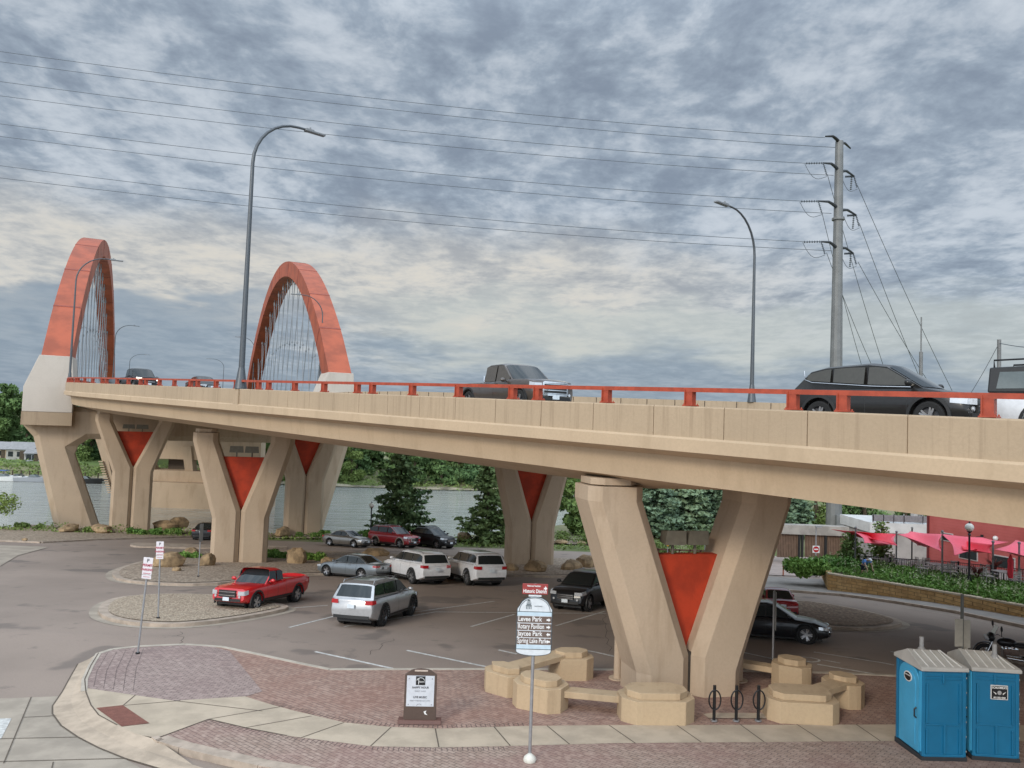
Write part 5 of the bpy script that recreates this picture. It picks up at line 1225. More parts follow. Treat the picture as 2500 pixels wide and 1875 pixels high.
beam(b2 + Vector((.3, -.1, 0)), b3 + Vector((-.6, .15, 0)), 'long bench slab bridging from sign post to nearest pier', .46)
beam(b1 + Vector((.2, .2, 0)), b4 + Vector((-.3, 0, 0)), 'bench slab at the back, joining two left bench blocks', .62, .6, .16)
c1 = block(1970, 1768, 1.9, 1.2, R(-3), 'wide octagonal bench block right of the bicycle racks', back=.55, h=.58)
c2 = block(1944, 1688, 1.15, .9, R(-25), 'tall narrow bench block behind the right group', h=.74, c=.25, back=.4)
c3 = block(2072, 1730, 1.1, .85, R(-40), 'rightmost bench block, left of the blue toilets', h=.68, c=.25, back=.4)
beam(c1 + Vector((.4, .2, 0)), c3 + Vector((0, -.1, 0)), 'bench slab joining the front and rightmost blocks', .60, .5)
beam(c2 + Vector((-3.2, 1.6, 0)), c2 + Vector((-.2, 0.1, 0)), 'bench slab running back from the tall narrow block to the pier', .48, .45)
# bicycle racks on their pad
mb = MB(); sheet(mb, PG([(1716, 1757), (1738, 1754), (1898, 1755), (1900, 1768), (1730, 1767)]), .152); tag(mb.build('rack_pad', M_side), kind='structure')
mb = MB(); H_ = .92; mb0 = MB(); mb0.tube([(0, 0, 0), (0, 0, H_)], .042, 10)
g_ = G(1743, 1760, .15); rk = thing('bike_rack', 'leftmost black ring and post bicycle rack, beside the pier', 'bike rack', tuple(g_), 0, 'black bicycle racks')
mb0.build('post', M_black, rk, 40)
ring = [(.155 * math.sin(2 * math.pi * k / 24), -.05, .56 + .25 * math.cos(2 * math.pi * k / 24)) for k in range(25)]
mb = MB(); mb.tube(ring, .020, 8, cap=False); mb.build('ring', M_black, rk, 50)
mb = MB(); mb.tube([(0, 0, 0), (0, 0, .03)], .09, 12); mb.build('foot_plate', M_steel, rk)
for px_, lb in ((1797, 'middle black ring and post bicycle rack of three'), (1851, 'rightmost black ring and post bicycle rack, beside the wide bench block')):
    g_ = G(px_, 1760, .15); place_copy(rk, tuple(g_), 0, lb)

# ------------------------------------------------------------------ portable toilets
M_tb = mat('toilet_blue_plastic', (0.008, 0.15, 0.29), .42, .06, 1.5); M_tbl = mat('toilet_light_blue_door', (0.055, 0.36, 0.60), .42, .06, 1.5); M_troof = mat('toilet_roof_grey', (0.46, 0.45, 0.42), .55, .08, 2)
def toilet(cx_, cy_, cz_, rz, label, sticker):
    t_ = thing('portable_toilet', label, 'portable toilet', (cx_, cy_, cz_), rz, 'portable toilets'); t_.scale = (.96, 1, 1); W_, D2, H_ = 1.10, 1.18, 1.98
    mb = MB(); mb.box((0, 0, .06), (W_ + .04, D2 + .04, .12)); mb.build('skid_base', plain('dark_skid', (.025, .03, .035), .7), t_, bevel=.01)
    mb = MB(); mb.box((0, 0, .12 + H_ / 2), (W_ - .04, D2 - .04, H_)); 
    hx, hy = W_ / 2, D2 / 2
    for sx in (-1, 1):
        for sy in (-1, 1): mb.box((sx * (hx - .04), sy * (hy - .04), .12 + H_ / 2), (.085, .085, H_))
    # side relief panels: front face is -y, door is on -x
    def rel(x0, x1, z0, z1, dpt=.045): quadbox(mb, x0, x1, z0 * .94, z1 * .94, -hy - dpt + .02, -hy + .03)
    rel(-.46, -.415, .95, 1.92); rel(.37, .41, .95, 1.92); rel(-.46, -.415, .20, .80); rel(.37, .41, .20, .80); rel(-.05, 0.0, 1.92, 2.16); rel(-.02, .04, .20, .90)
    rel(-.45, .40, .885, .93, .02); rel(-.50, .50, .12, .19, .03); rel(-.5, .5, 2.02, 2.05, .02); rel(-.5, .5, 2.10, 2.13, .02)
    mb.build('cabin', M_tb, t_, bevel=.012)
    # door side (-x)
    mb = MB(); dr = [(-.46, .16), (.42, .16), (.42, 1.75)] + [(-.02 + .44 * math.cos(math.pi * k / 10), 1.78 + .34 * math.sin(math.pi * k / 10)) for k in range(0, 11)] + [(-.46, 1.75)]
    mb.extr([(-hx - .018, y, z) for y, z in dr], (.04, 0, 0)); dd = mb.build('door', M_tbl, t_, bevel=.012)
    mb = MB(); inn = [(-.33, .30), (.30, .30), (.30, 1.7)] + [(-.015 + .315 * math.cos(math.pi * k / 10), 1.72 + .25 * math.sin(math.pi * k / 10)) for k in range(0, 11)] + [(-.33, 1.7)]
    mb.extr([(-hx - .032, y, z) for y, z in inn], (.02, 0, 0)); mb.build('door_panel', M_tbl, dd, bevel=.012)
    mb = MB(); mb.tube([(-hx - .03, -.38, 1.18), (-hx - .08, -.38, 1.14), (-hx - .08, -.38, .98), (-hx - .03, -.38, .94)], .018, 6); mb.build('handle', M_trim, dd)
    for k in range(3):
        mb = MB(); mb.box((-hx - .01, -.49 - .03 * k, 1.15), (.05 - .012 * k, .016, 1.85)); mb.build('door_jamb', M_tbl, t_)
    for k in range(6):
        mb = MB(); mb.box((hx + .008, -hy + .02, .25 + k * .34), (.02, .03, .03)); mb.build('rivet', M_troof, t_)
    # roof: ridge along x, gable to the door side, hipped at +x
    zr = .12 + H_; mb = MB(); ov = .05
    A = [(-hx - ov, -hy - ov, zr), (hx + ov, -hy - ov, zr), (hx + ov, hy + ov, zr), (-hx - ov, hy + ov, zr)]; B = [(x, y, z + .09) for x, y, z in A]
    rg = [(-hx - ov, 0, zr + .36), (hx - .30, 0, zr + .33)]
    mb.add(A + B + rg, [(3, 2, 1, 0), (0, 1, 5, 4), (1, 2, 6, 5), (2, 3, 7, 6), (3, 0, 4, 7), (4, 5, 9, 8), (7, 8, 9, 6), (5, 6, 9), (4, 8, 7)]); rf = mb.build('roof', M_troof, t_, bevel=.02)
    for k in range(5):
        x = -hx + .14 + k * .21; x2 = x - .06 if k < 4 else x - .22; mb = MB(); mb.tube([(x, -hy - ov + .04, zr + .105), (min(x2, hx - .35) if k == 4 else x2, -.06, zr + .345)], .017, 6); mb.build('roof_rib', plain('roof_rib_pale', (.62, .61, .58), .5), rf)
    vx = (.18, .28) if sticker == 'plate' else (-.02, .35)
    mb = MB(); mb.tube([(vx[0], vx[1] if sticker != 'plate' else -.18, zr + .12), (vx[0], vx[1] if sticker != 'plate' else -.18, zr + .56)], .055, 12); mb.lathe([(.11, zr + .2), (.09, zr + .27), (.06, zr + .31)], 12, Matrix.Translation((vx[0], vx[1] if sticker != 'plate' else -.18, 0))); mb.build('vent_pipe', plain('vent_grey', (.30, .30, .30), .6), rf, 40)
    kb = plain('logo_black', (.012, .012, .014), .5)
    if sticker == 'oval':
        mb = MB(); N_ = 20; mb.extr([(-hx - .045, -.02 + .17 * math.cos(2 * math.pi * k / N_), 1.80 + .12 * math.sin(2 * math.pi * k / N_)) for k in range(N_)], (.02, 0, 0)); st = mb.build('sticker', M_white, dd)
        mb = MB(); mb.extr([(-hx - .049, -.02 + .14 * math.cos(2 * math.pi * k / N_), 1.80 + .095 * math.sin(2 * math.pi * k / N_)) for k in range(N_)], (.01, 0, 0)); mb.build('sticker_print', kb, st)
        text_mesh('SCHLOMKA\'S', .040, 'lettering', M_white, st, (-hx - .052, .10, 1.82), rot=(math.pi / 2, 0, -math.pi / 2))
    else:
        y = -hy - .022; mb = MB(); quadbox(mb, -.13, .27, 1.47, 1.80, y, y + .03); st = mb.build('sticker', M_white, t_)
        mb = MB(); quadbox(mb, -.115, .255, 1.485, 1.70, y - .003, y); quadbox(mb, -.115, .255, 1.70, 1.785, y - .003, y); mb.build('sticker_print', kb, st)
        text_mesh('SCHLOMKA\'S', .066, 'lettering', M_white, st, (.07, y - .006, 1.725), align='CENTER', bold=.002, sx=.9); text_mesh('651-222-4300', .05, 'lettering', M_white, st, (.07, y - .006, 1.50), align='CENTER', bold=.002)
        mb = MB(); N_ = 14; mb.extr([(.07 + .05 * math.cos(2 * math.pi * k / N_), y - .005, 1.63 + .05 * math.sin(2 * math.pi * k / N_)) for k in range(N_)], (0, .004, 0)); mb.build('sticker_emblem', plain('emblem_grey', (.4, .4, .4), .5), st)
        for s_ in (-1, 1):
            mb = MB(); mb.extr([(.07 + s_ * .16, y - .005, 1.66), (.07 + s_ * .075, y - .005, 1.615), (.07 + s_ * .08, y - .005, 1.58)], (0, .004, 0)); mb.build('sticker_swallow', M_white, st)
c_ = G(2303, 1859, .13); 
ta = Mrz((c_.x, c_.y, 0), R(3))
toilet(c_.x, c_.y + .60, c_.z - .02, R(2), 'blue portable toilet with oval sticker on its lighter blue door', 'oval')
c_ = G(2437, 1860, .13); toilet(c_.x, c_.y + .60, c_.z - .02, R(-5), 'blue portable toilet with rectangular black sticker and grey vent pipe', 'plate')

# ------------------------------------------------------------------ transmission pole, wires, masts
gp = AT(2033, 1300, 85); ztp = AT(2046, 345, 85).z; zg = gz(80)
tp_ = thing('transmission_pole', 'tall grey steel transmission pole with six curved arms', 'utility pole', (AT(2036, 1250, 85).x, 85, zg), 0)
bx_ = tp_.location.x; topx = AT(2046.5, 345, 85).x - bx_; Lz = ztp - zg
mb = MB(); n12 = [(x_, r_) for x_, r_ in ((0, .86), (.3, .72), (.62, .56), (1, .42))]
mb.rings([[(topx * f_ * 0 + r_ * math.cos(2 * math.pi * (k + .5) / 12), r_ * math.sin(2 * math.pi * (k + .5) / 12), Lz * f_) for k in range(12)] for f_, r_ in n12]); mb.build('shaft', M_pole, tp_)
mb = MB(); zc_ = AT(2045, 535, 85).z - zg; mb.lathe([(.68, zc_ - .12), (.68, zc_ + .12)], 12); mb.build('flange', M_pole, tp_)
mb = MB(); mb.box((.35, -.7, AT(2050, 1285, 85).z - zg), (1.1, 1.0, 2.6)); mb.build('junction_box', M_pole, tp_)
attach = []
def ins(mb, a, b_):
    a, b_ = Vector(a), Vector(b_); mb.tube([a, b_], .05, 5)
    for k in range(7): c_ = a.lerp(b_, (k + .5) / 7); mb.tube([c_, c_ + (b_ - a).normalized() * .05], .13, 8)
for (yl, yr_, xl, xr_, inl) in ((347, 362, 2016, 2076, False), (412, 430, 2010, 2085, True), (505, 525, 1998, 2090, True), (604, 618, 2005, 2083, True)):
    for s_, (xx, yy, yroot) in ((-1, (xl, yl - 14, yl + 4 if inl else yl)), (1, (xr_, yr_ if inl else 362, (yr_ - 10)))):
        e = AT(xx, yy, 83 if s_ < 0 else 87); r_ = AT(2046, yroot, 85); 
        e = e - Vector((bx_, 85, zg)); r_ = Vector((0, 0, r_.z - zg)); md = (e + r_) / 2 + Vector((0, 0, .35))
        mb = MB(); mb.tube([r_, r_.lerp(md, .6) + Vector((0, 0, .05)), md, e], [.20, .17, .14, .09], 8); mb.build('arm', M_black if not inl else plain('arm_dark', (.05, .055, .06), .5, .3), tp_, 40)
        attach.append((s_, inl, e + Vector((bx_, 85, zg))))
        if inl:
            for v_ in ((-1.9 if s_ < 0 else -1.0, 0, -.1), (.5, .2, -1.3) if s_ < 0 else (.5, .3, -1.2)):
                mb = MB(); ins(mb, e, e + Vector(v_)); mb.build('insulator', plain('insulator_grey', (.10, .12, .14), .3), tp_, 40)
            if s_ > 0:
                mb = MB(); ins(mb, e + Vector((-.25, 0, 0)), e + Vector((-.35, 0, -1.6))); mb.build('insulator', plain('insulator_grey', (.10, .12, .14), .3), tp_, 40)
            v0 = e + Vector((-2.0 if s_ < 0 else -1.4, 0, -.15)); v1 = e + Vector((.5, .2, -1.4)); pts = [v0.lerp(v1, k / 8) + Vector((0, 0, -1.2 * math.sin(math.pi * k / 8) * (.55 + .45 * (1 - k / 8)))) for k in range(9)]
            mb = MB(); mb.tube(pts, .03, 5); mb.build('jumper_wire', M_wire, tp_)
def wire(a, b_, sag, label, r0=.032, r1=.032, grp='power lines crossing the sky'):
    a, b_ = Vector(a), Vector(b_); pts = [a.lerp(b_, k / 40) - Vector((0, 0, sag * 4 * (k / 40) * (1 - k / 40))) for k in range(41)]
    mb = MB(); mb.tube(pts, [r0 + (r1 - r0) * k / 40 for k in range(41)], 5); o = mb.build('power_line', M_wire, None); tag(o, label, 'power line', grp)
LY = [(121, 0), (146, 1), (194, 2), (229, 3), (297, 4), (328, 5), (399, 6), (429, 7)]
starts = [(2014, 336), (2040, 360), (1975, 399), (2035, 428), (1960, 491), (2030, 521), (1965, 590), (2030, 612)]
names = ['topmost', 'second from top', 'third from top', 'fourth from top', 'fourth from bottom', 'third from bottom', 'second from bottom', 'lowest']
for (yy, i), (sx_, sy_) in zip(LY, starts):
    a = AT(sx_, sy_, 84.5 if i % 2 == 0 else 86); sl = (sy_ - yy) / sx_; b_ = AT(-260, yy - 260 * sl * 1.16, 62)
    wire(a, b_, .95, names[i] + ' of the eight power lines running left from the transmission pole', .030, .020)
for i, ((x0, y0), (x1, y1), lb) in enumerate((((2093, 452), (2360, 932), 'outermost right'), ((2098, 545), (2290, 930), 'second right'), ((2095, 640), (2330, 930), 'third right'), ((2020, 426), (2190, 900), 'steep left upper'), ((2007, 520), (2135, 900), 'steepest left'), ((2018, 617), (2180, 900), 'lower left'))):
    wire(AT(x0, y0, 85), AT(x1, y1 + 90, 150), .8 + .1 * i, lb + ' power line dropping behind the bridge from the transmission pole', .03, .05, 'power lines dropping to the right')
def mast(px_, pyt, pyb, D, segs, label, cat='mast'):
    b_ = AT(px_, pyb, D); tz = AT(px_, pyt, D).z; zg_ = gz(D); t_ = thing('pole', label, cat, (b_.x, D, zg_))
    for (f0, f1, r_) in segs:
        z0 = AT(px_, f0, D).z - zg_ if f0 else 0; z1 = AT(px_, f1, D).z - zg_; mb = MB(); mb.tube([(0, 0, z0), (0, 0, z1)], r_, 10); mb.build('shaft', M_pole, t_, 40)
    return t_
mast(2248, 774, 930, 72, [(None, 859, .16), (859, 774, .06)], 'slim grey antenna mast behind the black compact SUV')
mm = mast(2439, 829, 930, 60, [(None, 829, .14)], 'wooden utility pole behind the white pickup', 'utility pole')
a = AT(2440, 838, 60); b_ = AT(2560, 850, 50); wire(a, b_, .1, 'short power line from the pole behind the white pickup', .03, .03, None)
wire(AT(2439, 838, 60), AT(2370, 960, 66), .1, 'slanting guy wire left of the pole behind the white pickup', .02, .02, None)

# ------------------------------------------------------------------ globe lamps
def globe_lamp(px_, py0, pyb, D, label):
    b_ = AT(px_, pyb, D); z0 = b_.z; H_ = AT(px_, py0, D).z - z0; t_ = thing('globe_lamp', label, 'street lamp', tuple(b_), 0, 'black globe lamp posts')
    mb = MB(); mb.lathe([(.16, 0), (.16, .3), (.09, .5), (.065, .6), (.055, H_ - .75), (.10, H_ - .70), (.05, H_ - .60), (.16, H_ - .48)], 14); mb.build('post', M_black, t_, 35)
    mb = MB(); mb.ball((0, 0, H_ - .26), .25, 14, 10); mb.build('globe', plain('frosted_globe', (.72, .70, .62), .3), t_, 60)
    mb = MB(); mb.lathe([(.07, H_ - .03), (.05, H_ + .04), (.01, H_ + .12)], 8); mb.build('finial', M_black, t_)
globe_lamp(904, 1227, 1312, 78, 'black lamp post with round globe by the river, left of the tall pine')
globe_lamp(2366, 1277, 1428, 47, 'black lamp post with round globe in the planted terrace')

# ------------------------------------------------------------------ vegetation
def leafquads(mb, rnd, pts, size, flat=0.0):
    for (x, y, z) in pts:
        s_ = size * rnd.uniform(.6, 1.35); a = Vector((rnd.gauss(0, 1), rnd.gauss(0, 1), rnd.gauss(0, 1) * (1 - flat)))
        if a.length < .01: continue
        a.normalize(); b_ = a.cross(Vector((rnd.gauss(0, 1), rnd.gauss(0, 1), rnd.gauss(0, 1)))); 
        if b_.length < .01: continue
        b_.normalize(); p = Vector((x, y, z)); mb.add([p - a * s_, p + b_ * s_ * .55, p + a * s_, p - b_ * s_ * .55], [(0, 1, 2, 3)])
def crown_pts(rnd, n_, blobs, shell=.55):
    out = []
    w = [b[3] ** 2 for b in blobs]; tot = sum(w)
    for b, wi in zip(blobs, w):
        for _ in range(int(n_ * wi / tot)):
            v = Vector((rnd.gauss(0, 1), rnd.gauss(0, 1), rnd.gauss(0, 1))).normalized() * b[3] * (shell + (1 - shell) * rnd.random() ** .6) * rnd.uniform(.9, 1.08)
            out.append((b[0] + v.x, b[1] + v.y, b[2] + v.z * b[4]))
    return out
def decid(name, label, H_, Wd, seed, n_, leaf, mtl, loc, group, low=.18, nb=16):
    rnd = random.Random(seed); t_ = thing(name, label, 'tree', loc, 0, group); blobs = []
    for k in range(nb):
        f_ = rnd.random(); z = H_ * (low + (.92 - low) * f_); ww = Wd * (1 - abs(f_ - .4) * 1.0) * rnd.uniform(.25, 1); an = rnd.uniform(0, 6.28); r_ = Wd * rnd.uniform(.26, .42) * (1 - .35 * f_)
        blobs.append((ww * .62 * math.cos(an), ww * .62 * math.sin(an), z, r_, rnd.uniform(.6, .85)))
    mb = MB(); leafquads(mb, rnd, crown_pts(rnd, n_, blobs), leaf); mb.build('crown', mtl, t_)
    mb = MB(); mb.tube([(0, 0, -.5), (.1, 0, H_ * .3), (.0, .1, H_ * .7)], [H_ * .025, H_ * .018, H_ * .007], 8)
    for b in blobs[:9]: mb.tube([(0.05, 0, H_ * .3 + rnd.uniform(0, .2) * H_), (b[0] * .6, b[1] * .6, b[2] * .85), (b[0], b[1], b[2])], [H_ * .010, H_ * .006, H_ * .002], 5)
    mb.build('trunk', M_bark, t_, 40); return t_
def conifer(label, H_, Wd, seed, mtl, loc, layers=26, group=None, leaf=.22, bl=2, irregular=.25, name='conifer_tree'):
    rnd = random.Random(seed); t_ = thing(name, label, 'tree', loc, rnd.uniform(0, 6), group); mb = MB(); tb = MB()
    tb.tube([(0, 0, -.4), (0, 0, H_ * .5), (0, 0, H_ * .98)], [H_ * .022, H_ * .013, .02], 8)
    for k in range(layers):
        f_ = k / layers; z = H_ * (.07 + .91 * f_); R_ = Wd * (1 - f_) ** .8 * (1 - .25 * max(0, .25 - f_) * 4) ; nb_ = int(9 - 4 * f_)
        for j in range(nb_):
            an = rnd.uniform(0, 6.28); L_ = R_ * rnd.uniform(1 - irregular * 1.6, 1 + irregular * .6) + .12; dr = rnd.uniform(-.10, .16) + .18 * f_
            e = Vector((math.cos(an) * L_, math.sin(an) * L_, z + dr * L_)); tb.tube([(0, 0, z), tuple(e)], [.035 * (1 - f_) + .012, .008], 4)
            m_ = max(3, int(L_ * 9 * bl))
            for q in range(m_):
                s_ = (q + rnd.random()) / m_; s_ = .18 + .82 * s_; c_ = Vector((0, 0, z)).lerp(e, s_); sp = .10 + .22 * L_ * (1 - s_) * .6 + .08
                c_ += Vector((rnd.gauss(0, sp), rnd.gauss(0, sp), rnd.gauss(0, .09) - .03))
                leafquads(mb, rnd, [tuple(c_)], leaf, .55)
    mb.build('crown', mtl, t_); tb.build('trunk', M_bark, t_, 40); return t_
FT = 'trees on the far river bank'
kinds = [decid('riverbank_tree', 'k0', 15, 5.6, 1, 5200, .42, M_lfar, (0, 0, 0), FT, .06, 20), decid('riverbank_tree', 'k1', 13.5, 5.0, 2, 4600, .40, M_lfar, (0, 0, 0), FT, .05, 18), decid('riverbank_tree', 'k2', 12.5, 5.4, 3, 4400, .38, M_lfar2, (0, 0, 0), FT, .03, 18)]
desc = ['dark broad bank tree', 'mid green rounded bank tree', 'pale willowy bank tree']
rnd = random.Random(21); used = [0, 0, 0]; i = 0
def far_place(x, y, k, s_, lab):
    z = terr(x, y) - .3; o = kinds[k]
    if not used[k]: used[k] = 1; o.location = (x, y, z); o.rotation_euler = (0, 0, rnd.uniform(0, 6)); o.scale = (s_,) * 3; o['label'] = lab
    else: place_copy(o, (x, y, z), rnd.uniform(0, 6), lab, s_)
spots = []
for row, (dy, sc0) in enumerate(((9, .80), (17, .95), (27, 1.1))):
    x = -62 + row * 3
    while x < 34: spots.append((x + rnd.uniform(-1.5, 1.5), dy + rnd.uniform(-2, 2), sc0 * rnd.uniform(.85, 1.12))); x += 6.0 + row * .8
x = -150
while x < -66: spots.append((x + rnd.uniform(-2, 2), rnd.uniform(34, 60), rnd.uniform(.8, 1.1))); x += 6
x = 36
while x < 95: spots.append((x, rnd.uniform(12, 40), rnd.uniform(.8, 1.0))); x += 8
seen_ = set()
rowname = lambda dy: 'at the waterline' if dy < 13 else ('in the middle row' if dy < 23 else 'in the back row')
for n_i, (x, dy, s_) in enumerate(spots):
    k = rnd.choice([0, 0, 1, 1, 2]) if dy > 13 else rnd.choice([1, 2, 2, 0]); y = farshore(x) + dy
    p = Vector((x, y, 0)) - CAM; u_ = int((CW / 2 + F * p.dot(rt) / p.dot(fwd)) / CW * 100)
    bins = [(3, 'left of the arch pedestal'), (9, 'behind the arch pier leg'), (11, 'in the arch pier opening'), (15, 'behind the leftmost pier'), (18, 'behind the river pier'), (26, 'behind the left centre pier'), (28, 'between the two centre piers'), (33, 'behind the far centre pier'), (36, 'just left of the tall pine'), (42, 'behind the tall pine'), (45, 'between the two pines'), (48, 'behind the second pine'), (54, 'behind the middle right pier'), (58, 'left of the near pier'), (62, 'behind near pier left arm'), (71, 'inside the near pier opening'), (77, 'behind near pier right arm'), (82, 'above the brown gate'), (90, 'behind the stair building'), (200, 'behind the red building')]
    where = [b_ for a, b_ in bins if u_ < a][0]
    lab_ = desc[k] + ' ' + rowname(dy) + ', ' + where
    if lab_ in seen_:
        for sfx in ('right hand ', 'rightmost ', 'far '):
            if sfx + lab_ not in seen_: lab_ = sfx + lab_; break
    seen_.add(lab_); far_place(x, y, k, s_, lab_)
# scrub along the far waterline
mb = MB(); rnd = random.Random(8); pts = []
for _ in range(9000):
    x = rnd.uniform(-150, 40); y = farshore(x) + rnd.uniform(3, 13); pts.append((x, y, terr(x, y) + rnd.random() ** 2 * 1.5 * (1 if math.sin(x * .6) > -.4 else .3)))
leafquads(mb, rnd, pts, .30); tag(mb.build('bank_scrub', M_lfar2), 'pale green scrub growing along the far waterline', 'scrub', kind='stuff')
# sandy edge
mb = MB(); e = [(x, farshore(x) + 3.2) for x in range(-160, 60, 4)]; mb.rings([[(x, y + .5 * math.sin(x * 1.3), -6.15), (x, y + 1.6 + .5 * math.sin(x * .7), -5.8 + .15 * math.sin(x))] for x, y in e], False, False); tag(mb.build('sand_bar', mat('pale_sand', (.38, .34, .24), .95, .3, .4)), kind='structure')
# near pines and shrubs
g_ = AT(970, 1330, 82); conifer('tall open pine by the river, behind the maroon SUV', 11.0, 3.9, 5, M_con, (g_.x, 83, -5.2), 24, leaf=.26, irregular=.4, name='pine_tree')
g_ = AT(1187, 1330, 82); conifer('dark open pine by the river, left of the middle right pier', 9.6, 3.4, 6, M_con, (g_.x, 83, -5.2), 22, leaf=.25, irregular=.4, name='pine_tree')
def ev(px_, D, H_, W_, seed, mtl, label, kind='conifer'):
    g_ = AT(px_, 1300, D); z = terr(g_.x, D)
    if kind == 'conifer': conifer(label, H_, W_, seed, mtl, (g_.x, D, z), 24, leaf=.30, irregular=.2, name='spruce_tree')
    else: decid('leafy_tree', label, H_, W_, seed, 4200, .26, mtl, (g_.x, D, z), None, .02, 14)
ev(1600, 92, 10.0, 3.8, 31, M_spr, 'blue green spruce framed by the near pier, left of centre'); ev(1680, 94, 9.6, 3.6, 32, M_spr, 'blue green spruce framed by the near pier, beside the right arm'); ev(1740, 97, 9.0, 3.6, 33, M_spr, 'blue green spruce mostly behind the right arm of the near pier')
ev(1935, 96, 8.6, 3.0, 34, M_spr, 'dark spruce above the brown gate, left of the pole base')
ev(1400, 92, 6.5, 3.6, 35, M_shr, 'light green leafy tree between the middle right pier and near pier', 'd'); ev(1470, 94, 5.0, 3.0, 36, M_shr, 'low green tree just left of the near pier', 'd')
ev(1990, 105, 10, 4.5, 37, M_lfar2, 'pale green tree above the brown gate', 'd'); ev(2110, 100, 9, 4.5, 38, M_lfar, 'dark green tree right of the pole base', 'd'); ev(2210, 104, 9.5, 4.6, 39, M_lfar, 'dark green tree behind the grey stair building', 'd'); ev(1780, 108, 10.5, 4.5, 40, M_lfar2, 'yellow green tree behind the spruces', 'd'); ev(2290, 110, 9.5, 5, 41, M_lfar, 'dark green tree behind the red building corner', 'd')
ev(1555, 100, 9, 4.2, 42, M_lfar, 'dark green tree behind the left arm of the near pier', 'd')
def shrub(px_, py_, l, w, h_, seed, label, mtl=M_jun, n_=1500, leaf=.09, D=None, cat='shrub', zoff=.1, group='shrubs and plants'):
    g_ = G(px_, py_) if D is None else AT(px_, py_, D); rnd = random.Random(seed); blobs = []
    for k in range(9): blobs.append((rnd.uniform(-.5, .5) * l, rnd.uniform(-.5, .5) * w, h_ * rnd.uniform(.2, .45), h_ * rnd.uniform(.5, .75) * 1.0, .8))
    mb = MB(); leafquads(mb, rnd, crown_pts(rnd, n_, blobs, .4), leaf); t_ = thing('shrub', label, cat, (g_.x, g_.y, g_.z + zoff), 0, group); mb.build('foliage', mtl, t_)
    mb = MB(); [mb.tube([(0, 0, -.1), (b[0] * .7, b[1] * .7, b[2])], .03, 5) for b in blobs[:5]]; mb.build('stem', M_bark, t_)
SH = [(335, 1304, 4.5, 1.4, .6, 'low juniper patch between the leftmost pier and the bank boulders'), (430, 1306, 3.5, 1.3, .55, 'low juniper patch left of the hidden black sedan'), (765, 1311, 3.2, 1.3, .7, 'dark juniper mound left of the tan grey sedan'), (885, 1311, 2.6, 1.2, .8, 'juniper behind the roof of the tan grey sedan'),
      (672, 1366, 1.7, 1.0, .65, 'juniper right of the left centre pier'), (762, 1372, 1.9, 1.2, .65, 'juniper beside the round boulder, behind the blue grey sedan'), (458, 1366, 1.4, .8, .5, 'small juniper between boulders left of the pier'), (1250, 1318, 3, 1.5, 1.2, 'green bush below the dark open pine'), (1410, 1325, 4, 2, 1.6, 'green bush at the levee edge left of the near pier'), (1470, 1330, 3, 1.6, 1.3, 'yellow green bush touching the near pier outline'),
      (1625, 1355, 2.6, 1.0, 1.7, 'pale flowering shrub seen above the left half of the near infill panel'), (1712, 1356, 2.6, 1.0, 1.7, 'pale flowering shrub seen above the right half of the near infill panel'), (235, 1300, 2.5, .8, .5, 'weedy tuft at the foot of the arch pier'), (70, 1290, 3.0, .8, .5, 'thin weeds at the water edge on the left')]
for i, (a, b_, l, w, h_, lb) in enumerate(SH): shrub(a, b_, l, w, h_, 50 + i, lb, M_jun if 'juniper' in lb else M_shr, 1500, .11)
shrub(-6, 1250, 2.2, 1.6, 2.2, 70, 'leafy branch tip at the left edge above the water', M_shr, 1200, .14, 80)
# boulders
def boulder(px_, py_, w, d_, h_, seed, label, rz=0, D=None):
    g_ = G(px_, py_) if D is None else AT(px_, py_, D); rnd = random.Random(seed); mb = MB(); mb.ball((0, 0, h_ * .35), .5, 11, 7, sc=(w, d_, h_ * 1.25), jit=.16, rnd=rnd); o = mb.build('boulder', M_stone, None, 25); o.location = (g_.x, g_.y, g_.z + .1); o.rotation_euler = (0, 0, rz); tag(o, label, 'boulder', 'boulders around the piers')
BO = [(60, 1322, .5, .4, .2, 'small stone on the levee gravel at the left'), (412, 1389, 1.9, 1.4, .95, 'large angular boulder left of the left centre pier'), (505, 1386, 1.15, 1.0, .85, 'rounded boulder touching the left centre pier'), (466, 1360, 1.6, 1.0, .6, 'flat boulder behind the rounded one by the pier'), (722, 1380, 1.5, 1.2, 1.15, 'tall square boulder between two junipers'), (915, 1362, 2.2, 1.2, .7, 'long boulder behind the blue grey sedan roof'), (800, 1384, 1.2, .9, .6, 'low boulder right of the square boulder'),
      (170, 1298, 3.4, 1.6, .7, 'flat boulder under the arch pier foot'), (245, 1300, 3.0, 1.6, .75, 'flat boulder right of the arch pier foot'), (400, 1292, 2.6, 1.3, .9, 'pale leaning slab boulder behind the junipers'), (435, 1289, 2.2, 1.2, 1.1, 'pale upright slab boulder by the water'), (690, 1311, 2.2, 1.4, 1.0, 'boulder at the foot of the far centre pier'), (1133, 1322, 2.2, 1.4, .9, 'pale boulder right of the black SUV by the river'),
      (1306, 1400, 1.6, 1.1, .85, 'brown boulder in front of the middle right pier'), (1247, 1398, 1.1, .9, .55, 'small boulder at left foot of the middle right pier'), (1395, 1394, 2.4, 1.3, .75, 'broad brown boulder behind the roof of the facing black SUV'), (1430, 1388, 2.3, 1.4, .95, 'tall brown boulder nearest to the near pier'), (430, 1400, .7, .5, .3, 'small stone on the gravel near the edge on sign'), (1370, 1329, 1.4, .8, .4, 'pale stone at the levee edge'), (1420, 1331, 1.2, .8, .35, 'second pale stone at the levee edge, nearer the pier')]
for i, (a, b_, w, d_, h_, lb) in enumerate(BO): boulder(a, b_, w, d_, h_, 90 + i, lb, i * .7)

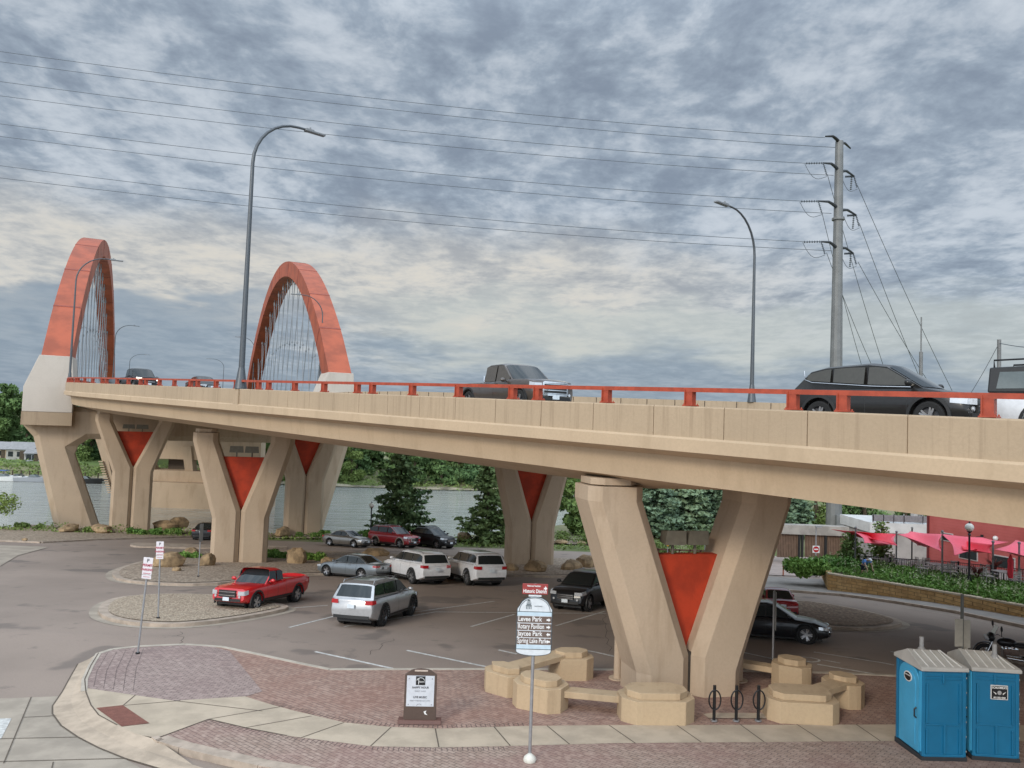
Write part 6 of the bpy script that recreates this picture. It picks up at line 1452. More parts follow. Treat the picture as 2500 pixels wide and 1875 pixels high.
# ------------------------------------------------------------------ retaining wall, planting, terrace
WA = [(2021, 1440), (2150, 1454), (2275, 1470), (2400, 1490), (2520, 1511), (2700, 1545)]; WT = [37, 31, 26.5, 25, 25, 26]
wall = thing('retaining_wall', 'tan stone retaining wall with pale coping in front of the planting', 'wall', (0, 0, 0))
wp_ = [G(*p, .1) for p in WA]; hts = [wt * p.y / F for wt, p in zip(WT, wp_)]
m = bpy.data.materials.new('tan_block_wall'); m.use_nodes = True; t = NT(m.node_tree); b = t.n['Principled BSDF']; tc = t.new('ShaderNodeTexCoord'); br = t.new('ShaderNodeTexBrick')
mp = t.new('ShaderNodeMapping'); mp.inputs['Rotation'].default_value = (R(90), 0, 0); t.l.new(tc.outputs['Object'], mp.inputs[0]); t.l.new(mp.outputs[0], br.inputs['Vector'])
br.inputs['Scale'].default_value = 1; br.inputs['Brick Width'].default_value = .45; br.inputs['Row Height'].default_value = .2; br.inputs['Mortar Size'].default_value = .012
br.inputs['Color1'].default_value = (.55, .32, .12, 1); br.inputs['Color2'].default_value = (.66, .43, .19, 1); br.inputs['Mortar'].default_value = (.22, .14, .07, 1)
t.l.new(t.mix(t.math('MULTIPLY', t.smooth(t.noise(tc.outputs['Object'], 3, 4), .4, .65), .5), br.outputs['Color'], (.30, .18, .08)), b.inputs['Base Color']); b.inputs['Roughness'].default_value = .95
bp = t.new('ShaderNodeBump'); bp.inputs['Strength'].default_value = .8; bp.inputs['Distance'].default_value = .03; t.l.new(t.noise(tc.outputs['Object'], 7, 4), bp.inputs['Height']); t.l.new(bp.outputs[0], b.inputs['Normal']); M_wall = m
back_ = Vector((0.30, 0.95, 0)).normalized()
mb = MB(); mb.rings([[tuple(p), tuple(p + Vector((0, 0, h_))), tuple(p + Vector((0, 0, h_)) + back_ * .4), tuple(p + back_ * .4)] for p, h_ in zip(wp_, hts)]); mb.build('wall_face', M_wall, wall)
mb = MB(); mb.rings([[tuple(p + Vector((0, 0, h_ + .002)) - back_ * .06), tuple(p + Vector((0, 0, h_ + .09)) - back_ * .06), tuple(p + Vector((0, 0, h_ + .09)) + back_ * .45), tuple(p + Vector((0, 0, h_ + .002)) + back_ * .45)] for p, h_ in zip(wp_, hts)]); mb.build('coping', mat('coping_stone', (.55, .45, .32), .9, .12, 3), wall)
mb = MB(); q0 = wp_[0]; mb.rings([[tuple(q0 + Vector((0, 0, z)) - Vector((0.0, 0, 0)) + back_ * y + Vector((x, 0, 0))) for x, z in ((-.02, 0), (.38, 0), (.38, hts[0] - .01), (-.02, hts[0] - .01))] for y in (.41, 5.0)]); mb.build('wall_return', M_wall, wall)
# soil bed and terrace floor
def TZ(y): return wp_[0].z + hts[0] * .92 + (y - wp_[0].y) * -.004
mb = MB(); L0 = [p + Vector((0, 0, h_ - .06)) + back_ * .38 for p, h_ in zip(wp_, hts)]; L1 = [Vector((p.x + 2.2, p.y + 6.5, max(p.z - .05, TZ(p.y)))) for p in L0]
mb.rings([[tuple(a), tuple(b_)] for a, b_ in zip(L0, L1)], False, False); tag(mb.build('planting_bed', mat('soil', (.09, .06, .04), 1, .2, 3)), kind='structure')
mb = MB(); mb.rings([[tuple(b_), tuple(b_ + Vector((1.5, 6.5, 0)))] for b_ in [L1[0] + Vector((3.4, -.3, 0))] + L1[1:]], False, False); tag(mb.build('terrace_floor', mat('terrace_pavers', (.34, .29, .25), .9, .1, 1)), kind='structure')
def bed_pt(u_, v_):
    f_ = u_ * (len(L0) - 1); i = min(int(f_), len(L0) - 2); k = f_ - i; return L0[i].lerp(L0[i + 1], k).lerp(L1[i].lerp(L1[i + 1], k), v_)
rnd = random.Random(77); mb = MB(); pts = []
for _ in range(15000):
    u_, v_ = rnd.random() ** .8, rnd.random() ** 1.1; p = bed_pt(u_, v_); hh_ = .34 + .12 * v_ + .16 * math.sin(u_ * 40) * math.cos(v_ * 9); pts.append((p.x + rnd.gauss(0, .05), p.y - .1, p.z + hh_ * rnd.random() ** .7))
leafquads(mb, rnd, pts, .10); tag(mb.build('ground_cover', M_jun), 'green leafy planting filling the bed above the stone wall', 'ground cover', kind='stuff')
mb = MB(); pts = []
for _ in range(230):
    p = bed_pt(rnd.random() ** .8, rnd.random() * .9); 
    for q in range(9): pts.append((p.x + rnd.gauss(0, .04), p.y, p.z + .25 + q * .06 + rnd.random() * .1))
leafquads(mb, rnd, pts, .055); tag(mb.build('hosta_spikes', leafmat('pale_spikes', (.22, .27, .16), (.42, .48, .34), 2)), 'pale flower spikes rising from the leafy planting', 'flowers', kind='stuff')
for i, (a, b_, l, h_, lb) in enumerate(((1990, 1402, 3.4, 1.1, 'wide bushy juniper at the left end of the terrace'), (2035, 1399, 2.8, 1.1, 'juniper mound just above the corner of the stone wall'), (1960, 1398, 1.6, .9, 'leftmost tip of the terrace juniper hedge'))): shrub(a, b_, l, 1.6, h_, 120 + i, lb, M_jun, 2600, .12, 53)
for i, (a, yb, D, H_, W_, lb) in enumerate(((2078, 1375, 56, 2.3, .9, 'arching green shrub behind the person in blue'), (2151, 1372, 56, 3.0, .75, 'upright climbing plant between the patio sails'))):
    g_ = AT(a, yb, D); conifer(lb, H_, W_, 140 + i, M_shr, tuple(g_), 16, leaf=.13, name='garden_plant')
for i, (a, yb, D) in enumerate(((2385, 1412, 47), (2428, 1395, 48))):
    g_ = AT(a, yb, D); rnd = random.Random(i); mb = MB()
    for k in range(40): an = rnd.uniform(0, 6.28); l = rnd.uniform(.4, .9); mb.tube([(0, 0, .0), (math.cos(an) * l * .3, math.sin(an) * l * .3, l * .7), (math.cos(an) * l * .7, math.sin(an) * l * .7, l * .9)], [.03, .025, .004], 4)
    t_ = thing('potted_plant', ['reddish spiky plant beside the terrace lamp post', 'reddish spiky plant below the red umbrella sails'][i], 'plant', tuple(g_)); mb.build('leaves', leafmat('burgundy_leaves', (.07, .015, .015), (.14, .04, .03), 2) if i == 0 else MATS['burgundy_leaves'], t_)
    mb = MB(); mb.lathe([(.18, -.35), (.25, 0)], 12); mb.build('pot', M_trim, t_)
# terrace fence
FP = [(2110, 1392), (2173, 1398), (2260, 1404), (2340, 1412), (2420, 1422), (2530, 1436)]; fd = [55, 54, 51.5, 49, 47, 45]
fn = thing('terrace_fence', 'low black metal fence of thin pickets round the terrace', 'fence', (0, 0, 0))
fp = [AT(a, b_, d) for (a, b_), d in zip(FP, fd)]
mb = MB()
for a, b_ in zip(fp, fp[1:]):
    n_ = int((b_ - a).length / .14)
    for k in range(n_): c_ = a.lerp(b_, k / n_); mb.box((c_.x, c_.y, c_.z + .5), (.018, .018, .9))
mb.build('pickets', M_black, fn)
mb = MB()
for z in (.12, .97): mb.tube([tuple(p + Vector((0, 0, z))) for p in fp], .025, 5)
mb.build('fence_rail', M_black, fn)
for p in fp:
    mb = MB(); mb.box((p.x, p.y, p.z + .52), (.07, .07, 1.06)); mb.build('fence_post', M_black, fn)
# red building
M_rsid = None
m = bpy.data.materials.new('red_siding'); m.use_nodes = True; t = NT(m.node_tree); b = t.n['Principled BSDF']; tc = t.new('ShaderNodeTexCoord'); sp_ = t.new('ShaderNodeSeparateXYZ'); t.l.new(tc.outputs['Object'], sp_.inputs[0])
fr = t.math('FRACT', t.math('MULTIPLY', sp_.outputs[2], 4.5)); ln = t.smooth(fr, .90, .98)
c = t.mix(t.smooth(t.noise(tc.outputs['Object'], .7, 4), .35, .65), (.40, .085, .075), (.46, .11, .10)); c = t.mix(t.math('MULTIPLY', ln, .5), c, (.2, .04, .035)); t.l.new(c, b.inputs['Base Color']); b.inputs['Roughness'].default_value = .8
bp = t.new('ShaderNodeBump'); bp.inputs['Strength'].default_value = .6; bp.inputs['Distance'].default_value = .02; t.l.new(fr, bp.inputs['Height']); t.l.new(bp.outputs[0], b.inputs['Normal']); M_rsid = m
c0 = AT(2268, 1385, 62); c1_ = Vector((c0.x + 3.0, 54.5, 0)); dv = (c1_ - Vector((c0.x, c0.y, 0))).normalized(); c2_ = Vector((c0.x, c0.y, 0)) + dv * 24
rb_ = thing('red_building', 'red clapboard building behind the patio with dark wall lamps', 'building', (c0.x, c0.y, c0.z), math.atan2(dv.y, dv.x))
zb0_ = -1.5; zt0 = 5.2
mb = MB(); mb.box((12, 5, (zb0_ + zt0) / 2), (24, 10, zt0 - zb0_)); mb.build('wall', M_rsid, rb_)
mb = MB(); mb.box((12, 5, zt0 + .15), (24.6, 10.6, .28)); mb.build('roof', M_trim, rb_)
mb = MB(); mb.box((-.06, -.06, (zb0_ + zt0) / 2), (.14, .14, zt0 - zb0_)); mb.build('corner_trim', plain('dark_red_trim', (.15, .03, .03), .6), rb_)
for (x, z) in ((4.5, 2.95), (9.2, 2.85)):
    mb = MB(); mb.box((x, -.2, z), (.5, .35, .18)); mb.box((x, -.05, z + .1), (.2, .1, .3)); mb.build('wall_lamp', M_trim, rb_, bevel=.02)
mb = MB(); mb.ball((5.6, -.12, 3.1), .18, 10, 8); mb.build('round_lamp', M_white, rb_, 60)
for (x, z, w_, h_) in ((1.6, 2.6, .9, .5), (3.4, 1.7, 1.4, .9), (6.2, 1.5, 1.5, .7), (8.6, 1.2, 1.2, 1.0)):
    mb = MB(); mb.box((x, -.03, z), (w_ + .14, .06, h_ + .14)); wn = mb.build('window', plain('window_frame_pale', (.55, .5, .48), .5), rb_); mb = MB(); mb.box((x, -.07, z), (w_, .03, h_)); mb.build('pane', M_glass, wn)
mb = MB(); mb.box((5.0, -.06, .4), (.08, .08, 3.6)); mb.build('downpipe', plain('red_pipe', (.30, .07, .06), .6), rb_)
# pale stair building behind
sb = thing('stair_building', 'grey and white low building with metal railing left of the red one', 'building', (0, 0, 0))
def img_box(name, x0, y0, x1, y1, D, T, mtl, parent, bev=0):
    a = AT(x0, y1, D); b_ = AT(x1, y0, D); mb = MB(); mb.box(((a.x + b_.x) / 2, D + T / 2, (a.z + b_.z) / 2), (abs(b_.x - a.x), T, abs(b_.z - a.z))); return mb.build(name, mtl, parent, bevel=bev)
M_pgrey = mat('pale_block_wall', (.42, .40, .38), .9, .1, .8); M_pw = mat('white_band', (.62, .62, .60), .8, .08, .8)
img_box('wall', 2126, 1302, 2330, 1372, 71, 6, M_pgrey, sb); img_box('parapet', 2124, 1283, 2332, 1300, 70.8, 6.4, M_pw, sb)
for z in (1262, 1270): img_box('handrail', 2130, z, 2290, z + 2, 70.9, .08, M_steel, sb)
for x in (2131, 2156, 2181, 2206, 2252, 2280): img_box('railing_post', x, 1256, x + 2.5, 1283, 70.9, .1, M_steel, sb)
img_box('column', 2231, 1250, 2246, 1296, 72, .6, M_pgrey, sb); img_box('upper_wall', 2140, 1266, 2262, 1284, 75, 1, mat('mesh_grey', (.20, .22, .22), .7, .1, 2), sb)
# brown gate with a concrete beam
gt = thing('service_gate', 'brown corrugated metal gate under a concrete beam beside the yard', 'gate', (0, 0, 0))
img_box('beam', 1840, 1287, 2073, 1301, 73.6, 1.2, mat('beam_concrete', (.38, .35, .31), .9, .15, 1), gt)
M_gb = mat('gate_brown', (.24, .155, .105), .7, .12, 2)
for x0, x1 in ((1845, 1892), (1897, 1949), (1965, 2013), (2019, 2071)):
    pn = img_box('gate_panel', x0, 1302, x1, 1360, 74, .1, M_gb, gt); a = AT(x0, 1360, 73.9); b_ = AT(x1, 1302, 73.9); n_ = int((x1 - x0) / 4); mb = MB()
    for k in range(n_): mb.box((a.x + (b_.x - a.x) * (k + .5) / n_, 73.93, (a.z + b_.z) / 2), (.07, .09, abs(b_.z - a.z) * .98))
    mb.build('corrugation', M_gb, pn)
for x in (1949, 1957, 2013): img_box('gate_post', x, 1293, x + 6, 1361, 73.7, .3, M_trim, gt, .02)
# bollard and no-entry sign
g_ = G(1912, 1406, .1); t_ = thing('bollard', 'slim orange bollard on the pavement right of the near pier', 'bollard', tuple(g_)); mb = MB(); mb.tube([(0, 0, 0), (0, 0, .95)], .05, 10); mb.build('tube', plain('faded_orange', (.55, .16, .08), .6), t_, 40); mb = MB(); mb.lathe([(.12, 0), (.10, .05)], 12); mb.build('foot', M_trim, t_)
b_ = AT(1992, 1362, 70); t_ = thing('no_entry_sign', 'red and white round no entry sign on a pole before the gate', 'sign', tuple(b_)); Hs = AT(1998, 1285, 70).z - b_.z
mb = MB(); mb.tube([(0, .05, 0), (0, .05, Hs)], .06, 8); mb.build('post', M_steel, t_, 40)
zc_ = AT(1992, 1341, 70).z - b_.z; mb = MB(); mb.box((0, 0, zc_), (.62, .02, .62)); mb.build('sign_plate', M_white, t_)
mb = MB(); mb.extr([(.27 * math.cos(2 * math.pi * k / 20), -.015, zc_ + .27 * math.sin(2 * math.pi * k / 20)) for k in range(20)], (0, .01, 0)); mb.build('disc', M_red, t_); mb = MB(); mb.box((0, -.02, zc_), (.38, .015, .09)); mb.build('bar', M_white, t_)
mb = MB(); mb.box((.1, -.2, Hs), (.5, .25, .12)); mb.build('lamp_head', M_steel, t_)
# warning sign framed by the near pier, and rusty railings behind it
b_ = AT(1630, 1345, 70); t_ = thing('warning_sign', 'yellow diamond warning sign seen above the orange infill panel', 'sign', (b_.x, 70, gz(70))); zc_ = AT(1630, 1323, 70).z - gz(70); q_ = .42
mb = MB(); mb.tube([(0, .05, 0), (0, .05, zc_ + .1)], .04, 8); mb.build('post', M_steel, t_, 40)
mb = MB(); mb.extr([(q_, 0, zc_), (0, 0, zc_ + q_), (-q_, 0, zc_), (0, 0, zc_ - q_)], (0, .02, 0)); mb.build('diamond', plain('warning_yellow', (.72, .33, .02), .5), t_)
mb = MB(); mb.extr([(-.18, -.01, zc_ - .08), (.2, -.01, zc_ - .08), (.2, -.01, zc_ + .12), (0, -.01, zc_ + .02)], (0, .008, 0)); mb.build('symbol', M_trim, t_)
b_ = AT(1721, 1345, 70); t_ = thing('small_sign', 'small white sign right of the yellow diamond sign', 'sign', (b_.x, 70, gz(70))); zc_ = AT(1721, 1322, 70).z - gz(70); mb = MB(); mb.tube([(0, .05, 0), (0, .05, zc_)], .04, 8); mb.build('post', M_steel, t_); mb = MB(); mb.box((0, 0, zc_), (.28, .02, .45)); mb.build('sign_plate', M_white, t_)
rl = thing('boat_trailer_row', 'rust brown low railing seen above the orange infill panel', 'railing', (AT(1600, 1340, 72).x, 72, gz(72)))
mb = MB(); mb.box((2.2, 0, .55), (6.0, .12, .12)).box((2.2, 0, .95), (6.0, .12, .12)); mb.build('rails', plain('rust_brown', (.12, .05, .03), .8), rl)
for k in range(7):
    mb = MB(); mb.box((-.7 + k * .97, 0, .5), (.12, .12, 1.0)); mb.build('railing_post', MATS['rust_brown'], rl)
# sail shades and poles
M_sail = plain('sail_red', (.80, .035, .06), .6); M_sail2 = plain('sail_pink', (.86, .13, .18), .6)
SPOLES = [(2088, 1292, 1370, 54, 'leftmost'), (2188, 1302, 1371, 54, 'second from left'), (2300, 1302, 1408, 49, 'third from left'), (2424, 1327, 1420, 46.5, 'fourth from left'), (2488, 1330, 1430, 45, 'rightmost'), (2226, 1292, 1372, 60, 'rear, dark')]
for a, y0, y1, D, lb in SPOLES:
    b_ = AT(a, y1, D); H_ = AT(a, y0, D).z - b_.z; t_ = thing('shade_pole', lb + ' slim pole holding the red shade sails', 'pole', (b_.x, b_.y, b_.z - .2), 0, 'shade sail poles'); mb = MB(); mb.tube([(0, 0, 0), (0, 0, H_ + .25)], .055, 8); mb.build('shaft', M_pole if 'dark' not in lb else M_black, t_, 40); mb = MB(); mb.ball((0, 0, H_ + .3), .09, 8, 6); mb.build('cap', M_pole, t_)
def sail(cs, label, mtl, sag=.5):
    P_ = [AT(a, b_, d) for a, b_, d in cs]; mb = MB(); n_ = 10; g_ = []
    if len(P_) == 3: P_ = [P_[0], P_[1], P_[2], P_[2]]
    for i in range(n_ + 1):
        row = []
        for j in range(n_ + 1):
            u_, v_ = i / n_, j / n_; p = P_[0].lerp(P_[1], u_).lerp(P_[3].lerp(P_[2], u_), v_); c_ = (P_[0] + P_[1] + P_[2] + P_[3]) / 4
            e = max(math.sin(math.pi * u_), math.sin(math.pi * v_)); inw = .16 * (math.sin(math.pi * u_) * abs(2 * v_ - 1) ** 2 + math.sin(math.pi * v_) * abs(2 * u_ - 1) ** 2); p = p.lerp(c_, inw); row.append(tuple(p - Vector((0, 0, sag * math.sin(math.pi * u_) * math.sin(math.pi * v_)))))
        g_.append(row)
    mb.rings(g_, False, False); o = mb.build('fabric', mtl, None, 60); sm = o.modifiers.new('thick', 'SOLIDIFY'); sm.thickness = .02
    t_ = thing('shade_sail', label, 'shade sail', tuple(P_[0]), 0, 'red shade sails over the patio'); o.parent = t_; o.location = -P_[0]
sail([(2030, 1292, 60), (2088, 1297, 54), (2188, 1304, 54), (2185, 1330, 50)], 'leftmost narrow red shade sail pointing towards the gate', M_sail, .3)
sail([(2088, 1300, 54), (2188, 1305, 57), (2190, 1332, 53), (2110, 1326, 50)], 'red shade sail between the first two poles', M_sail2, .4)
sail([(2192, 1304, 54), (2222, 1297, 60), (2300, 1304, 52), (2298, 1346, 48)], 'large pink red shade sail between second and third poles', M_sail2, .5)
sail([(2215, 1312, 58), (2296, 1310, 56), (2300, 1338, 50), (2240, 1332, 54)], 'deep red shade sail under the large pink one', M_sail, .3)
sail([(2298, 1303, 49), (2400, 1312, 54), (2462, 1323, 52), (2330, 1356, 46)], 'wide pink red shade sail right of the third pole', M_sail2, .5)
sail([(2330, 1315, 54), (2424, 1330, 46.5), (2422, 1352, 46), (2350, 1342, 48)], 'deep red shade sail left of the fourth pole', M_sail, .3)
sail([(2428, 1342, 46), (2480, 1319, 49), (2570, 1335, 46), (2530, 1368, 42)], 'rightmost pink red shade sail at the picture edge', M_sail2, .4)
b_ = AT(2467, 1425, 45.5); H_ = AT(2467, 1355, 45.5).z - b_.z; t_ = thing('patio_umbrella', 'folded red patio umbrella beside the rightmost pole', 'umbrella', tuple(b_)); mb = MB(); mb.tube([(0, 0, 0), (0, 0, H_ + .1)], .03, 8); mb.build('pole', M_steel, t_); mb = MB(); mb.lathe([(.10, .25), (.17, .5), (.14, 1.1), (.16, 1.3), (.03, H_ + .05)], 10); mb.build('folded_canopy', M_sail, t_, 50); mb = MB(); mb.lathe([(.28, 0), (.28, .08), (.1, .12)], 14); mb.build('base', M_trim, t_)
# patio chairs and tables
M_chair = plain('patio_chair_grey', (.42, .38, .35), .5, .2)
def mk_chair(loc, rz, label):
    t_ = thing('patio_chair', label, 'chair', loc, rz, 'patio chairs on the terrace')
    mb = MB(); mb.box((0, 0, .44), (.46, .46, .04)); mb.build('seat', M_chair, t_, bevel=.01)
    mb = MB()
    for z in (.60, .70, .80, .90): mb.box((0, .22, z), (.42, .025, .05))
    for s_ in (-1, 1): mb.box((s_ * .22, .22, .68), (.035, .035, .52))
    mb.build('backrest', M_chair, t_)
    for sx in (-1, 1):
        for sy in (-1, 1): mb = MB(); mb.box((sx * .21, sy * .21, .21), (.035, .035, .42)); mb.build('leg', M_chair, t_)
    return t_
def mk_table(loc, label):
    t_ = thing('patio_table', label, 'table', loc, .3, 'patio tables on the terrace'); mb = MB(); mb.prism(rrect(.95, .95, .08), .71, .75); mb.build('tabletop', M_chair, t_, bevel=.01); mb = MB(); mb.lathe([(.03, .03), (.03, .71)], 8); mb.build('leg', M_black, t_); mb = MB(); mb.lathe([(.3, 0), (.3, .03)], 14); mb.build('base', M_black, t_); return t_
TB = [(2140, 1388, 55, 'by the upright climbing plant'), (2200, 1392, 54, 'left of the third sail pole'), (2285, 1405, 50, 'below the third sail pole'), (2360, 1414, 48.5, 'beside the terrace lamp post'), (2450, 1426, 46, 'by the folded red umbrella'), (2095, 1384, 57, 'behind the person in blue')]
ch0 = None; tb0 = None; rnd = random.Random(4)
sid = ['left', 'right', 'near', 'far']
for a, y, D, lb in TB:
    b_ = AT(a, y, D)
    if tb0 is None: tb0 = mk_table(tuple(b_), 'square grey patio table ' + lb)
    else: place_copy(tb0, tuple(b_), rnd.uniform(-.4, .4), 'square grey patio table ' + lb)
    for k, (ox, oy, rz) in enumerate(((-.85, 0, R(90)), (.85, 0, R(-90)), (.1, -.85, math.pi), (-.1, .85, 0))):
        l = (b_.x + ox, b_.y + oy, b_.z); lab = 'grey slatted patio chair, ' + sid[k] + ' side of the table ' + lb
        if ch0 is None: ch0 = mk_chair(l, rz, lab)
        else: place_copy(ch0, l, rz + rnd.uniform(-.3, .3), lab)

# ------------------------------------------------------------------ person bending over the planting
def skin(name, verts, edges, radii, mtl, parent, root=0, sub=2):
    me = bpy.data.meshes.new(name); me.from_pydata(verts, edges, []); o = bpy.data.objects.new(name, me); COL.objects.link(o); me.materials.append(mtl)
    sk = o.modifiers.new('skin', 'SKIN'); sk.use_smooth_shade = True; sv = me.skin_vertices[0].data
    for i, r_ in enumerate(radii): sv[i].radius = (r_, r_) if not hasattr(r_, '__len__') else r_; sv[i].use_root = (i == root)
    s_ = o.modifiers.new('sub', 'SUBSURF'); s_.levels = sub; s_.render_levels = sub; o.parent = parent; return o
b_ = AT(2108, 1408, 50.5); pr = thing('person', 'person in a blue shirt and pale cap bending over the planting', 'person', (b_.x, b_.y, b_.z - .15), R(20))
M_skin = plain('skin', (.50, .30, .22), .6); M_shirt = plain('blue_shirt', (.10, .24, .55), .8); M_pants = plain('dark_shorts', (.02, .025, .04), .8)
V_ = [(0, 0, .92), (0, -.12, 1.12), (0, -.30, 1.27), (0, -.40, 1.30), (0, -.50, 1.30), (0, -.60, 1.27), (.20, -.30, 1.24), (.27, -.38, .98), (.25, -.48, .76), (-.20, -.30, 1.24), (-.27, -.40, 1.0), (-.24, -.52, .78), (.10, .02, .86), (.12, .0, .48), (.12, .06, .08), (.12, -.08, .03), (-.10, .02, .86), (-.12, -.03, .48), (-.12, .04, .08), (-.12, -.10, .03), (.24, -.53, .66), (-.23, -.57, .68)]
E_ = [(0, 1), (1, 2), (2, 3), (3, 4), (4, 5), (2, 6), (6, 7), (7, 8), (2, 9), (9, 10), (10, 11), (0, 12), (12, 13), (13, 14), (14, 15), (0, 16), (16, 17), (17, 18), (18, 19), (8, 20), (11, 21)]
RR = [.15, .14, .15, .06, .085, .085, .06, .042, .032, .06, .042, .032, .09, .06, .04, .035, .09, .06, .04, .035, .03, .03]
skin('body', V_, E_, RR, M_skin, pr)
skin('shirt', [(0, .0, .96), (0, -.12, 1.12), (0, -.30, 1.27), (.20, -.30, 1.24), (.25, -.35, 1.08), (-.20, -.30, 1.24), (-.25, -.36, 1.09)], [(0, 1), (1, 2), (2, 3), (3, 4), (2, 5), (5, 6)], [.19, .185, .185, .09, .075, .09, .075], M_shirt, pr)
skin('shorts', [(0, 0, .92), (.10, .02, .82), (.12, .0, .56), (-.10, .02, .82), (-.12, -.02, .56)], [(0, 1), (1, 2), (0, 3), (3, 4)], [.17, .12, .09, .12, .09], M_pants, pr)
mb = MB(); mb.ball((0, -.53, 1.33), .105, 12, 8, sc=(.95, 1.1, .85)); mb.box((0, -.64, 1.30), (.14, .12, .015)); mb.build('cap', M_white, pr, 60)
for s_ in (-1, 1):
    mb = MB(); [mb.tube([(s_ * .24 + k * .018 - .03, -.55, .66), (s_ * .24 + k * .018 - .03, -.58, .62), (s_ * .24 + k * .016 - .028, -.57, .585 + abs(k - 1.5) * .008)], .009, 5) for k in range(4)]; mb.tube([(s_ * .24 - s_ * .03, -.54, .66), (s_ * .24 - s_ * .055, -.57, .63)], .010, 5); mb.build('hand', M_skin, pr, 60)

# ------------------------------------------------------------------ motorcycle at the right edge
g_ = G(2470, 1625, .14); mc = thing('motorcycle', 'black touring motorcycle with chrome parts at the right edge', 'motorcycle', tuple(g_), R(165))
def mtube(nm, pts, r_, mtl, par=mc): mb = MB(); mb.tube(pts, r_, 10); return mb.build(nm, mtl, par, 45)
for x, nm in ((.82, 'front'), (-.80, 'rear')):
    mb = MB(); ring = [(x + .29 * math.cos(2 * math.pi * k / 24), 0, .33 + .29 * math.sin(2 * math.pi * k / 24)) for k in range(25)]; mb.tube(ring, .07, 8, cap=False); w_ = mb.build('wheel', M_tyre, mc, 50)
    mb = MB(); [mb.tube([(x, 0, .33), (x + .25 * math.cos(k * .7), 0, .33 + .25 * math.sin(k * .7))], .012, 5) for k in range(9)]; mb.tube([(x, -.06, .33), (x, .06, .33)], .07, 12); mb.build('rim', M_chrome, w_)
    mb = MB(); mb.rings([[(x + rr_ * math.cos(a), y, .33 + rr_ * math.sin(a)) for rr_, y in ((.40, -.09), (.43, 0), (.40, .09), (.38, 0))] for a in [math.pi * (.05 + .8 * k / 12) for k in range(13)]]); mb.build('fender', P_black, mc, 50)
mb = MB(); mb.ball((.15, 0, .78), .26, 14, 9, sc=(1.25, .62, .62)); mb.build('fuel_tank', P_black, mc, 60)
mb = MB(); mb.ball((-.30, 0, .72), .27, 12, 8, sc=(1.2, .65, .35)); mb.build('seat', M_trim, mc, 60)
mb = MB(); mb.box((.05, 0, .42), (.5, .28, .34)); [mb.tube([(.02 + k * .16, 0, .42), (-.03 + k * .22, 0, .66)], .09, 10) for k in range(2)]; mb.build('engine', M_chrome, mc, bevel=.02)
for s_ in (-1, 1):
    mtube('fork', [(.82, s_ * .10, .33), (.56, s_ * .10, .95)], .028, M_chrome); mtube('exhaust', [(.2, s_ * .2, .3), (-.3, s_ * .24, .26), (-1.0, s_ * .24, .27)], .05, M_chrome)
    mb = MB(); mb.box((-.78, s_ * .30, .62), (.55, .2, .34)); mb.build('pannier', P_black, mc, bevel=.04)
    mtube('handlebar', [(.52, 0, 1.0), (.50, s_ * .2, 1.08), (.36, s_ * .42, 1.02)], .016, M_chrome)
    mb = MB(); mb.tube([(.44, s_ * .40, 1.05), (.46, s_ * .44, 1.26)], .012, 6); mb.ball((.46, s_ * .46, 1.32), .10, 10, 8, sc=(.3, .85, 1)); mb.build('side_mirror', M_trim, mc, 60)
mb = MB(); mb.ball((.66, 0, .93), .20, 12, 8, sc=(.6, 1.2, .85)); mb.build('fairing', P_black, mc, 60)
for s_ in (-1, 0, 1): mb = MB(); mb.ball((.80, s_ * .17, .90), .07 if s_ else .10, 10, 8, sc=(.5, 1, 1)); mb.build('headlight', M_hl, mc, 60)
mb = MB(); mb.extr([(.60, -.2, 1.05), (.60, .2, 1.05), (.46, .17, 1.32), (.46, -.17, 1.32)], (.012, 0, 0)); mb.build('windscreen', M_glassl, mc)

# ------------------------------------------------------------------ far bank on the left: boats, dock, houses, lawn
def far_g(px_, py_, D, z=None): p = AT(px_, py_, D); return (p.x, p.y, z if z is not None else p.z)
def boat(px_, D, L_, rz, label, hull, top=None):
    p = AT(px_, 1170, D); t_ = thing('motor_boat', label, 'boat', (p.x, D, WATER), rz, 'boats moored at the far bank'); secs = []
    for k in range(9):
        f_ = k / 8; x = -L_ / 2 + L_ * f_; w_ = 1.0 * (1 - max(0, f_ - .45) ** 2 * 3.1); w_ = max(w_, .03); sh = .75 + .25 * f_; secs.append([(x, -w_, sh), (x, -w_ * .8, .05), (x, 0, -.25 + .3 * max(0, f_ - .7)), (x, w_ * .8, .05), (x, w_, sh), (x, w_ * .8, sh - .08), (x, -w_ * .8, sh - .08)])
    mb = MB(); mb.rings(secs); mb.build('hull', hull, t_, 40)
    mb = MB(); mb.rings([[(-L_ * .12, -.7, .85), (-L_ * .12, .7, .85), (-L_ * .05, .6, 1.35), (-L_ * .05, -.6, 1.35)], [(L_ * .14, -.6, .9), (L_ * .14, .6, .9), (L_ * .05, .5, 1.35), (L_ * .05, -.5, 1.35)]]); mb.build('windscreen', M_glassl, t_)
    mb = MB(); mb.box((-L_ / 2 - .15, 0, .6), (.3, .35, .8)); mb.build('outboard_motor', M_black, t_, bevel=.03)
    if top:
        mb = MB(); mb.box((-.4, 0, 1.95), (2.2, 1.7, .1)); cn = mb.build('canopy', top, t_, bevel=.03)
        for sx in (-1.3, .5):
            for sy in (-.75, .75): mb = MB(); mb.tube([(sx, sy, .8), (sx, sy, 1.92)], .03, 5); mb.build('canopy_pole', M_steel, cn)
M_bblue = plain('boat_blue', (.05, .12, .32), .5); M_bgrey = plain('boat_grey', (.35, .37, .40), .4)
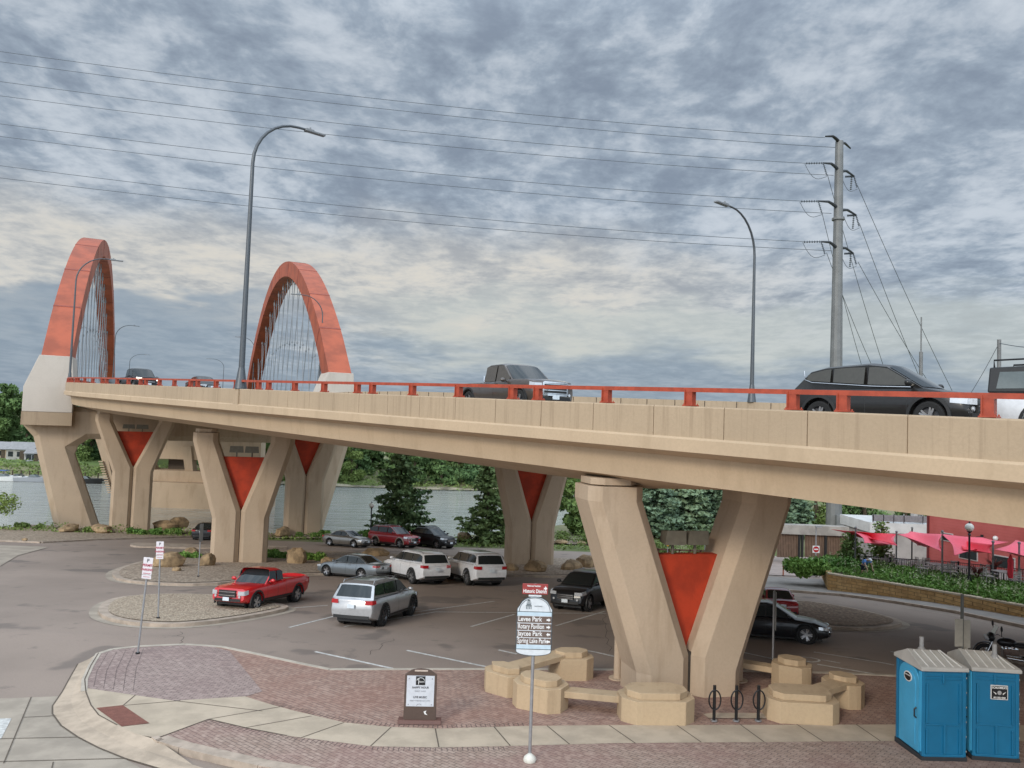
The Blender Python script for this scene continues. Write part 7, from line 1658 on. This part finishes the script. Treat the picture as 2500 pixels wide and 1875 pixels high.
boat(8, 146, 6.5, R(5), 'white boat with blue canopy at the left edge marina', M_white, M_bblue); boat(45, 147, 6.0, R(175), 'open white boat right of the blue canopied one', M_white); boat(82, 146.5, 6.5, R(2), 'low grey pontoon boat beside the dock end', M_bgrey, None); boat(208, 147, 6.0, R(8), 'dark motor boat seen between the arch pier leg and left pier', M_trim)
p0, p1 = AT(-60, 1168, 149.5), AT(108, 1168, 149.5); t_ = thing('boat_dock', 'long low grey dock behind the moored boats', 'dock', (p0.x, 149.5, WATER)); L_ = p1.x - p0.x
mb = MB(); mb.box((L_ / 2, 0, .45), (L_, 1.6, .2)); mb.build('deck_boards', mat('grey_timber', (.30, .27, .24), .9, .2, 3), t_)
for k in range(9): mb = MB(); mb.tube([(k * L_ / 8, .7, -1), (k * L_ / 8, .7, 1.7)], .12, 8); mb.build('pile', M_bark, t_)
p0 = AT(195, 1178, 148); t_ = thing('boat_dock', 'short dark dock seen between the piers on the left', 'dock', (p0.x, 149.5, WATER)); mb = MB(); mb.box((2.5, 0, .5), (6, 1.6, .3)); mb.build('deck_boards', M_trim, t_); mb = MB(); [mb.tube([(k * 2.5 - .2, .5, -1), (k * 2.5 - .2, .5, 1.8)], .12, 8) for k in range(3)]; mb.build('pile', M_bark, t_)
def house(px_, D, w, d_, h_, rz, label, wallm, roofm):
    p = AT(px_, 1100, D); t_ = thing('house', label, 'house', (p.x, D, terr(p.x, D) - .1), rz, 'cabins on the far bank'); mb = MB(); mb.box((0, 0, h_ / 2), (w, d_, h_)); mb.build('wall', wallm, t_)
    mb = MB(); mb.rings([[(x, -d_ / 2 - .4, h_), (x, d_ / 2 + .4, h_), (x, 0, h_ + d_ * .32)] for x in (-w / 2 - .4, w / 2 + .4)]); mb.build('roof', roofm, t_)
    for k in range(3):
        mb = MB(); mb.box((-w / 2 + w * (k + .5) / 3, -d_ / 2 - .03, h_ * .55), (1.0, .08, 1.1)); mb.build('window', M_glass, t_)
    mb = MB(); mb.box((w * .1, -d_ / 2 - .05, 1.0), (.9, .08, 2.0)); mb.build('door', M_bark, t_)
house(62, 176, 5.5, 5, 2.3, .1, 'pale cabin above the lawn near the left arch leg', mat('cabin_pale', (.42, .41, .38), .8, .15, 1), mat('roof_grey', (.30, .30, .30), .8, .1, 2)); house(22, 178, 6, 5, 2.0, -.1, 'low tan cabin at the left edge of the far bank', mat('tan_wall', (.38, .30, .22), .9, .1, 1), MATS['roof_grey']); house(92, 173, 3.5, 3, 1.8, .2, 'small grey shed right of the pale cabin', M_bgrey, MATS['roof_grey'])
# lawn on the far left
mb = MB(); e = [(x, farshore(x) + 7) for x in range(-190, -70, 5)]; mb.rings([[(x, y, terr(x, y) + .06), (x, y + 11, terr(x, y + 11) + .06), (x, y + 24, terr(x, y + 24) + .06)] for x, y in e], False, False); tag(mb.build('lawn', mat('lawn_green', (.13, .20, .05), 1, .2, .3)), kind='structure')
for i, (px_, D, s_) in enumerate(((12, 192, 1.15), (42, 198, 1.2), (-20, 190, 1.1), (75, 198, 1.1), (104, 190, .9))):
    p = AT(px_, 1100, D); far_place(p.x, D, [0, 2, 1, 0, 1][i], s_, ['large dark tree over the tan cabin', 'tall pale tree behind the pale cabin', 'round tree at the far left edge', 'dark tree right behind the pale cabin', 'small tree behind the grey shed'][i])
for i, (px_, D, s_) in enumerate(((178, 182, .8), (202, 176, .62), (222, 180, .8), (240, 186, .9), (590, 174, .8), (660, 172, .7))):
    p = AT(px_, 1100, D); far_place(p.x, D, [1, 2, 0, 2, 1, 2][i], s_, ['rounded tree framed by the arch pier opening', 'pale tree hanging low in the arch pier opening', 'dark tree at the right of the arch pier opening', 'pale tree behind the slanted pier arm', 'rounded tree framed by the left centre pier', 'pale tree between the two centre piers'][i])
# weeds on the levee edge
rnd = random.Random(15); mb = MB(); pts = []
for _ in range(5000):
    x = rnd.uniform(-70, 14); y = rnd.uniform(79.5, 83); pts.append((x, y, terr(x, y) + .1 + rnd.random() ** 2 * .7 * (1 if math.sin(x * .9) > .1 else .25)))
leafquads(mb, rnd, pts, .13); tag(mb.build('levee_weeds', M_shr), 'weeds and grass along the edge of the levee', 'weeds', kind='stuff')
